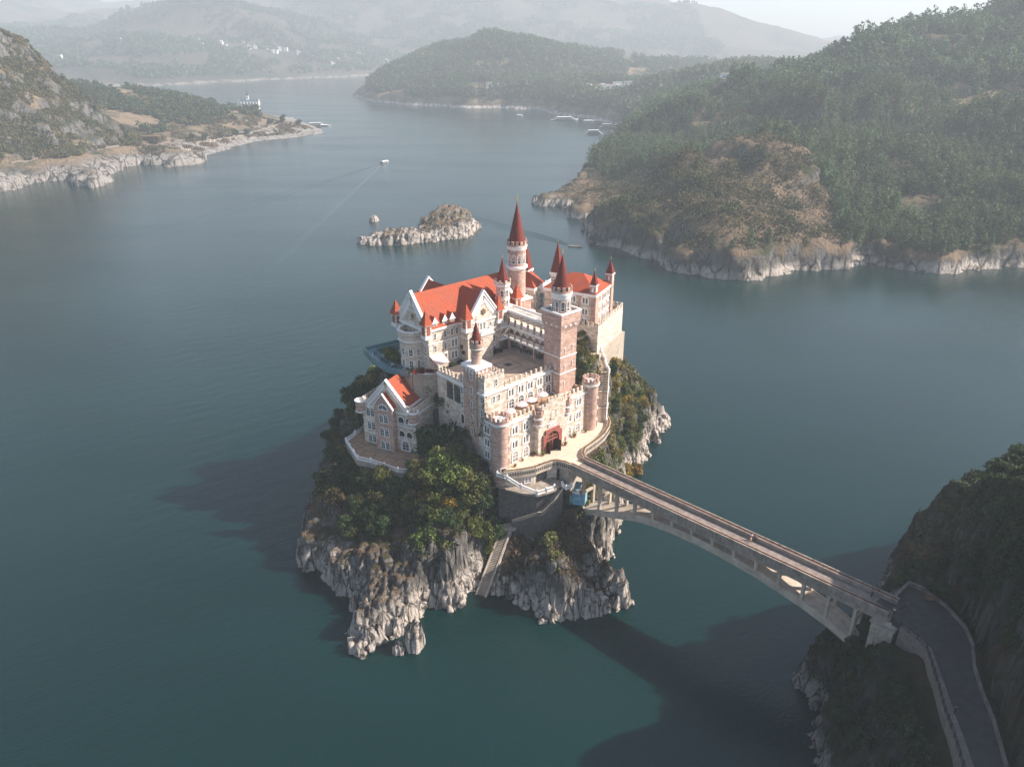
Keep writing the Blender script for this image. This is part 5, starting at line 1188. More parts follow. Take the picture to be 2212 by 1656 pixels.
# right foreground cliff carrying the road
RFS = [(56.3, 70), (56.3, 96.5), (57.0, 100.4), (58.6, 104.7), (59.6, 108.3), (60.0, 112.6), (60.2, 117.0), (61.7, 120.7), (66.1, 122.9), (69.2, 124.5), (75.4, 124.5), (82, 136), (91.2, 147.4), (96.9, 157.3), (106.3, 164), (118, 165), (150, 158), (200, 165), (420, 165), (420, 40), (56, 40)]
RFT = [(59, 98, 5), (61, 104, 8), (63, 110, 10), (62, 117, 7), (66, 119, 9), (66, 112, 15), (68, 105, 20), (66, 98, 20), (64, 90, 20), (62, 80, 18), (70, 117, 18), (75, 121, 21), (80, 118, 23), (74, 110, 22), (73, 100, 22), (71, 90, 22), (69, 80, 22), (68, 70, 22), (77, 92, 23), (79, 100, 23), (81, 108, 23),
       (83, 104, 34), (84, 112, 31), (80, 92, 31), (78, 82, 34), (86, 100, 46), (88, 110, 42), (85, 90, 50), (80, 124, 27), (86, 130, 29), (92, 124, 40), (94, 115, 43), (96, 105, 50), (95, 95, 56), (92, 138, 27), (100, 130, 42), (104, 120, 45), (110, 112, 60), (120, 118, 68), (130, 100, 90), (150, 112, 88), (180, 100, 95), (200, 90, 100), (150, 80, 100), (120, 90, 92), (100, 80, 85), (140, 126, 74), (150, 134, 66), (125, 134, 50), (170, 145, 40), (240, 110, 90), (300, 100, 90), (95, 145, 16), (110, 148, 24), (130, 150, 24), (220, 140, 70), (350, 60, 90), (88, 76, 52), (82, 128, 25)]
def rf_h(X, Y):
    d = sdist(X + (fbm(X / 6, Y / 6, 3, 43) - .5) * 3, Y + (fbm(X / 6, Y / 6, 3, 44) - .5) * 3, RFS)
    dd = d + (fbm(X / 3, Y / 3, 3, 45, True) - .5) * 3.5
    T_ = field(X, Y, RFT, 2.5, 1.9)
    h = smin(np.where(dd > 0, dd * 2.6, dd), T_, 1.5)
    on_road = sdist(X, Y, [(66, 116.5), (73, 118), (77, 120), (80.5, 116.5), (82, 106), (81, 101), (78.6, 96), (77, 90.6), (75.5, 85), (72.7, 77), (70, 60), (62, 60), (65.3, 77), (67.5, 86), (69.5, 92), (70.3, 97), (71, 102), (69, 106), (66, 110)])
    crag = np.clip(-on_road / 3, 0, 1)
    h = h + crag * (fbm(X / 5, Y / 5, 4, 46, True) - .55) * 7.5 * (d > 0)
    return np.where(on_road > -1.2, np.minimum(h, 23.4), h)
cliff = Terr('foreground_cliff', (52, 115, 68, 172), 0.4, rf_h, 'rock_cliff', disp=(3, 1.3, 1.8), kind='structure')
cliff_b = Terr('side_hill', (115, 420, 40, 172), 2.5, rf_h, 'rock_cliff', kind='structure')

# water sheet with a lake bed tint by material only
o = rawmesh('water', [(-7000, -300, 0), (7000, -300, 0), (7000, 7300, 0), (-7000, 7300, 0)], [(0, 1, 2, 3)], 'water'); tag(o, kind='structure')

# ================================================================== PLAZA, BRIDGE, STAIRS
plaza = [(-3.2, 2.2), (-2.0, .3), (1.2, -2.3), (4.4, -3.7), (7.4, -4.0), (9.7, -4.4), (10.9, -5.1), (11.5, -6.5), (11.7, -9.0), (17.3, -9.0), (18.4, -6.6), (20.6, -5.1), (23.6, -4.7), (26.8, -4.1), (30.3, -3.1), (34.2, -1.2), (36.6, .6), (38.4, 3.0), (37.4, 5.2), (34.8, 3.6), (33, 5), (29, 5), (-3, 5)]
m = MB(); m.prism(plaza, 22.9, 24.0, 1, 0)
o = m.build('plaza', ['paving', 'rubble'], None, off=(0, 0, 0)); o.location = (0, 160, 0); o.rotation_euler = (0, 0, F1.t); tag(o, kind='structure')
m = MB()
for (x0, x1, y0, y1) in ((1.5, 7.2, -2.2, 1.6), (9.5, 17.5, -3.6, .4), (20.5, 28, -2.6, .8)):
    w = .1; z = 24.0
    m.box(x0, x1, y0, y0 + w, z - .02, z + .006); m.box(x0, x1, y1 - w, y1, z - .02, z + .006); m.box(x0, x0 + w, y0 + w, y1 - w, z - .02, z + .006); m.box(x1 - w, x1, y0 + w, y1 - w, z - .02, z + .006)
    for k in range(1, int((x1 - x0) / .9)): m.box(x0 + k * .9, x0 + k * .9 + .035, y0 + w, y1 - w, z - .02, z + .004)
    for k in range(1, int((y1 - y0) / .9)): m.box(x0 + w, x1 - w, y0 + k * .9, y0 + k * .9 + .035, z - .02, z + .005)
o = m.build('plaza_inlay', 'inlay', None); o.location = (0, 160, 0); o.rotation_euler = (0, 0, F1.t); tag(o, kind='structure')
# planter parapets round the plaza
def planter(T, pts, z, w=.9, h=.95, name='parapet'):
    m = MB()
    for p, q in zip(pts, pts[1:]):
        m.obox(p, q, w, z - 1.15, z + h)
    o = m.build(name, 'concrete2', T); m = MB()
    for p, q in zip(pts, pts[1:]): m.obox(p, q, w - .3, z + h - .05, z + h + .04)
    m.build('planting_strip', 'soil', T)
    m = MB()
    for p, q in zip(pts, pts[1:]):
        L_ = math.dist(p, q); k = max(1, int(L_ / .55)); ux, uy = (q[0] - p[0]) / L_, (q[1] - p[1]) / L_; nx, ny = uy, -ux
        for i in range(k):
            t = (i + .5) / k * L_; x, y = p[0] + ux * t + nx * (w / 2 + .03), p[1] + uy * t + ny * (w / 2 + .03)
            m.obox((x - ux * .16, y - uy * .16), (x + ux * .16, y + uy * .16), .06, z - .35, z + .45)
    m.build('recess_shade_panel', 'dark_stone', T)  # dark slabs standing proud, painted as the shade of parapet recesses
T = Thing('plaza_parapet', 'curved planter parapet along the front left edge of the plaza', 'parapet wall', F1, 5, -3.5, 24)
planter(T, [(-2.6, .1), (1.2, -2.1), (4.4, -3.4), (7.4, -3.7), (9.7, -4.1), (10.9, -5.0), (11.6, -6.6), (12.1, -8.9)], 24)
T = Thing('plaza_parapet', 'curved planter parapet along the right edge of the plaza below the long stair', 'parapet wall', F1, 30, -3, 24)
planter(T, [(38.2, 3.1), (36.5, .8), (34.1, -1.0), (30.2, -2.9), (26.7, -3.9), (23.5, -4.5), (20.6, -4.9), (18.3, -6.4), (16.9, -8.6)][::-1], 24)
# annex below the plaza
T = Thing('plaza_annex', 'curved stone annex with window and open garage door under the plaza', 'annex building', F1, 5, 0, 20)
m = MB(); m.prism([(-1.6, .6), (1.3, -1.9), (4.3, -3.2), (7.2, -3.5), (9.4, -3.9), (10.6, -4.9), (10.6, 1.5), (-1.6, 2.6)], 17.0, 22.9); m.prism([(10.6, -2.6), (15.5, -2.6), (15.5, 1.5), (10.6, 1.5)], 15, 22.9); m.build('wall', 'stone', T)
win(T, 'rect2', 2.9, -2.63, 21.4, -22).scale = (.8, 1, .7)
win(T, 'rect', 12.6, -2.6, 21.2, 'f')
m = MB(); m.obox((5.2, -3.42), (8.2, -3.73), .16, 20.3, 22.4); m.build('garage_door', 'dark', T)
m = MB(); m.prism([(-3.5, 1.0), (1.0, -3.0), (5.2, -6.2), (9.6, -4.6), (16.5, -3.0), (16.5, 1.4), (-2, 2)], 11.5, 20.0, 0, 1); m.build('retaining_wall', ['dark_stone', 'concrete'], T)
T = Thing('annex_balustrade', 'white balustrade descending along the ledge below the plaza annex', 'balustrade', WORLD, 0, 157, 20)
balustrade(T, [(-3.6, 158.6, 23.4), (-1.2, 157.6, 23.0), (2.2, 156.4, 21.3), (6.0, 155.6, 20.0), (8.3, 156.8, 20.0), (10.3, 158.1, 20.0)])
balustrade(T, [(12.3, 159.4, 20.0), (13.2, 157.8, 20.0), (14.6, 158.9, 20.0)])
# lower retaining walls and long stair to the water
T = Thing('lower_retaining_wall', 'dark rubble retaining wall under the plaza above the water stair', 'retaining wall', WORLD, 3, 157, 8)
m = MB(); m.prism([(-1.4, 159.6), (2.4, 158.2), (6.0, 157.1), (9.5, 157.9), (12.2, 160.2), (13.4, 163), (4, 165), (-2, 162.5)], 4, 19.5); m.build('wall', 'dark_stone', T)
m = MB(); m.prism([(-1.6, 158.0), (2.4, 156.2), (6.0, 155.3), (8.4, 156.4), (10.6, 157.8), (13.4, 162), (4, 164), (-2, 161.5)], 19.5, 19.98); m.build('ledge', 'concrete', T)
P = [(-.1, 157.1, 10.6), (6.2, 154.9, 14.4), (7.2, 154.9, 14.5), (10.4, 156.2, 17.2), (12.4, 158.0, 19.2)]
m = MB(); st = MB(); ba = MB(); n_ = 0
for p, q in zip(P, P[1:]):
    L_ = math.dist(p[:2], q[:2]); nx, ny = -(q[1] - p[1]) / L_, (q[0] - p[0]) / L_
    k = max(1, int(abs(q[2] - p[2]) / .25))
    for i in range(k):
        t0, t1 = i / k, (i + 1) / k; a = (p[0] + (q[0] - p[0]) * t0 + nx, p[1] + (q[1] - p[1]) * t0 + ny); b = (p[0] + (q[0] - p[0]) * t1 + nx, p[1] + (q[1] - p[1]) * t1 + ny)
        st.obox(a, b, 1.9, 3, p[2] + (q[2] - p[2]) * t1)
    m.obox(p[:2], q[:2], .3, 3, p[2] + .2, 0, None, 3, q[2] + .2)
    ba.obox(p[:2], q[:2], .28, p[2] + .95, p[2] + 1.1, 0, None, q[2] + .95, q[2] + 1.1)
    for i in range(int(L_ / .42)):
        t = (i + .5) / int(L_ / .42); x, y, z = [p[j] + (q[j] - p[j]) * t for j in range(3)]; ba.box(x - .09, x + .09, y - .09, y + .09, z + .15, z + 1.0)
m.build('stair_wall', 'dark_stone', T); st.build('upper_flight', 'concrete', T); ba.build('stair_balusters', 'concrete2', T)
def stairs(T, p0, p1, w, n, kerb=True, mat='concrete', under=1.6, kh=.45, kw=.3):
    """straight flight from p0 (bottom) to p1 (top)"""
    m = MB()
    for i in range(n):
        t0, t1 = i / n, (i + 1) / n
        a = (p0[0] + (p1[0] - p0[0]) * t0, p0[1] + (p1[1] - p0[1]) * t0); b = (p0[0] + (p1[0] - p0[0]) * t1, p0[1] + (p1[1] - p0[1]) * t1)
        z = p0[2] + (p1[2] - p0[2]) * t1; m.obox(a, b, w, z - under, z)
    m.build('steps', mat, T)
    if kerb:
        L_ = math.dist(p0[:2], p1[:2]); nx, ny = -(p1[1] - p0[1]) / L_ * (w / 2 + kw / 2), (p1[0] - p0[0]) / L_ * (w / 2 + kw / 2)
        for s_ in (-1, 1):
            m = MB(); m.obox((p0[0] + nx * s_, p0[1] + ny * s_), (p1[0] + nx * s_, p1[1] + ny * s_), kw, p0[2] - under, p0[2] + kh, 0, None, p1[2] - under, p1[2] + kh)
            m.build('kerb', 'concrete2', T)
T = Thing('water_stair', 'long straight concrete stair dropping into the lake between the rocks', 'staircase', WORLD, -4, 150, 4)
stairs(T, (-8.6, 140.2, -2.2), (-1.2, 157.2, 9.6), 2.1, 52, True, 'concrete', 1.4, .35, .38)
m = MB(); m.obox((-2.2, 157.2), (1.2, 157.8), 2.4, 8.8, 9.75); m.build('landing', 'concrete2', T)
T = Thing('hill_stair', 'long stone stair with white balustrade climbing the right side of the castle', 'staircase', F1, 40, 7, 30)
def F(a, b, z): return (a, b, z)
segs = [((35.6, 2.9, 24.0), (38.2, 5.1, 26.6)), ((38.9, 5.7, 26.6), (41.5, 7.9, 29.6)), ((42.2, 8.5, 29.6), (45.2, 11.0, 33.4)), ((45.6, 11.6, 33.6), (47.8, 16.6, 38.0))]
for p, q in segs: stairs(T, p, q, 2.5, max(5, int((q[2] - p[2]) / .34)), False, 'steps', 2.5)
m = MB()
for (p, q) in zip(segs, segs[1:]): m.obox(p[1][:2], q[0][:2], 2.6, p[1][2] - 2, p[1][2] + .01)
m.build('landing', 'concrete2', T)
def side(p, q, off, dz=0): 
    L_ = math.dist(p[:2], q[:2]); return ((q[1] - p[1]) / L_ * off, -(q[0] - p[0]) / L_ * off)
R_ = []; Lf = []
for p, q in segs:
    dx, dy = side(p, q, 1.45)
    R_ += [(p[0] + dx, p[1] + dy, p[2]), (q[0] + dx, q[1] + dy, q[2])]; Lf += [(p[0] - dx, p[1] - dy, p[2]), (q[0] - dx, q[1] - dy, q[2])]
balustrade(T, R_, 1.1, post_every=3.2, name='right_balustrade'); balustrade(T, Lf[:2], 1.1, post_every=3.2, name='left_balustrade')
T = Thing('tree_court', 'small paved landing with a tree below the fortress wall', 'landing', F1, 45, 19, 38)
m = MB(); m.prism([(40, 15), (46.5, 14.9), (49, 17.5), (44.5, 22), (39, 22)], 36.5, 38.0, 1, 0); m.build('floor', ['paving', 'rubble'], T)
# left garden: terrace wall, glass walkway
T = Thing('garden_wall', 'stone planter wall with red flowers below the hall garden', 'garden wall', F1, -2, 31, 40)
m = MB()
GP = [(-5.2, 36.2), (-4.6, 33.6), (-2.6, 31.8), (.6, 29.4), (1.2, 27.4)]
for p, q in zip(GP, GP[1:]): m.obox(p, q, .9, 30, 40.3)
m.build('wall', 'rubble', T); m = MB()
for p, q in zip(GP, GP[1:]): m.obox(p, q, 1.15, 40.3, 40.55)
m.build('coping', 'white', T)
m = MB(); m.prism([(-5, 36), (-4.4, 33.8), (-2.4, 32), (1, 29.6), (1.4, 27.3), (9, 27.3), (9, 31), (-1, 31), (-1, 36)], 36, 40.2, 0, 0); m.build('garden_floor', 'paving', T)
T = Thing('glass_walkway', 'teal glass cliff walkway looping out over the lake left of the hall', 'glass walkway', F1, -6, 46, 40)
OUT = [(-5.4, 34.2), (-6.7, 36.5), (-7.8, 40.0), (-7.8, 44.5), (-7.1, 49.5), (-6.2, 53.2), (-5.4, 56.2), (.2, 55.7), (7, 55.0)]
INN = [(-3.9, 35.6), (-4.6, 38), (-5.2, 41), (-5.2, 45), (-4.7, 48.4), (-4.0, 51.3), (-3.4, 53.2), (.4, 53.0), (7, 52.4)]
m = MB()
for i in range(len(OUT) - 1):
    q = [OUT[i], OUT[i + 1], INN[i + 1], INN[i]]
    m.face([(*p, 40.0) for p in q]); m.face([(*p, 39.6) for p in q][::-1]); m.face([(*OUT[i], 39.6), (*OUT[i + 1], 39.6), (*OUT[i + 1], 40), (*OUT[i], 40)]); m.face([(*INN[i], 39.6), (*INN[i + 1], 39.6), (*INN[i + 1], 40), (*INN[i], 40)])
m.build('deck', 'tglass', T)
m = MB()
for i in range(len(OUT) - 1): m.obox(OUT[i], OUT[i + 1], .3, 39.3, 39.62); m.obox(INN[i], INN[i + 1], .3, 39.3, 39.62); m.obox(OUT[i], INN[i], .2, 39.3, 39.6)
m.build('edge_beam', 'steel', T)
for pts in (OUT, INN):
    m = MB(); g = MB()
    for p, q in zip(pts, pts[1:]):
        m.obox(p, q, .09, 41.12, 41.22); L_ = math.dist(p, q); k = max(2, round(L_ / 1.5))
        for i in range(k): t = i / k; x, y = p[0] + (q[0] - p[0]) * t, p[1] + (q[1] - p[1]) * t; m.box(x - .05, x + .05, y - .05, y + .05, 40, 41.15)
        g.obox(p, q, .03, 40.1, 41.0)
    m.build('railing', 'steel', T); g.build('glass_panel', 'tglass', T)
for p in ((-7.5, 42), (-6.6, 51), (-5, 37)):
    m = MB(); m.obox((p[0] + 1, p[1]), (p[0] + 5, p[1]), .4, 39.3, 39.6, 0, None, 36, 36.4); m.build('bracket', 'steel', T)
# path and balustrade between cottage and castle
T = Thing('courtyard_path_balustrade', 'curved white balustrade beside the ramp between cottage and castle', 'balustrade', F1, -3, 18, 22)
balustrade(T, [(-1.9, 16.2, 29.0), (-3.0, 17.3, 27.5), (-3.3, 18.2, 26.2), (-4.6, 19.3, 24.6), (-6.6, 19.9, 23.4)])
m = MB(); P = [(-1.9, 16.2, 29.0), (-3.0, 17.3, 27.5), (-3.3, 18.2, 26.2), (-4.6, 19.3, 24.6), (-6.6, 19.9, 23.4)]
for p, q in zip(P, P[1:]): m.obox(p[:2], q[:2], .4, 16, p[2], 0, None, 16, q[2])
m.build('wall', 'rubble', T)
T = Thing('lower_path_balustrade', 'white balustrade zigzag stepping down in front of the brown stair tower', 'balustrade', F1, -5, 12, 22)
balustrade(T, [(-8.8, 17.5, 21.5), (-6.4, 15.2, 21.8), (-4.2, 13.6, 22.2), (-3.6, 11.6, 21.6), (-4.1, 8.4, 19.6), (-4.8, 6.6, 18.4)])
m = MB(); m.prism([(-9, 18), (-4, 13.4), (-2, 13), (-2, 16.5), (-7, 20)], 16, 21.4, 1, 0); m.build('path', ['paving', 'rubble'], T)
T = Thing('garden_steps', 'short flight of brown steps climbing between cottage and castle', 'steps', F1, -5, 21, 24)
stairs(T, (-6.6, 21.2, 23.0), (-3.2, 18.6, 30.0), 2.0, 22, True, 'concrete', 2.0)

# ---- arch bridge -----------------------------------------------------
p0, p1 = Vector((16.3, 163.5)), Vector((70.1, 110.9)); dv = (p1 - p0).normalized(); BL = (p1 - p0).length
BR = Fr(p0.x, p0.y, math.degrees(math.atan2(dv.y, dv.x)))      # x along the bridge, y to its far side
T = Thing('arch_bridge', 'long weathered concrete arch bridge joining the castle plaza to the cliff road', 'bridge', BR, 36, 0, 12)
m = MB(); m.box(-2.5, BL + 1, -2.7, 2.7, 23.1, 23.99, 0, 1); m.build('deck', ['concrete', 'road'], T)
for s_ in (-1, 1):
    m = MB(); y0, y1 = sorted((s_ * 1.65, s_ * 2.8)); ye = s_ * 2.8
    m.box(-.5, BL + .5, y0, y1, 23.0, 24.35); 
    m.box(-.5, BL + .5, *sorted((s_ * 1.66, s_ * 1.96)), 24.35, 24.9); m.box(-.5, BL + .5, *sorted((s_ * 2.52, s_ * 2.82)), 24.35, 25.0)
    k = int(BL / .95)
    for i in range(k): x = (i + .3) * BL / k; m.box(x, x + .3, *sorted((ye, ye + s_ * .14)), 23.3, 24.8)
    m.box(-.5, BL + .5, *sorted((ye - s_ * .5, ye - s_ * .02)), 22.5, 23.05)
    m.build('parapet', 'concrete', T)
    m = MB(); m.box(0, BL, *sorted((s_ * 1.96, s_ * 2.52)), 24.35, 24.75); m.build('planting_strip', 'soil', T)
    m = MB(); m.box(0, BL, *sorted((s_ * 1.98, s_ * 2.08)), 24.75, 24.97); m.build('rail', 'red', T)
AX = [(-2, 11.3), (4.3, 13.8), (9, 15.6), (14, 17.3), (20.2, 19.4), (25, 20.3), (30, 20.8), (36, 21.0), (42, 20.8), (49.9, 20.1), (54.8, 19.3), (60.6, 18.2), (65.2, 17.0), (70.1, 15.2), (76, 12.2)]
def az(x): return float(np.interp(x, [p[0] for p in AX], [p[1] for p in AX]))   # top of the arch barrel
m = MB(); N = 34; x0a, x1a = -0.5, 74.5
xs = [x0a + (x1a - x0a) * i / N for i in range(N + 1)]
for a, b in zip(xs, xs[1:]):
    za, zb_ = az(a), az(b); th = 1.5
    for y in (-2.35, 2.35): m.face([(a, y, za - th), (b, y, zb_ - th), (b, y, zb_), (a, y, za)])
    m.face([(a, -2.35, za), (b, -2.35, zb_), (b, 2.35, zb_), (a, 2.35, za)]); m.face([(a, -2.35, za - th), (b, -2.35, zb_ - th), (b, 2.35, zb_ - th), (a, 2.35, za - th)])
    for y in (-2.5, 2.5):                              # edge rib a little proud
        ya, yb = sorted((y, y - math.copysign(.5, y)))
        for yy in (ya, yb): m.face([(a, yy, za - th - .12), (b, yy, zb_ - th - .12), (b, yy, zb_ + .12), (a, yy, za + .12)])
        m.face([(a, ya, za + .12), (b, ya, zb_ + .12), (b, yb, zb_ + .12), (a, yb, za + .12)])
m.build('arch', 'concrete2', T)
for k in range(14):
    x = 3.8 + k * 5.1
    z = az(x)
    for y in (-2.0, 2.0):
        m = MB(); m.box(x - .3, x + .3, y - .38, y + .38, z - .4, 22.5); m.box(x - .42, x + .42, y - .5, y + .5, 22.0, 22.75); m.build('column', 'concrete2', T)
    m = MB(); m.box(x - .35, x + .35, -2.6, 2.6, 22.5, 23.1); m.build('crossbeam', 'concrete2', T)
    if 22.6 - z > 7: m = MB(); m.box(x - .25, x + .25, -1.7, 1.7, (22.5 + z) / 2 - .3, (22.5 + z) / 2 + .3); m.build('tie_beam', 'concrete2', T)
m = MB(); m.box(BL - 1.6, BL + 1.4, -2.7, 2.7, 2, 22.9); m.build('abutment', 'concrete2', T); m = MB(); m.box(-3.5, -.5, -2.7, 2.7, 8, 23.05); m.build('abutment', 'concrete2', T)
# bridge end parapet kink and cliff road
rd = [(67.3, 112.2), (70.4, 106.4), (71.9, 103.0), (72.5, 100.5), (71.6, 96.6), (70.4, 91.6), (69.2, 87.0), (68.2, 82.4), (66.9, 77.2), (64, 66), (69, 64), (71.5, 77.2), (74.3, 85.2), (75.7, 90.8), (77.4, 96.1), (80.0, 101.4), (81.0, 105.7), (80.4, 111.2), (78.7, 115.5), (76.5, 117.4), (73.4, 116.3)]
m = MB(); m.prism(rd, 22.6, 24.0, 0); o = m.build('road', 'asphalt', None); tag(o, kind='structure')
m = MB(); sw = [(70.4, 106.4), (71.9, 103.0), (72.5, 100.5), (71.6, 96.6), (70.4, 91.6), (69.2, 87.0), (68.2, 82.4), (66.9, 77.2), (64, 66)]
sw2 = [(69.6, 106.0), (71.0, 102.8), (71.5, 100.4), (70.5, 96.6), (69.1, 91.6), (67.7, 87.0), (66.7, 82.4), (65.2, 77.2), (62.2, 66)]
for i in range(len(sw) - 1): 
    q = [sw[i], sw[i + 1], sw2[i + 1], sw2[i]]; m.face([(*p, 24.14) for p in q]); m.face([(*sw[i], 22.6), (*sw[i + 1], 22.6), (*sw[i + 1], 24.14), (*sw[i], 24.14)]); m.face([(*sw2[i], 20), (*sw2[i + 1], 20), (*sw2[i + 1], 24.14), (*sw2[i], 24.14)])
o = m.build('sidewalk', 'pave', None); tag(o, kind='structure')
T = Thing('roadside_fence', 'dark metal fence with crossed bars along the cliff road walkway', 'fence', WORLD, 69, 90, 24)
m = MB()
for p, q in zip(sw2, sw2[1:]):
    L_ = math.dist(p, q); m.obox(p, q, .07, 25.1, 25.2); m.obox(p, q, .06, 24.35, 24.43); k = max(1, round(L_ / 1.7))
    for i in range(k):
        t0, t1 = i / k, (i + 1) / k; a = (p[0] + (q[0] - p[0]) * t0, p[1] + (q[1] - p[1]) * t0); b = (p[0] + (q[0] - p[0]) * t1, p[1] + (q[1] - p[1]) * t1)
        m.box(a[0] - .07, a[0] + .07, a[1] - .07, a[1] + .07, 24.1, 25.35)
        m.obox(a, b, .05, 24.42, 24.5, 0, None, 25.04, 25.12); m.obox(a, b, .05, 25.04, 25.12, 0, None, 24.42, 24.5)
m.build('railing', 'dark', T)
T = Thing('roadside_wall', 'low grey stone wall along the inner side of the cliff road', 'low wall', WORLD, 79, 100, 24)
rw = [(71.5, 77.2), (74.3, 85.2), (75.7, 90.8), (77.4, 96.1), (80.0, 101.4), (81.0, 105.7), (80.4, 111.2), (78.7, 115.5)]
m = MB()
for p, q in zip(rw, rw[1:]): m.obox(p, q, .35, 22.8, 24.7)
m.build('wall', 'dconc', T)
T = Thing('bridgehead_parapet', 'zigzag brown parapet where the bridge meets the cliff road', 'parapet wall', WORLD, 75, 117, 24)
m = MB()
for p, q in (((78.7, 115.5), (76.5, 117.4)), ((76.5, 117.4), (72.0, 113.4)), ((67.4, 111.6), (69.4, 108.6))): m.obox(p, q, .5, 22.6, 24.9)
m.build('wall', 'dconc', T)
T = Thing('bridgehead_pier', 'massive brown stone pier under the cliff end of the bridge', 'pier', WORLD, 68, 109, 12)
m = MB(); m.prism([(66.4, 109.6), (69.2, 106.8), (72, 109), (69.6, 112)], 2, 22.6); m.build('wall', 'rubble', T)
m = MB(); m.prism([(66.0, 109.6), (69.2, 106.4), (72.4, 109), (69.6, 112.4)], 22.1, 22.59); m.build('cap', 'concrete', T)
# ================================================================== VEGETATION
rng = np.random.default_rng(11)
def leafquads(P, size, Nrm=None, jit=1.0):
    """one small bent quad per point, facing roughly Nrm"""
    n = len(P); a = rng.normal(size=(n, 3)); 
    if Nrm is not None: a = a * jit + Nrm * 1.2
    a /= np.linalg.norm(a, axis=1, keepdims=True) + 1e-9
    b = rng.normal(size=(n, 3)); b -= (b * a).sum(1, keepdims=True) * a; b /= np.linalg.norm(b, axis=1, keepdims=True) + 1e-9
    c = np.cross(a, b); s = (size * rng.uniform(.6, 1.4, n))[:, None] if np.ndim(size) == 0 else (size * rng.uniform(.6, 1.4, n))[:, None]
    V = np.stack([P - b * s, P - c * s * .55 + a * s * .15, P + b * s, P + c * s * .55 + a * s * .15], 1).reshape(-1, 3)
    return V, np.arange(4 * n).reshape(n, 4)
def crown_points(n, blobs):
    """blobs: (x,y,z,rx,rz); points near the surface of each blob, mostly on the upper side"""
    w = np.array([b[3] ** 2 for b in blobs]); k = rng.choice(len(blobs), n, p=w / w.sum()); B = np.array(blobs)[k]
    d = rng.normal(size=(n, 3)); d[:, 2] += .35; d /= np.linalg.norm(d, axis=1, keepdims=True)
    r = rng.uniform(.55, 1.08, n)[:, None]; bump_ = 1 + .18 * np.sin(d[:, 0:1] * 7 + B[:, 0:1] * 3) * np.cos(d[:, 1:2] * 6)
    return B[:, :3] + d * r * bump_ * B[:, [3, 3, 4]], d
def make_tree_meshes(kind, v):
    """unit: metres for a tree of its own natural height; returns crown mesh, trunk mesh"""
    if kind == 'broad':
        H_ = 7; bl = []
        for i in range(9): a = rng.uniform(0, 6.28); r = rng.uniform(.3, 2.2); bl.append((r * math.cos(a), r * math.sin(a), rng.uniform(2.6, 6.0) - r * .3, rng.uniform(.9, 1.7), rng.uniform(.8, 1.3)))
        P, N_ = crown_points(2300, bl); V, Q = leafquads(P, .25, N_, .9)
    elif kind == 'tall':
        H_ = 11; bl = [(rng.uniform(-.5, .5), rng.uniform(-.5, .5), z, 1.5 - abs(z - 6) * .17, 1.2) for z in np.arange(3, 10.5, .9)]
        bl += [(math.cos(a) * 1.4, math.sin(a) * 1.4, z, .7, .6) for a, z in zip(rng.uniform(0, 6.28, 6), rng.uniform(3.5, 8, 6))]
        P, N_ = crown_points(1500, bl); V, Q = leafquads(P, .28, N_, .9)
    elif kind == 'bare':
        H_ = 6; bl = [(rng.uniform(-2, 2), rng.uniform(-2, 2), rng.uniform(3, 6), 1.0, .6) for _ in range(7)]
        P, N_ = crown_points(420, bl); V, Q = leafquads(P, .16, N_, 1.5)
    elif kind == 'bush':
        H_ = 2; bl = [(rng.uniform(-.8, .8), rng.uniform(-.8, .8), rng.uniform(.3, 1.1), rng.uniform(.5, .9), .6) for _ in range(5)]
        P, N_ = crown_points(600, bl); V, Q = leafquads(P, .17, N_, .9)
    cm = rawmesh('crown', V, Q, 'leaf', link=False)
    t = MB(); t.lathe(0, 0, [(.24, -1.0), (.18, H_ * .25), (.10, H_ * .55), (.03, H_ * .85)], 6)
    for i in range(7 if kind != 'bush' else 3):
        a = rng.uniform(0, 6.28); z0 = H_ * rng.uniform(.2, .55); L_ = H_ * rng.uniform(.22, .38)
        x1, y1, z1 = L_ * math.cos(a), L_ * math.sin(a), z0 + L_ * .8
        for j in range(3):
            A0 = j * 2.09; A1 = (j + 1) * 2.09
            t.face([(.07 * math.cos(A0), .07 * math.sin(A0), z0), (.07 * math.cos(A1), .07 * math.sin(A1), z0), (x1 + .015 * math.cos(A1), y1 + .015 * math.sin(A1), z1), (x1 + .015 * math.cos(A0), y1 + .015 * math.sin(A0), z1)])
    return cm, t.mesh('trunk', ['bark'])
TM = {k: [make_tree_meshes(k, v) for v in range(n)] for k, n in (('broad', 4), ('tall', 3), ('bare', 2), ('bush', 3))}
CM = {}
def crown_with(cm, mat):
    if (cm.name, mat) not in CM:
        c = cm.copy(); c.materials.clear(); c.materials.append(M[mat]); CM[(cm.name, mat)] = c
    return CM[(cm.name, mat)]
def plant(kind, x, y, z, s, label, cat, group, mat='leaf', name=None, sz=None):
    cm, tm = random.choice(TM[kind])
    e = bpy.data.objects.new(name or {'broad': 'broadleaf_tree', 'tall': 'tall_tree', 'bare': 'sparse_tree', 'bush': 'shrub'}[kind], None); e.empty_display_size = .5
    col.objects.link(e); e.location = (x, y, z); e.rotation_euler = (0, 0, random.uniform(0, 6.28)); e.scale = (s, s, (sz or s))
    tag(e, label, cat, group)
    for nm, me in (('crown', crown_with(cm, mat)), ('trunk', tm)):
        o = bpy.data.objects.new(nm, me); col.objects.link(o); o.parent = e
    return e
def L2(a, b): return F1.W(a, b)
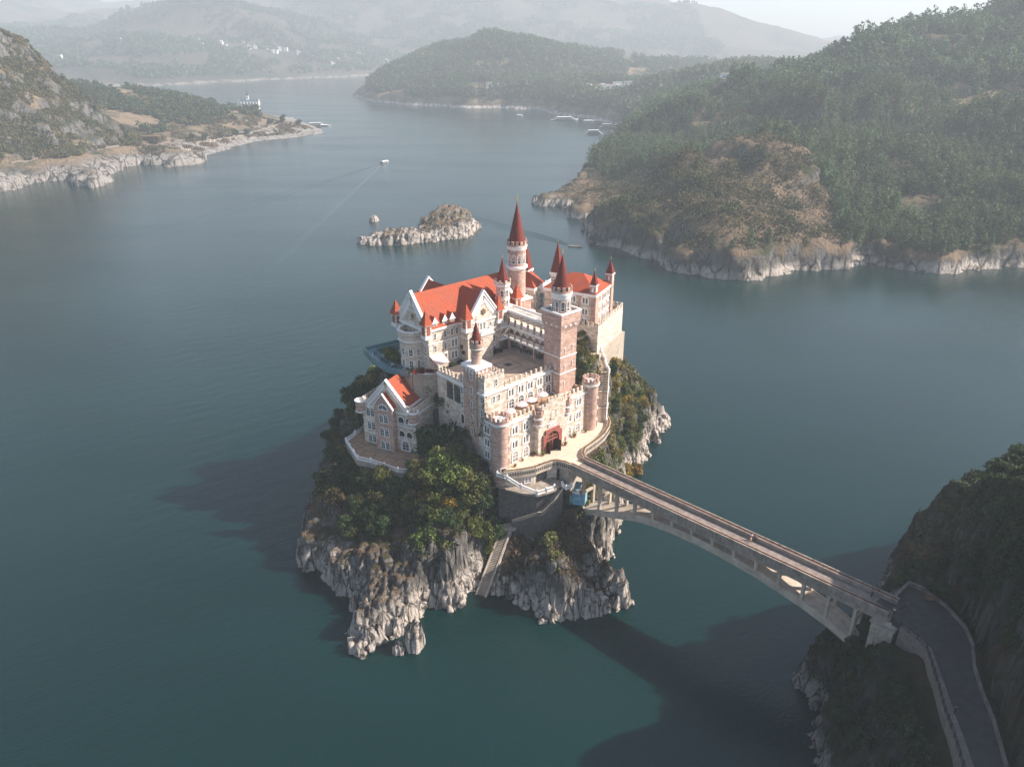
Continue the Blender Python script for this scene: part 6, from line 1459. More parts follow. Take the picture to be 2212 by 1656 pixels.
# big trees named one by one from the photo
G1 = 'broadleaf trees on the castle island'
spots = []   # x, y, kind, scale, material, label
def add(x, y, kind, s, mat, lab, grp=G1, dz=0.0, z=None):
    zz = float(island.z(x, y)) if z is None else z; s *= 1.18 if kind == 'broad' and z is None else 1
    plant(kind, x, y, zz + dz, s, lab, 'tree' if kind != 'bush' else 'shrub', grp, mat)
add(-20.0, 170.0, 'broad', 1.75, 'leaf_dark', 'large dark tree directly right of the cottage, half hiding its right corner', dz=.5)
add(-17.5, 176.5, 'broad', 1.25, 'leaf_dark', 'dark tree behind the large one, between cottage and castle wall')
add(-15.5, 180.5, 'broad', 1.5, 'leaf_dark', 'dark tree close to the glazed left wall of the castle')
add(-22.0, 184.0, 'broad', 1.0, 'leaf', 'green tree in the gap under the red-flowered garden wall')
add(-33, 192, 'broad', 1.0, 'leaf', 'light green tree just behind the cottage battlements')
add(*L2(45.2, 19.0), 'broad', .95, 'leaf', 'round lone tree on the paved landing by the fortress wall', None, z=38.0)
add(*L2(10.4, 29.6), 'broad', .62, 'leaf_dark', 'small palm-like tree in the courtyard corner left of the hall wing', None, z=41.9)
add(-12.6, 160.4, 'broad', .85, 'leaf', 'bushy green tree left of the retaining wall under the plaza', dz=-.5)
add(-21.5, 163.5, 'broad', .9, 'leaf_yellow', 'yellow leaved tree on the cliff below the cottage terrace', dz=-2)
grp_l = 'green tree in the thick growth on the front slope below the castle'
for (x, y, s, m_) in ((-7.5, 158.6, 1.25, 'leaf_dark'), (-10, 156.0, 1.3, 'leaf'), (-14, 158.5, 1.35, 'leaf'), (-17.5, 160.8, 1.3, 'leaf'), (-8, 155.6, 1.1, 'leaf_dark'), (-20.5, 158.2, 1.15, 'leaf'), (-12, 154.2, .7, 'leaf'), (-16.5, 156.0, .85, 'leaf'), (-5.2, 157.4, .7, 'leaf_dark'), (-14.2, 163.6, .95, 'leaf'), (-17.6, 164.8, .9, 'leaf_dark'), (-10.6, 162.4, .9, 'leaf'), (-4.6, 155.2, .85, 'leaf_dark'), (-6.4, 153.6, .8, 'leaf'), (-9.2, 152.2, .85, 'leaf'), (-18.6, 154.6, .9, 'leaf'), (-22.6, 160.6, 1.0, 'leaf'), (-24.4, 164.2, .9, 'leaf_dark'), (-12.5, 151.6, .7, 'leaf'), (-15.5, 153.2, .8, 'leaf_yellow'), (-21.5, 155.4, .7, 'leaf_yellow')):
    add(x, y, 'broad', s, m_, grp_l, 'trees on the front slope below the castle', dz=-.4)
grp_l = 'dark tree clinging to the shaded left cliff of the island'
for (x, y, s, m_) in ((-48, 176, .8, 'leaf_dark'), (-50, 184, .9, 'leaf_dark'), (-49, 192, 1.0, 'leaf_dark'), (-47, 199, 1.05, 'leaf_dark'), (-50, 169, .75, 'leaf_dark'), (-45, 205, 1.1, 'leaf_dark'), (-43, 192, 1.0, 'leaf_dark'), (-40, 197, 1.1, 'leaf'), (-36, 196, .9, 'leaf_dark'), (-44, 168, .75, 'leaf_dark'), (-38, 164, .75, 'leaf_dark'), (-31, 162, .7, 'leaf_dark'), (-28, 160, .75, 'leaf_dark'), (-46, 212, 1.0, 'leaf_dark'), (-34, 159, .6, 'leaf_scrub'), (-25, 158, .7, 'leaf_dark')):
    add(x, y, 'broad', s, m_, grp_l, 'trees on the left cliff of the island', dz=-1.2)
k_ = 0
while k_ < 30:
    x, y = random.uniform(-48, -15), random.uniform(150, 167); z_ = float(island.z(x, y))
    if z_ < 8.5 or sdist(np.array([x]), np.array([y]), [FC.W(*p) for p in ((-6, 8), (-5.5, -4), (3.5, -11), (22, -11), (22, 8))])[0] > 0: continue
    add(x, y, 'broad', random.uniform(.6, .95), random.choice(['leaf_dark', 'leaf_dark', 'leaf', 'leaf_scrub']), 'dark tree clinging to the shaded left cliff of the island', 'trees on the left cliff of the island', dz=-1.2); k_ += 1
grp_l = 'sunlit tree on the steep slope right of the long white stair'
for (a, b, s, m_) in ((51, 11, .75, 'leaf'), (53, 8, .8, 'leaf_dark'), (57, 13, .85, 'leaf'), (61, 14, .85, 'leaf'), (65, 17, .9, 'leaf_dark'), (59, 9, .7, 'leaf'), (63, 11, .75, 'leaf_dark'), (68, 15, .8, 'leaf_dark'), (47, 6, .7, 'leaf'), (44, 3.5, .65, 'leaf_yellow'), (50, 4, .7, 'leaf_yellow'), (54, 3.5, .65, 'leaf_yellow'), (42, 1.5, .55, 'leaf'), (48, 2, .6, 'leaf_yellow'), (70, 20, .8, 'leaf'), (40, -1, .5, 'leaf'), (39, -3.5, .5, 'leaf')):
    x, y = L2(a, b); add(x, y, 'broad', s, m_, grp_l, 'trees on the slope right of the long stair', dz=-1.3)
k_ = 0
while k_ < 42:
    a, b = random.uniform(37, 74), random.uniform(-7, 21); x, y = L2(a, b); z_ = float(island.z(x, y))
    if z_ < 9 or sdist(np.array([x]), np.array([y]), [F1.W(*p) for p in ((34, 3.6), (37, .8), (47.4, 9), (49.5, 15), (68, 23), (46, 18), (30, 10), (35, -2))])[0] > -.8: continue
    add(x, y, 'broad', random.uniform(.4, .7), random.choice(['leaf', 'leaf', 'leaf_yellow', 'leaf_dark']), grp_l, 'trees on the slope right of the long stair', dz=-1.0); k_ += 1
for (a, b, s) in ((34, 9, .5), (36, 11, .55), (39, 13, .5), (33, 14, .5)):
    add(*L2(a, b), 'broad', s, 'leaf_dark', 'small dark tree between the square tower and the long stair', 'small trees beside the square tower', dz=-.5)
for (x, y, s, lab) in ((9.6, 148.6, .42, 'light green bush on top of the right front rock outcrop'), (-5.7, 152.5, .5, 'yellow green bush leaning over the upper end of the water stair'), (14.5, 160.5, .6, 'dark shrub growing under the first bridge columns'), (20.5, 165.5, .6, 'green shrub at the foot of the arch under the bridge')):
    add(x, y, 'broad', s, 'leaf', lab, None, dz=-.3)
# hall garden shrubs, courtyard plants
for a, b, s, m_ in ((-3.0, 35.5, 1.1, 'leaf'), (-3.4, 43.5, 1.0, 'leaf_dark'), (-3.2, 46.5, 1.1, 'leaf_dark'), (-2.5, 33.0, .8, 'leaf'), (-5.0, 34.6, .8, 'leaf_dark'), (-2.0, 48.5, 1.1, 'leaf_dark'), (-1.0, 31.5, .6, 'leaf_dark'), (3.0, 30.2, .7, 'leaf_dark'), (5.5, 30.2, .8, 'leaf_dark'), (8.0, 29.9, .9, 'leaf_dark'), (7, 29, .6, 'leaf')):
    add(*L2(a, b), 'bush', s, m_, 'green garden shrub at the foot of the great hall', 'garden shrubs round the great hall', z=40.2 if b > 31.6 or b < 29 else 40.3)
for a, b, s, lab in ((17.0, 26.6, .9, 'dark shrub at the hall wall beside the courtyard'), (18.9, 26.9, .8, 'dark shrub next to the person in red')):
    add(*L2(a, b), 'bush', s, 'leaf_dark', lab, None, z=41.95)
for a, b, s in ((-4.4, 33.2, .7), (-2.8, 31.7, .8), (-1.3, 30.7, .8), (.2, 29.4, .7)):
    add(*L2(a, b), 'bush', s, 'leaf_red', 'red flowering shrub on the garden wall coping', 'red flowering shrubs along the garden wall', z=40.4)
# trees on the foreground cliff
def addc(x, y, kind, s, mat, lab, grp, dz=0.0):
    plant(kind, x, y, float(cliff.z(x, y)) + dz, s, lab, 'tree', grp, mat)
addc(85.5, 131, 'bare', 1.15, 'leaf_brown', 'sparse tree with bare branches standing out over the lake behind the bridgehead', None)
addc(95, 128, 'broad', .9, 'leaf_dark', 'dark tree at the right edge on the cliff skyline', None)
for i in range(75):
    x, y = random.uniform(79, 112), random.uniform(84, 138)
    if sdist(np.array([x]), np.array([y]), [(62, 60), (66, 116), (73, 119), (78, 119), (83, 106), (80, 92), (74, 60)])[0] > -1.5: continue
    addc(x, y, 'broad', random.uniform(.6, 1.05), random.choice(['leaf_dark', 'leaf_dark', 'leaf_scrub']), 'dark shaded tree on the steep foreground cliff', 'trees on the foreground cliff', dz=-1)

# ground scrub as leaf clumps over the island (stuff)
def scrub(name, terr, n, bbox, size, mat, cond, lift=.25, clump=7, spread=.9, kind='stuff', seed=1, parent=None):
    x = rng.uniform(bbox[0], bbox[1], n); y = rng.uniform(bbox[2], bbox[3], n); z = terr.z(x, y); sl = terr.slope(x, y)
    keep = cond(x, y, z, sl); x, y, z = x[keep], y[keep], z[keep]
    if len(x) == 0: return None
    hgt = lift * rng.uniform(.6, 2.0, len(x))
    X = np.repeat(x, clump) + rng.normal(size=len(x) * clump) * spread; Y = np.repeat(y, clump) + rng.normal(size=len(x) * clump) * spread
    Z = terr.z(X, Y) + np.repeat(hgt, clump) * rng.uniform(0.1, 1.3, len(X)) 
    P = np.stack([X, Y, Z], 1); V, Q = leafquads(P, size, np.array([[.1, -.2, .8]]), 1.0)
    o = rawmesh(name, V, Q, mat); tag(o, kind=kind); return o
def inr(x, y, poly): return sdist(x, y, poly) > 0
castle_poly = [F1.W(*p) for p in ((-1.5, 2.7), (-1.5, 31), (-1.2, 34), (-5, 36), (-5, 40), (-1, 41.5), (-1, 48), (30, 48), (34, 44), (44, 44), (60, 38), (67, 23), (46, 14.9), (46, 20), (38, 22), (30, 12), (33, 5), (39, 3), (35, -2), (21, -5), (21, -11), (12, -11), (9, -5), (1, -2.5))]
cot_poly = [FC.W(*p) for p in ((-4.8, 6.2), (-4.3, -2.7), (3.9, -9.5), (12.4, -9.5), (16.9, -10.3), (20, -8.6), (20, 0), (16.5, 9.7), (-2, 10))]
stair_poly = [(-10.8, 139), (-7.0, 139), (1.6, 156), (-2.6, 158)]
wall_poly = [(-.5, 156), (6, 153.5), (10, 154.5), (14, 158.5), (14, 163), (-2, 163)]
path_poly = [F1.W(*p) for p in ((-9, 19), (-9, 16), (-3, 13), (-3, 19), (-3, 17), (-2, 22), (-5, 24))]
hs_poly = [F1.W(*p) for p in ((34.5, 3.6), (37, 1.4), (46.8, 9.6), (49.5, 17), (46.8, 17.6), (44, 12))]
def isl_ok(x, y):
    return ~(inr(x, y, castle_poly) | inr(x, y, cot_poly) | inr(x, y, stair_poly) | inr(x, y, wall_poly) | inr(x, y, hs_poly))
def vegmask(x, y, s=9, t=.5, seed=77): return fbm(x / s, y / s, 3, seed) > t
bb = (-58, 62, 136, 262)
upper = lambda x, y, z: (z > 9.5 + 5 * fbm(x / 6, y / 6, 2, 88) + np.clip((x - 18) / 8, 0, 1) * -6)
scrub('shrub_cover', island, 42000, bb, .33, 'leaf', lambda x, y, z, sl: isl_ok(x, y) & upper(x, y, z) & (sl < 7) & vegmask(x, y, 7, .46), .9, 8, .55)
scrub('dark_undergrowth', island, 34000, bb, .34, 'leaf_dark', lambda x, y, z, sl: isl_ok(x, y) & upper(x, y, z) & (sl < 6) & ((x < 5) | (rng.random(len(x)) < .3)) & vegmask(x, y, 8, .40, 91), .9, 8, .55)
scrub('dry_undergrowth', island, 26000, bb, .22, 'leaf_brown', lambda x, y, z, sl: isl_ok(x, y) & (z > 9) & (sl < 3.2) & vegmask(x, y, 5, .5, 95) & ((x > -18) | (rng.random(len(x)) < .35)), .4, 6, .5)
scrub('yellow_foliage', island, 9000, bb, .25, 'leaf_yellow', lambda x, y, z, sl: isl_ok(x, y) & upper(x, y, z) & vegmask(x, y, 4, .57, 99) & ((x > 22) | (rng.random(len(x)) < .15)), .9, 7, .5)
scrub('low_grass', island, 16000, (-12, 24, 139, 162), .22, 'leaf_scrub', lambda x, y, z, sl: isl_ok(x, y) & (z > 1.6) & ((sl < 1.6) | ((x > -2) & (x < 9) & (y > 143))), .3, 6, .4)
scrub('gap_brush', island, 5000, (-3, 18, 144, 164), .28, 'leaf_brown', lambda x, y, z, sl: isl_ok(x, y) & (z > 2.5) & vegmask(x, y, 3, .42, 17), .6, 6, .5)
for mt, nn, th in (('leaf', 22000, .46), ('leaf_yellow', 16000, .52), ('leaf_brown', 9000, .5)):
    scrub('right_slope_brush', island, nn, (24, 61, 164, 245), .36, mt, lambda x, y, z, sl: isl_ok(x, y) & (z > 8 + 6 * fbm(x / 5, y / 5, 2, 8)) & vegmask(x, y, 4, th, len(mt)), 1.0, 8, .6)
scrub('islet_grass', islet, 1800, (-100, -20, 475, 545), .6, 'leaf_brown', lambda x, y, z, sl: (z > 5) & vegmask(x, y, 9, .48), .5, 4, 1)
cok = lambda x, y, z: (z > 8) & ~inr(x, y, [(62, 60), (66, 116), (73, 119), (78, 119), (83, 106), (80, 92), (74, 60)])
scrub('cliff_undergrowth', cliff, 60000, (56, 114, 70, 160), .38, 'leaf_dark', lambda x, y, z, sl: cok(x, y, z) & vegmask(x, y, 6, .40, 41), .9, 9, .6)
scrub('cliff_dry_grass', cliff, 20000, (56, 114, 70, 160), .24, 'leaf_brown', lambda x, y, z, sl: cok(x, y, z) & (sl < 3), .5, 6, .5)
# planter weeds on the bridge and plaza edge
def weeds(T, pts, n, name='planter_weeds', mat='leaf_brown'):
    P = []
    for i in range(n):
        k = random.randrange(len(pts) - 1); t = random.random(); p, q = pts[k], pts[k + 1]
        P.append([p[j] + (q[j] - p[j]) * t for j in range(3)])
    P = np.array(P); C = np.repeat(P, 9, 0) + rng.normal(size=(n * 9, 3)) * np.array([.16, .16, .2]); C -= np.array([T.off]); C[:, 2] = np.maximum(C[:, 2], 24.3 - T.off[2])
    V, Q = leafquads(C, .09); o = rawmesh(name, V, Q, mat, parent=T.e); return o
for T_ in [t for t in ()]: pass
TB = Thing('roadside_weeds', 'straggly dry plants growing in the bridge planters', 'plants', BR, 36, 0, 24)
weeds(TB, [(0, 2.3, 25.0), (BL, 2.3, 25.0)], 190, 'far_side_plants'); weeds(TB, [(0, -2.3, 24.9), (BL, -2.3, 24.9)], 150, 'near_side_plants')
TB = Thing('plaza_weeds', 'small dry plants in the curved plaza planter', 'plants', F1, 5, -3, 24)
weeds(TB, [(-2.6, .1, 25), (1.2, -2.1, 25), (4.4, -3.4, 25), (7.4, -3.7, 25), (9.7, -4.1, 25), (11, -5, 25), (12.2, -7.4, 25)], 60, 'plants')
# creeper on the shaded brick wall
m_p = []
for i in range(900):
    b_ = 5.5 + abs(random.gauss(0, 2.6)) + random.uniform(0, 3); z = 30 + random.uniform(0, 13) * (.5 + .5 * math.sin(b_))
    a = -1.55 if b_ < 10.7 else -2.0
    if b_ < 15.5: m_p.append((a - .04, b_, z))
T_ = Thing('creeper', 'dark red climbing creeper on the shaded left wall of the gatehouse', 'creeper', F1, -1.6, 9, 30)
P = np.array(m_p) - np.array([T_.off]); V, Q = leafquads(P, .13, np.array([[-1., 0, 0]]), .3); rawmesh('vine', V, Q, 'door', parent=T_.e)

# ---- hill forests ----------------------------------------------------
def forest_mesh(n_leaf, H_, rad, seed, kind='cone'):
    t = rng.uniform(.12, 1, n_leaf); ang = rng.uniform(0, 6.28, n_leaf)
    prof = rad * np.clip(np.sin(t * 3.0) * .9 + .12, 0.1, 1) * (1 + .3 * np.sin(ang * 3 + seed)) if kind == 'cone' else rad * np.sqrt(np.clip(1 - (2 * t - 1.1) ** 2, .05, 1)) * (1 + .2 * np.sin(ang * 2 + seed))
    r = prof * rng.uniform(.6, 1.05, n_leaf)
    P = np.stack([r * np.cos(ang), r * np.sin(ang), t * H_], 1); Nn = np.stack([np.cos(ang), np.sin(ang), np.full(n_leaf, .6)], 1)
    return P, Nn
def place_forest(name, terr, pts, size_leaf, n_leaf, H_, rad, mat, kind='cone', hv=(.7, 1.3)):
    n = len(pts); protos = [forest_mesh(n_leaf, H_, rad, k, kind) for k in range(6)]
    P = np.concatenate([protos[i % 6][0] * s + np.array([x, y, z]) for i, ((x, y, z), s) in enumerate(zip(pts, rng.uniform(*hv, n)))])
    Nn = np.concatenate([protos[i % 6][1] for i in range(n)])
    V, Q = leafquads(P, size_leaf, Nn, .8); o = rawmesh(name, V, Q, mat); tag(o, kind='stuff'); return o
def scatter(terr, n, bbox, cond):
    x = rng.uniform(bbox[0], bbox[1], n); y = rng.uniform(bbox[2], bbox[3], n); z = terr.z(x, y); sl = terr.slope(x, y)
    k = cond(x, y, z, sl); return np.stack([x[k], y[k], z[k]], 1)
def in_view(x, y, z, m=1.12):
    zz = z - 120; d = y * math.cos(R(24.4)) - zz * math.sin(R(24.4)); u = x / d * 1640 / 1106; v = (y * math.sin(R(24.4)) + zz * math.cos(R(24.4))) / d * 1640 / 828
    return (np.abs(u) < m) & (np.abs(v) < m + .1)
# knoll of rock and dry grass stays open
knoll = [(60, 640), (62, 540), (60, 480), (100, 415), (165, 415), (190, 440), (195, 480), (195, 520), (205, 550), (185, 580), (140, 620), (90, 680)]
def h1c(x, y, z, sl):
    kn = sdist(x, y, knoll); return (z > np.where(x > 190, 5, 8) + 6 * fbm(x / 20, y / 20, 2, 3)) & in_view(x, y, z) & ((kn < -6) | ((kn < 4) & (fbm(x / 15, y / 15, 2, 5) > .55)))
tp = scatter(hill1, 70000, (30, 900, 400, 1300), h1c)
fz = fbm(tp[:, 0] / 45, tp[:, 1] / 45, 3, 61); tp = tp[(fz > .35) & (fbm(tp[:, 0] / 14, tp[:, 1] / 14, 2, 66) > .22)]
order = np.argsort(np.hypot(tp[:, 0], tp[:, 1])); near, rest = tp[order[:300]], tp[order[300:]]
rest = rest[rng.random(len(rest)) < np.clip(1.3 - np.hypot(rest[:, 0], rest[:, 1]) / 1500, .35, 1)]
print('hill1 trees', len(rest))
place_forest('hill_forest', hill1, rest[np.hypot(rest[:, 0], rest[:, 1]) < 850], .8, 66, 12, 2.2, 'leaf_far', hv=(.45, 1.4))
bp = scatter(hill1, 2200, (30, 700, 400, 1000), lambda x, y, z, sl: h1c(x, y, z, sl) & vegmask(x, y, 30, .5, 87)); place_forest('mixed_wood', hill1, bp, .9, 60, 8, 3.6, 'leaf_scrub', 'ball', (.5, 1.3))
place_forest('ridge_forest', hill1, rest[np.hypot(rest[:, 0], rest[:, 1]) >= 850], 1.5, 36, 12, 2.6, 'leaf_far', hv=(.7, 1.6))
protos = []
for k in range(4):
    P, Nn = forest_mesh(170, 11, 1.9, k); V, Q = leafquads(P, .5, Nn, .8); nv = len(V)
    tv = [(.18 * math.cos(A) * f, .18 * math.sin(A) * f, z_) for z_, f in ((-1, 1), (10.5, .25)) for A in (0, 1.57, 3.14, 4.71)]
    tq = [(nv + j, nv + (j + 1) % 4, nv + 4 + (j + 1) % 4, nv + 4 + j) for j in range(4)]
    protos.append(rawmesh('eucalyptus_tree', np.concatenate([V, tv]), np.concatenate([Q, tq]), ['leaf_far', 'bark'], link=False, mi=[0] * len(Q) + [1] * 4))
for i, (x, y, z) in enumerate(near):
    o = bpy.data.objects.new('eucalyptus_tree', protos[i % 4]); col.objects.link(o); s = random.uniform(.65, 1.2); o.location = (x, y, z - .5); o.scale = (s, s, s); o.rotation_euler = (0, 0, random.uniform(0, 6))
    tag(o, 'slender eucalyptus tree in the wood on the right hill above the lake', 'tree', 'eucalyptus trees on the right hill')
scrub('hill_scrub', hill1, 14000, (40, 330, 400, 700), .8, 'leaf_scrub', lambda x, y, z, sl: (sdist(x, y, knoll) > -8) & (z > 9 + 5 * fbm(x / 9, y / 9, 2, 31)) & vegmask(x, y, 22, .45, 53), 1.6, 8, 1.4)
scrub('hill_dark_scrub', hill1, 9000, (40, 330, 400, 700), .8, 'leaf_dark', lambda x, y, z, sl: (sdist(x, y, knoll) > -8) & (z > 10) & vegmask(x, y, 16, .53, 54), 2.4, 12, 1.5)
scrub('hill_dry_grass', hill1, 16000, (30, 400, 390, 700), .6, 'leaf_brown', lambda x, y, z, sl: (z > 5) & (sl < 1.6) & (sdist(x, y, knoll) > -20), .7, 5, 1.6)
# left headland vegetation
def lfc(x, y, z, sl): return (z > 16) & in_view(x, y, z) & (y < 900) & vegmask(x, y, 14, .38, 71)
tp = scatter(left_land, 24000, (-620, -400, 690, 930), lfc); place_forest('headland_scrub', left_land, tp, .9, 26, 3.4, 2.2, 'leaf_scrub', 'ball', (.5, 1.3))
def lf2(x, y, z, sl): return (z > 16 + 5 * fbm(x / 30, y / 30, 2, 3)) & in_view(x, y, z) & (y > 930) & vegmask(x, y, 40, .47, 73) & ~((np.abs(x + 429) < 32) & (y > 1200)) & (np.hypot(x + 470, (y - 970) * .7) > 40)
tp = scatter(left_land, 7000, (-700, -280, 900, 1330), lf2); k2 = rng.random(len(tp)) < .5; place_forest('headland_wood', left_land, tp[k2], 1.7, 34, 9, 3.8, 'leaf_dark', 'ball', (.4, 1.3)); place_forest('headland_brush', left_land, tp[~k2], 1.6, 26, 6, 4.2, 'leaf_scrub', 'ball', (.4, 1.2))
tp = scatter(left_land, 5000, (-460, -270, 830, 1150), lambda x, y, z, sl: (z > 3) & (z < 22) & vegmask(x, y, 20, .5, 75)); place_forest('headland_grass', left_land, tp, 1.5, 8, 1.3, 3.0, 'leaf_brown', 'ball', (.5, 1.3))
for x, y, s in ((-352, 1010, 1), (-344, 1030, 1), (-362, 985, .9), (-372, 962, .9), (-381, 945, .9), (-330, 1090, 1.1), (-395, 870, 1.0), (-320, 1120, 1.2), (-300, 1125, 1), (-410, 1290, 1.3), (-398, 1230, 1.2)):
    plant('broad', x, y, float(left_land.z(x, y)), s * 1.6, 'dark round tree standing by the headland wall', 'tree', 'trees along the headland wall', 'leaf_dark')
# middle hill and the far shore woods
tp = scatter(hill3, 26000, (-330, 520, 1050, 2100), lambda x, y, z, sl: (z > 10 + 8 * fbm(x / 60, y / 60, 2, 8)) & in_view(x, y, z) & vegmask(x, y, 60, .36, 81) & (np.hypot((x - 195), (y - 1500) * .6) > 52))
k2 = rng.random(len(tp)) < .6; place_forest('middle_hill_forest', hill3, tp[k2], 2.8, 22, 15, 5.0, 'leaf_far', 'ball', (.45, 1.4)); place_forest('middle_hill_wood', hill3, tp[~k2], 2.6, 22, 12, 5.5, 'leaf_dark', 'ball', (.4, 1.3))
tp = scatter(far, 26000, (-2600, 900, 2300, 4300), lambda x, y, z, sl: (z > 15) & in_view(x, y, z) & vegmask(x, y, 130, .42, 83))
place_forest('far_shore_forest', far, tp, 6.5, 10, 15, 11, 'leaf_dark', 'ball', (.5, 1.3))
# ================================================================== PEOPLE, FURNITURE, BOATS, HOUSES
def person(x, y, z, rz, label, shirt='c_black', trousers='c_black', pose='stand', group=None):
    """one continuous figure grown from a joint skeleton; hair, top and trousers follow it"""
    J = {'pelvis': (0, 0, .93), 'chest': (0, 0, 1.28), 'neck': (0, 0, 1.46), 'head': (0, .02, 1.60), 'crown': (0, .02, 1.68),
         'hipL': (-.1, 0, .88), 'kneeL': (-.11, .04, .48), 'ankL': (-.11, -.02, .08), 'toeL': (-.11, .14, .03), 'hipR': (.1, 0, .88), 'kneeR': (.11, .04, .48), 'ankR': (.11, -.02, .08), 'toeR': (.11, .14, .03),
         'shL': (-.19, 0, 1.38), 'elL': (-.25, -.02, 1.10), 'wrL': (-.25, .08, .86), 'haL': (-.25, .11, .77), 'shR': (.19, 0, 1.38), 'elR': (.25, -.02, 1.10), 'wrR': (.25, .08, .86), 'haR': (.25, .11, .77)}
    if pose == 'walk': J.update(kneeL=(-.11, .2, .5), ankL=(-.11, .24, .1), toeL=(-.11, .38, .06), kneeR=(.11, -.08, .47), ankR=(.11, -.3, .12), toeR=(.11, -.18, .04), wrL=(-.25, -.1, .9), haL=(-.25, -.12, .8), wrR=(.25, .2, .95), haR=(.25, .26, .88))
    if pose == 'photo': J.update(elL=(-.32, .2, 1.25), wrL=(-.14, .34, 1.5), haL=(-.08, .36, 1.56), elR=(.32, .2, 1.25), wrR=(.14, .34, 1.5), haR=(.08, .36, 1.56))
    if pose == 'reach': J.update(elL=(-.42, .1, 1.45), wrL=(-.6, .16, 1.6), haL=(-.68, .18, 1.65))
    if pose == 'sit':
        J = {k: (v[0], v[1], v[2] - .42) for k, v in J.items()}
        J.update(kneeL=(-.12, .42, .48), ankL=(-.12, .42, .08), toeL=(-.12, .56, .03), kneeR=(.12, .42, .48), ankR=(.12, .42, .08), toeR=(.12, .56, .03), wrL=(-.2, .25, .66), haL=(-.16, .34, .66), wrR=(.2, .25, .66), haR=(.16, .34, .66))
    Rr = dict(pelvis=.15, chest=.16, neck=.06, head=.105, crown=.08, hipL=.1, kneeL=.07, ankL=.045, toeL=.04, hipR=.1, kneeR=.07, ankR=.045, toeR=.04, shL=.075, elL=.048, wrL=.033, haL=.04, shR=.075, elR=.048, wrR=.033, haR=.04)
    E_ = [('pelvis', 'chest'), ('chest', 'neck'), ('neck', 'head'), ('head', 'crown'), ('pelvis', 'hipL'), ('hipL', 'kneeL'), ('kneeL', 'ankL'), ('ankL', 'toeL'), ('pelvis', 'hipR'), ('hipR', 'kneeR'), ('kneeR', 'ankR'), ('ankR', 'toeR'),
          ('chest', 'shL'), ('shL', 'elL'), ('elL', 'wrL'), ('wrL', 'haL'), ('chest', 'shR'), ('shR', 'elR'), ('elR', 'wrR'), ('wrR', 'haR')]
    def skin(name, names, edges, grow, mat):
        me = bpy.data.meshes.new(name); ix = {k: i for i, k in enumerate(names)}
        me.from_pydata([J[k] for k in names], [(ix[a], ix[b]) for a, b in edges], []); me.materials.append(M[mat])
        o = bpy.data.objects.new(name, me); col.objects.link(o)
        sk = o.modifiers.new('skin', 'SKIN'); sk.use_smooth_shade = True
        for i, k in enumerate(names):
            r = Rr[k] * grow + (.012 if grow > 1 else 0); me.skin_vertices[0].data[i].radius = (r, r * (.8 if k in ('chest', 'pelvis') else 1)); 
        me.skin_vertices[0].data[0].use_root = True
        o.modifiers.new('sub', 'SUBSURF').levels = 1; o.modifiers['sub'].render_levels = 1
        return o
    body = skin('person', list(J), E_, 1.0, 'skin'); body.location = (x, y, z); body.rotation_euler = (0, 0, R(rz)); tag(body, label, 'person', group)
    t = skin('shirt', ['chest', 'pelvis', 'shL', 'elL', 'shR', 'elR'], [('chest', 'pelvis'), ('chest', 'shL'), ('shL', 'elL'), ('chest', 'shR'), ('shR', 'elR')], 1.13, shirt); t.parent = body
    t = skin('trousers', ['pelvis', 'hipL', 'kneeL', 'ankL', 'hipR', 'kneeR', 'ankR'], [('pelvis', 'hipL'), ('hipL', 'kneeL'), ('kneeL', 'ankL'), ('pelvis', 'hipR'), ('hipR', 'kneeR'), ('kneeR', 'ankR')], 1.15, trousers); t.parent = body
    h = MB(); c = J['crown']; h.sphere(c[0], c[1] - .03, c[2] - .03, .125, 0, 10); hh = h.build('hair', 'hair', None, smooth=True); hh.parent = body
    return body
def pw(fr, a, b): return fr.W(a, b)
x, y = F1.W(19.6, 26.0); person(x, y, 41.97, 150, 'person in a red jacket and dark trousers standing by the courtyard door', 'c_red', 'c_black', 'reach')
x, y = F1.W(23.1, 22.0); person(x, y, 41.97, 60, 'person in black with one arm raised at the courtyard edge', 'c_black', 'c_black', 'reach')
x, y = F1.W(25.2, 16.9); person(x, y, 42.0, 200, 'person in black sitting on a chair under the gallery', 'c_black', 'c_black', 'sit')
x, y = F1.W(-5.4, 50.6); person(x, y, 40.0, 30, 'person in dark clothes standing near the tip of the glass walkway', 'c_black', 'c_blue')
x, y = F1.W(-6.3, 40.6); person(x, y, 40.0, 200, 'person with white top on the near curve of the glass walkway', 'c_white', 'c_black')
x, y = F1.W(-5.8, 39.8); person(x, y, 40.0, 230, 'person in black beside the one in white on the glass walkway', 'c_black', 'c_black')
person(49.8, 130.8, 24, 20, 'person in a pink top walking in the middle of the bridge', 'c_pink', 'c_khaki', 'walk')
person(51.0, 131.5, 24, 10, 'person in grey blue walking beside the far bridge parapet', 'c_blue', 'c_black', 'walk')
person(50.3, 131.9, 24, 0, 'person with a pale top between two others on the bridge', 'c_white', 'c_black', 'stand')
person(69.9, 109.1, 24, 40, 'person in a white shirt at the cliff end of the bridge', 'c_white', 'c_black', 'photo')
person(71.7, 110.3, 24, 200, 'person in black in the pair at the bridge end, the left one', 'c_black', 'c_black')
person(72.7, 110.8, 24, 220, 'person in black in the pair at the bridge end, the right one', 'c_black', 'c_black', 'photo')
person(67.9, 114.0, 24, 100, 'person in dark clothes walking onto the bridge along the far parapet', 'c_black', 'c_black', 'walk')
person(69.2, 86.8, 24.0, 90, 'person in black walking down the shaded cliff road', 'c_black', 'c_black', 'walk')
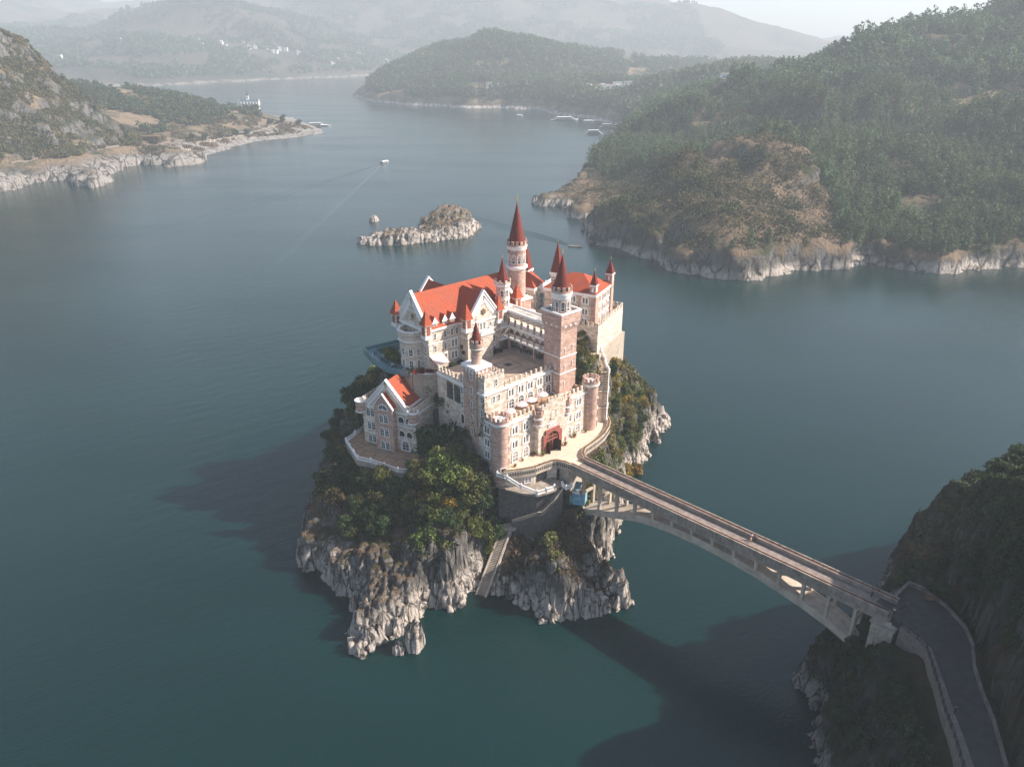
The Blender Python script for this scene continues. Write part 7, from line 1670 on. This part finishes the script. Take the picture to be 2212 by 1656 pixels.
for i, (x, y, s, lab) in enumerate(((-97.8, 484.5, 'c_black', 'fisherman in black at the left tip of the islet'), (-95.4, 484, 'c_white', 'fisherman in white on the islet tip'), (-93.2, 485.5, 'c_blue', 'fisherman in blue on the islet, right of the one in white'))):
    person(x, y, max(1.2, float(islet.z(x, y))), 180, lab, s, 'c_black')

# parasols, tables, chairs on the terrace
def parasol(x, y, z, lab, grp='pink parasols on the gatehouse terrace', r=1.55):
    T = Thing('parasol', lab, 'parasol', WORLD, x, y, z, grp)
    m = MB(); m.cyl(x, y, .04, .04, z, z + 2.6, 8); m.build('pole', 'white', T); m = MB(); m.cyl(x, y, .35, .3, z, z + .12, 12); m.build('base', 'concrete', T)
    m = MB(); P = ngon(x, y, r, 8)
    for p, q in zip(P, P[1:] + P[:1]):
        m.face([(*p, z + 2.15), (*q, z + 2.15), (x, y, z + 2.75)]); m.face([(*p, z + 1.98), (*q, z + 1.98), (*q, z + 2.15), (*p, z + 2.15)])
    m.build('canopy', 'pinkcloth', T)
def table_set(x, y, z, lab, n=4):
    T = Thing('round_table', lab + ', the table', 'table', WORLD, x, y, z, 'round tables')
    m = MB(); m.cyl(x, y, .5, .5, z + .7, z + .74, 16); m.build('table_top', 'wood', T); m = MB(); m.lathe(x, y, [(.28, z), (.28, z + .03), (.04, z + .06), (.04, z + .7)], 8); m.build('leg', 'dark', T)
    for i in range(n):
        A = R(45 + i * 360 / n); cx, cy = x + .85 * math.cos(A), y + .85 * math.sin(A); C_ = Fr(cx, cy, math.degrees(A) - 90)
        K = Thing('chair', 'dark chair ' + ['behind right of', 'behind left of', 'front left of', 'front right of'][i] + ' ' + lab, 'chair', C_, 0, 0, z, 'dark terrace chairs')
        K.off = (0, 0, 0); K.e.location = (cx, cy, z)
        m = MB(); m.box(-.22, .22, -.22, .22, .42, .47); m.build('seat', 'wood', K); m = MB(); m.box(-.22, .22, .18, .22, .55, .92); m.build('backrest', 'wood', K)
        for lx in (-.19, .19):
            for ly in (-.19, .19): m = MB(); m.box(lx - .02, lx + .02, ly - .02, ly + .02, 0, .42 if ly < 0 else .55); m.build('leg', 'dark', K)
for i, (a, b, lab) in enumerate(((3.2, 4.4, 'leftmost pale pink parasol, partly behind the round tower rim'), (7.9, 5.2, 'pale pink parasol second from the left on the terrace'), (11.4, 5.6, 'pale pink parasol second from the right on the terrace'), (15.7, 5.9, 'rightmost pale pink parasol on the terrace'))):
    x, y = F1.W(a, b); parasol(x, y, 35.52, lab)
for a, b, lab in ((7.6, 3.9, 'the set under the second parasol'), (10.9, 4.3, 'the set under the third parasol'), (15.3, 4.6, 'the set under the rightmost parasol')):
    x, y = F1.W(a, b); table_set(x, y, 35.52, lab)
for a, b, lab in ((24.9, 20.4, 'the set in the middle of the gallery floor'), (25.0, 16.2, 'the set where the person sits in the gallery'), (24.9, 23.6, 'the set at the inner end of the gallery')):
    x, y = F1.W(a, b); table_set(x, y, 41.99, lab, 3)
x, y = F1.W(34, 30); parasol(x, y, 47.52, 'white parasol on the upper terrace by the pavilion', None)
# potted palms on the plaza
def pot(a, b, lab, s=1.0, z=24.0):
    T = Thing('potted_plant', lab, 'potted plant', F1, a, b, z, 'potted plants on the plaza')
    m = MB(); m.lathe(a, b, [(0, z + .01), (.24 * s, z + .01), (.36 * s, z + .42 * s), (.32 * s, z + .42 * s), (0, z + .38 * s)], 12); m.build('pot', 'terracotta', T)
    P = []; m = MB()
    for k in range(16):
        A = 2 * math.pi * k / 16 + .2 * (k % 3); e = .35 + .5 * (k % 2); 
        for j in range(4):
            t0, t1 = j / 4, (j + 1) / 4
            f = lambda t: (a + math.cos(A) * t * .85 * s, b + math.sin(A) * t * .85 * s, z + .4 * s + s * (e * t * 1.5 - .75 * t * t))
            p, q = f(t0), f(t1); w0, w1 = .11 * s * (1 - t0) + .02, .11 * s * (1 - t1) + .01; nx, ny = -math.sin(A), math.cos(A)
            m.face([(p[0] - nx * w0, p[1] - ny * w0, p[2]), (p[0] + nx * w0, p[1] + ny * w0, p[2]), (q[0] + nx * w1, q[1] + ny * w1, q[2]), (q[0] - nx * w1, q[1] - ny * w1, q[2])])
    m.build('fronds', 'leaf', T)
for a, b, lab, s in ((9.1, 1.7, 'potted plant in the shaded corner left of the gate bay', 1), (10.9, .3, 'potted palm at the front left corner of the gate bay', 1.1), (18.9, .3, 'potted palm right beside the red gate surround', 1.2), (23.9, 1.8, 'potted palm between the two arched windows right of the gate', 1.3), (28.0, 1.6, 'potted plant at the foot of the right round tower', .9), (5.2, 1.8, 'small potted shoot between the two arched windows left of the gate', .7), (1.9, 1.0, 'potted plant beside the left round tower', .9)):
    pot(a, b, lab, s)
# blue storage box with open lid, small cart, lamp
T = Thing('blue_shed', 'sky blue sheet metal shed cluttered with boards under the first bridge span', 'shed', WORLD, 16.3, 160.3, 16.5)
m = MB(); m.prism([(14.2, 159.2), (17.8, 158.2), (18.8, 161.2), (15.2, 162.2)], 15.0, 17.6); m.build('body', 'blue', T)
m = MB(); m.obox((14.6, 160.6), (16.4, 160.0), 1.3, 17.65, 17.72); m.obox((16.6, 160.9), (18.2, 160.3), 1.0, 17.68, 17.76, 0, None, 18.0, 18.1); m.build('board', 'wood', T)
m = MB(); m.face([(15.4, 162.0, 17.7), (17.0, 161.6, 17.7), (17.6, 162.6, 19.2), (16.0, 163.0, 19.2)]); m.build('lid', 'tglass', T); m = MB(); m.prism([(14.8, 159.6), (16.6, 159.1), (16.9, 160.3), (15.1, 160.8)], 17.74, 17.9); m.build('panel', 'hullw', T)
T = Thing('bench_cart', 'orange brown wooden cart by the roadside wall at the bridgehead', 'cart', WORLD, 78.2, 112.9, 24)
m = MB(); m.box(77.5, 78.9, 112.4, 113.3, 24.55, 24.75); m.box(77.5, 78.9, 113.2, 113.3, 24.75, 25.2); m.build('body', 'wood', T)
for x, y in ((77.7, 112.5), (78.7, 112.5), (77.7, 113.2), (78.7, 113.2)): m = MB(); m.box(x - .05, x + .05, y - .05, y + .05, 24, 24.55); m.build('leg', 'dark', T)
T = Thing('camera_mast', 'white solar camera mast above the roadside wall', 'mast', WORLD, 81.6, 113.4, 24)
zc = float(cliff.z(81.6, 113.4)); m = MB(); m.cyl(81.6, 113.4, .06, .05, zc - .5, 29.4, 8); m.build('pole', 'white', T); m = MB(); m.box(81.3, 81.9, 113.3, 113.5, 27.6, 28.3); m.build('control_box', 'white', T); m = MB(); m.face([(81.0, 113.1, 29.2), (82.2, 113.1, 29.2), (82.2, 113.8, 29.7), (81.0, 113.8, 29.7)]); m.build('solar_panel', 'glass', T)

# boats
def boat(x, y, rz, L_, W_, label, kind='canopy', grp=None):
    T = Thing('boat' if kind != 'canoe' else 'canoe', label, 'boat', Fr(x, y, rz), 0, 0, 0, grp); m = MB()
    st = 8
    for i in range(st):
        def sec(t): w = W_ / 2 * (1 - max(0, (t - .6) / .4) ** 2 * .95); return (-L_ / 2 + L_ * t, w, .55 + .35 * t ** 3 * (L_ / 10))
        (xa, wa, ha), (xb, wb, hb) = sec(i / st), sec((i + 1) / st)
        for s_ in (-1, 1): m.face([(xa, s_ * wa * .75, -.2), (xb, s_ * wb * .75, -.2), (xb, s_ * wb, hb), (xa, s_ * wa, ha)])
        m.face([(xa, -wa * .9, ha * .8), (xb, -wb * .9, hb * .8), (xb, wb * .9, hb * .8), (xa, wa * .9, ha * .8)])
        if i == 0: m.face([(xa, -wa * .75, -.2), (xa, wa * .75, -.2), (xa, wa, ha), (xa, -wa, ha)])
    m.build('hull', 'hullw' if kind != 'canoe' else 'concrete2', T)
    if kind == 'canopy':
        m = MB(); m.box(-L_ * .42, L_ * .25, -W_ * .42, W_ * .42, .5, 1.5); m.build('cabin', 'glass', T)
        m = MB(); k = 6
        for i in range(k):
            a0, a1 = math.pi * i / k, math.pi * (i + 1) / k
            m.face([(-L_ * .45, -math.cos(a0) * W_ * .5, 1.7 + .55 * math.sin(a0)), (L_ * .3, -math.cos(a0) * W_ * .5, 1.7 + .55 * math.sin(a0)), (L_ * .3, -math.cos(a1) * W_ * .5, 1.7 + .55 * math.sin(a1)), (-L_ * .45, -math.cos(a1) * W_ * .5, 1.7 + .55 * math.sin(a1))])
        m.box(-L_ * .45, L_ * .3, -W_ * .5, W_ * .5, 1.5, 1.7); m.build('roof', 'hullw', T)
    if kind == 'ferry':
        for d, (z0, z1, s_) in enumerate(((.7, 2.4, .8), (2.9, 4.6, .62))):
            m = MB(); m.box(-L_ * .45 * s_, L_ * .38 * s_, -W_ * .4, W_ * .4, z0, z1); m.build('cabin', 'glass', T)
            m = MB(); m.box(-L_ * .5 * s_, L_ * .42 * s_, -W_ * .48, W_ * .48, z1, z1 + .25); 
            for k in range(7): xx = -L_ * .45 * s_ + k * L_ * .83 * s_ / 6; m.box(xx - .15, xx + .15, -W_ * .46, -W_ * .4, z0, z1)
            m.build('deck_roof', 'hullw', T)
    return T
boat(-135.4, 833, 62, 13, 4.2, 'white canopied tour boat with a long wake in the middle of the lake')
T = boat(40.2, 474, -22, 9.5, 1.3, 'long narrow grey canoe with a standing rower behind the castle spires', 'canoe')
xx, yy = T.fr.W(-3.4, 0); person(xx, yy, .55, -110, 'rower in dark clothes at the stern of the canoe', 'c_black', 'c_black')
boat(-64.5, 517, 70, 9, 3.4, 'canopied boat moored behind the saddle of the islet')
for x, y, rz, L_, W_, lab, kd in ((86, 1302, 8, 44, 12, 'two deck restaurant boat moored below the village', 'ferry'), (123, 1276, 5, 19, 6, 'long white roofed boat left in the moored pair', 'canopy'), (140, 1276, 3, 21, 6, 'long white roofed boat right in the moored pair', 'canopy'), (158, 1256, 10, 17, 6, 'white boat nearest the landing ramp', 'canopy'), (142, 1188, 0, 24, 6, 'single deck white ferry between the pair and the nearest ferry', 'ferry'), (114, 1104, 0, 26, 8, 'nearest white ferry moored off the right shore', 'ferry'), (13.4, 1371, 10, 11, 4, 'small boat alone on the water in front of the middle hill', 'canopy'), (-91, 1530, 0, 11, 4, 'small white boat under the rocky shore of the middle hill', 'canopy'), (-296, 1206, 15, 32, 8, 'tour boat moored at the tip of the left headland', 'ferry'), (-282, 1206, 10, 16, 5, 'smaller boat outside the tour boat at the left headland', 'canopy')):
    boat(x, y, rz, L_, W_, lab, kd)
T = Thing('tent', 'orange camping tent in the saddle of the islet', 'tent', WORLD, -66, 506, float(islet.z(-66, 506)))
z0 = T.off[2] - .2; m = MB(); m.pyramid(-66, 506, 2.0, z0, z0 + 2.2, 0, .4); m.cyl(-66, 506, 2.1, 1.4, z0, z0 + 1.2, 10); m.build('canopy', 'orange', T)

# wakes: low real ridges on the water
def wake(pts, w0, w1, h, label_, n=1):
    m = MB(); k = len(pts) - 1
    for i in range(k):
        p, q = pts[i], pts[i + 1]; L_ = math.dist(p, q); nx, ny = -(q[1] - p[1]) / L_, (q[0] - p[0]) / L_
        wa, wb = w0 + (w1 - w0) * i / k, w0 + (w1 - w0) * (i + 1) / k; ha, hb = h * (1 - i / k), h * (1 - (i + 1) / k)
        for s_ in (-1, 1): m.face([(p[0], p[1], ha + .02), (q[0], q[1], hb + .02), (q[0] + nx * wb * s_, q[1] + ny * wb * s_, -.01), (p[0] + nx * wa * s_, p[1] + ny * wa * s_, -.01)])
    o = m.build('boat_wake', 'water', None); tag(o, kind='structure')
def lin(a, b, n=12): return [(a[0] + (b[0] - a[0]) * i / n, a[1] + (b[1] - a[1]) * i / n) for i in range(n + 1)]
wake(lin((-137, 826), (-271, 375)), .8, 2.6, .22, ''); wake(lin((-140, 816), (-292, 395)), .6, 1.6, .14, ''); wake(lin((-134, 826), (-60, 640)), .8, 2.2, .18, '')
for k in range(7):
    wake(lin((38 - k * 1.2, 475 + k * 3), (-90 - k * 8, 610 + k * 16)), .8, 1.8, .13, ''); 
m, n, l, b = new_mat('wake_foam'); setup(b, .5, .4); b.inputs['Base Color'].default_value = (.22, .30, .31, 1); M['foam'] = m
tr_ = n.new('ShaderNodeBsdfTransparent'); mx = n.new('ShaderNodeMixShader'); l.new(tr_.outputs[0], mx.inputs[1]); l.new(b.outputs[0], mx.inputs[2])
sp_ = n.new('ShaderNodeSeparateXYZ'); l.new(world_pos(n), sp_.inputs[0]); fd_ = math_n(n, l, 'DIVIDE', math_n(n, l, 'SUBTRACT', sp_.outputs[1], 400.0), 330.0, True)
l.new(math_n(n, l, 'MULTIPLY', fd_, math_n(n, l, 'MULTIPLY', ramp(n, l, noise(n, l, .35, 4, world_pos(n)), .4, .65), .34)), mx.inputs[0]); l.new(mx.outputs[0], n['Material Output'].inputs[0])
m = MB(); a, b_ = (-136, 824), (-196, 420)
for i in range(14):
    t0, t1 = i / 14, (i + 1) / 14
    f = lambda t: (-136 - 3 * t, 820 - 425 * t); w = lambda t: 1.0 + 2.6 * t
    p, q = f(t0), f(t1); m.face([(p[0] - w(t0), p[1], .03), (p[0] + w(t0), p[1], .03), (q[0] + w(t1), q[1], .03), (q[0] - w(t1), q[1], .03)])
o = m.build('boat_wake', 'foam', None); tag(o, kind='structure')

# ---- headland villa, walls, hut, far villages --------------------------
zv = max(float(left_land.z(-429 + i_, 1318 + j_)) for i_ in (-14, 0, 14) for j_ in (-6, 6)) + .5; V_ = Fr(-429, 1318, 8)
T = Thing('lakeside_villa', 'grey blue roofed white villa with a clock spire on the left headland', 'villa', V_, 0, 0, zv)
m = MB(); m.box(-15, 15, -6, 6, zv - 8, zv + 11); m.build('wall', 'white', T); m = MB(); m.gable(-15.5, 15.5, -7, 7, zv + 10.8, zv + 18.5, 'a'); m.build('roof', 'slate', T)
m = MB()
for a in (-15.6, 15.6): m.box(a - .4, a + .4, -7.2, 7.2, zv + 10, zv + 12); m.face([(a, -7.3, zv + 11), (a, 7.3, zv + 11), (a, 0, zv + 19.6)])
for k in range(6):
    a = -12 + k * 4.8; m.box(a - 1, a + 1, -7.2, -4, zv + 11.5, zv + 14); m.face([(a - 1.3, -7.3, zv + 14), (a + 1.3, -7.3, zv + 14), (a, -7.3, zv + 16)])
m.build('gable', 'white', T); m = MB()
for k in range(8):
    for z in (1.5, 5.8): m.box(-13 + k * 3.7 - 1, -13 + k * 3.7 + 1, -6.1, -6.0, zv + z, zv + z + 2.8)
m.build('window', 'glass', T); m = MB(); m.box(-4, 0, -1, 3, zv + 10, zv + 24); m.build('clock_tower', 'white', T); m = MB(); m.pyramid(-2, 1, 2.4, zv + 24, zv + 32); m.build('spire', 'slate', T); m = MB(); m.cyl(-2, -1.1, 1.1, 1.1, 0, .1, 16); m.v = [(x, z - 1.1 - (-1.1) * 0, (y + 1.1) + zv + 21) for x, y, z in m.v]; m.build('clock_face', 'glass', T)
def headwall(lab, pts, h):
    T = Thing('headland_wall', lab, 'battlemented wall', WORLD, pts[0][0], pts[0][1], pts[0][2]); m = MB(); N_ = []
    for p, q in zip(pts, pts[1:]):
        for i in range(4): t = i / 4; N_.append((p[0] + (q[0] - p[0]) * t, p[1] + (q[1] - p[1]) * t, 0))
    pts = [(x, y, float(left_land.z(x, y)) - .5) for x, y, _ in N_]; h *= .5
    for p, q in zip(pts, pts[1:]): m.merlons(p[:2], q[:2], min(p[2], q[2]) - 3, h + 1, .8, 1.2, 1.0, 0, None, h)
    m.build('wall', 'rubble', T)
headwall('long curving battlemented wall stepping up behind the headland beach', [(-372, 930, 9), (-366, 960, 9.5), (-358, 990, 10), (-346, 1030, 11), (-335, 1070, 12), (-320, 1120, 11), (-306, 1136, 10)], 5)
headwall('short curved battlemented wall above the rocks at the near headland', [(-415, 858, 10), (-380, 852, 10), (-356, 848, 10), (-350, 858, 10), (-352, 880, 10)], 5)
headwall('roadside battlemented wall below the pale quarry cliff', [(-462, 716, 15), (-448, 738, 16), (-436, 765, 16), (-424, 796, 15)], 2)
m = MB()
P0_ = [(-463, 722), (-452, 742), (-440, 770), (-429, 800), (-418, 850), (-400, 900), (-385, 950), (-372, 1000)]; P = []
for p, q in zip(P0_, P0_[1:]):
    for i in range(5): x, y = p[0] + (q[0] - p[0]) * i / 5, p[1] + (q[1] - p[1]) * i / 5; P.append((x, y, float(left_land.z(x, y)) + .6))
for p, q in zip(P, P[1:]): m.obox(p[:2], q[:2], 2.6, p[2] - 5, p[2], 0, None, q[2] - 5, q[2])
o = m.build('headland_road', 'road', None); tag(o, kind='structure')
T = Thing('garden_hut', 'low open wooden hut on the headland terrace', 'hut', WORLD, -410, 895, 16); m = MB(); m.box(-424, -398, 892, 900, 19.5, 20.2); m.build('roof', 'wood', T); m = MB()
for k in range(6): m.box(-423.5 + k * 5, -423 + k * 5, 892.4, 893, 12, 19.5)
m.box(-423, -399, 899, 899.6, 12, 19.5); m.build('post', 'wood', T)
def house(x, y, z, w, d, h, rz, i, grp, lab):
    F_ = Fr(x, y, rz); T = Thing('village_house', lab, 'house', F_, 0, 0, z, grp)
    m = MB(); m.box(-w / 2, w / 2, -d / 2, d / 2, z - 8, z + h); m.build('wall', 'white', T)
    m = MB(); m.box(-w / 2 - .5, w / 2 + .5, -d / 2 - .5, d / 2 + .5, z + h, z + h + .6); m.build('roof', 'flatroof', T)
    if i % 3 == 0: m = MB(); m.box(-w / 2, 0, -d / 2, d / 2, z + h + .6, z + h + 3.4); m.build('upper_storey', 'white', T)
    nfl = max(1, int(h / 3.2)); nw = max(2, int(w / 4))
    for f_ in range(nfl):
        for k in range(nw):
            xx = -w / 2 + (k + .5) * w / nw; m = MB(); m.box(xx - .9, xx + .9, -d / 2 - .1, -d / 2, z + f_ * 3.2 + 1, z + f_ * 3.2 + 2.6); m.build('window', 'glass', T)
k = 0
for (x, y, w, h) in ((148, 1520, 18, 12), (165, 1500, 16, 9), (182, 1500, 20, 13), (198, 1490, 16, 10), (212, 1480, 18, 13), (226, 1492, 14, 8), (175, 1540, 14, 8), (200, 1545, 16, 9), (240, 1530, 16, 8), (262, 1520, 14, 7), (128, 1560, 14, 7), (285, 1540, 20, 8), (150, 1590, 12, 7), (205, 1462, 14, 8), (-45, 1600, 12, 7), (-25, 1592, 10, 6), (185, 1478, 12, 7), (232, 1560, 13, 7), (268, 1560, 12, 6)):
    house(x, y, float(hill3.z(x, y)), w, 10, h, random.uniform(-15, 15), k, 'white houses of the village on the middle hill', 'white flat roofed house in the hazy village behind the boats'); k += 1
house(255, 960, float(hill1.z(255, 960)) + 12, 20, 9, 8, 5, 1, None, 'single pale house at the wood edge on the right hill')
for i in range(46):
    c = random.choice(((-1560, 2800), (-1330, 2850), (-1120, 2950), (-1500, 2650), (-840, 2950), (-700, 2950), (-560, 3080), (-960, 2980)))
    x, y = c[0] + random.gauss(0, 50), c[1] + random.gauss(0, 45)
    z = float(far.z(x, y))
    if z < 8: continue
    house(x, y, z + 4, random.uniform(9, 18), 9, random.uniform(5, 9), random.uniform(-20, 20), 1 + i, 'white houses on the far shore', 'tiny white house in the haze on the far shore slopes')
# floating debris specks
# ---- haze --------------------------------------------------------------
ztop = max(float(far.H.max()), 330) + 12
m = MB(); m.box(-6900, 6900, -290, 7290, -8.5, ztop); hz = m.build('haze', [], None); tag(hz, kind='stuff')
hm = bpy.data.materials.new('haze'); hm.use_nodes = True; nt = hm.node_tree; nt.nodes.remove(nt.nodes['Principled BSDF'])
pv = nt.nodes.new('ShaderNodeVolumePrincipled'); nt.links.new(pv.outputs[0], nt.nodes['Material Output'].inputs['Volume'])
pv.inputs['Color'].default_value = (0.84, 0.94, 1.0, 1); pv.inputs['Density'].default_value = HAZE_DENSITY; pv.inputs['Anisotropy'].default_value = 0.1
hz.data.materials.append(hm)
print('objects', len(bpy.data.objects), 'ztop', ztop)
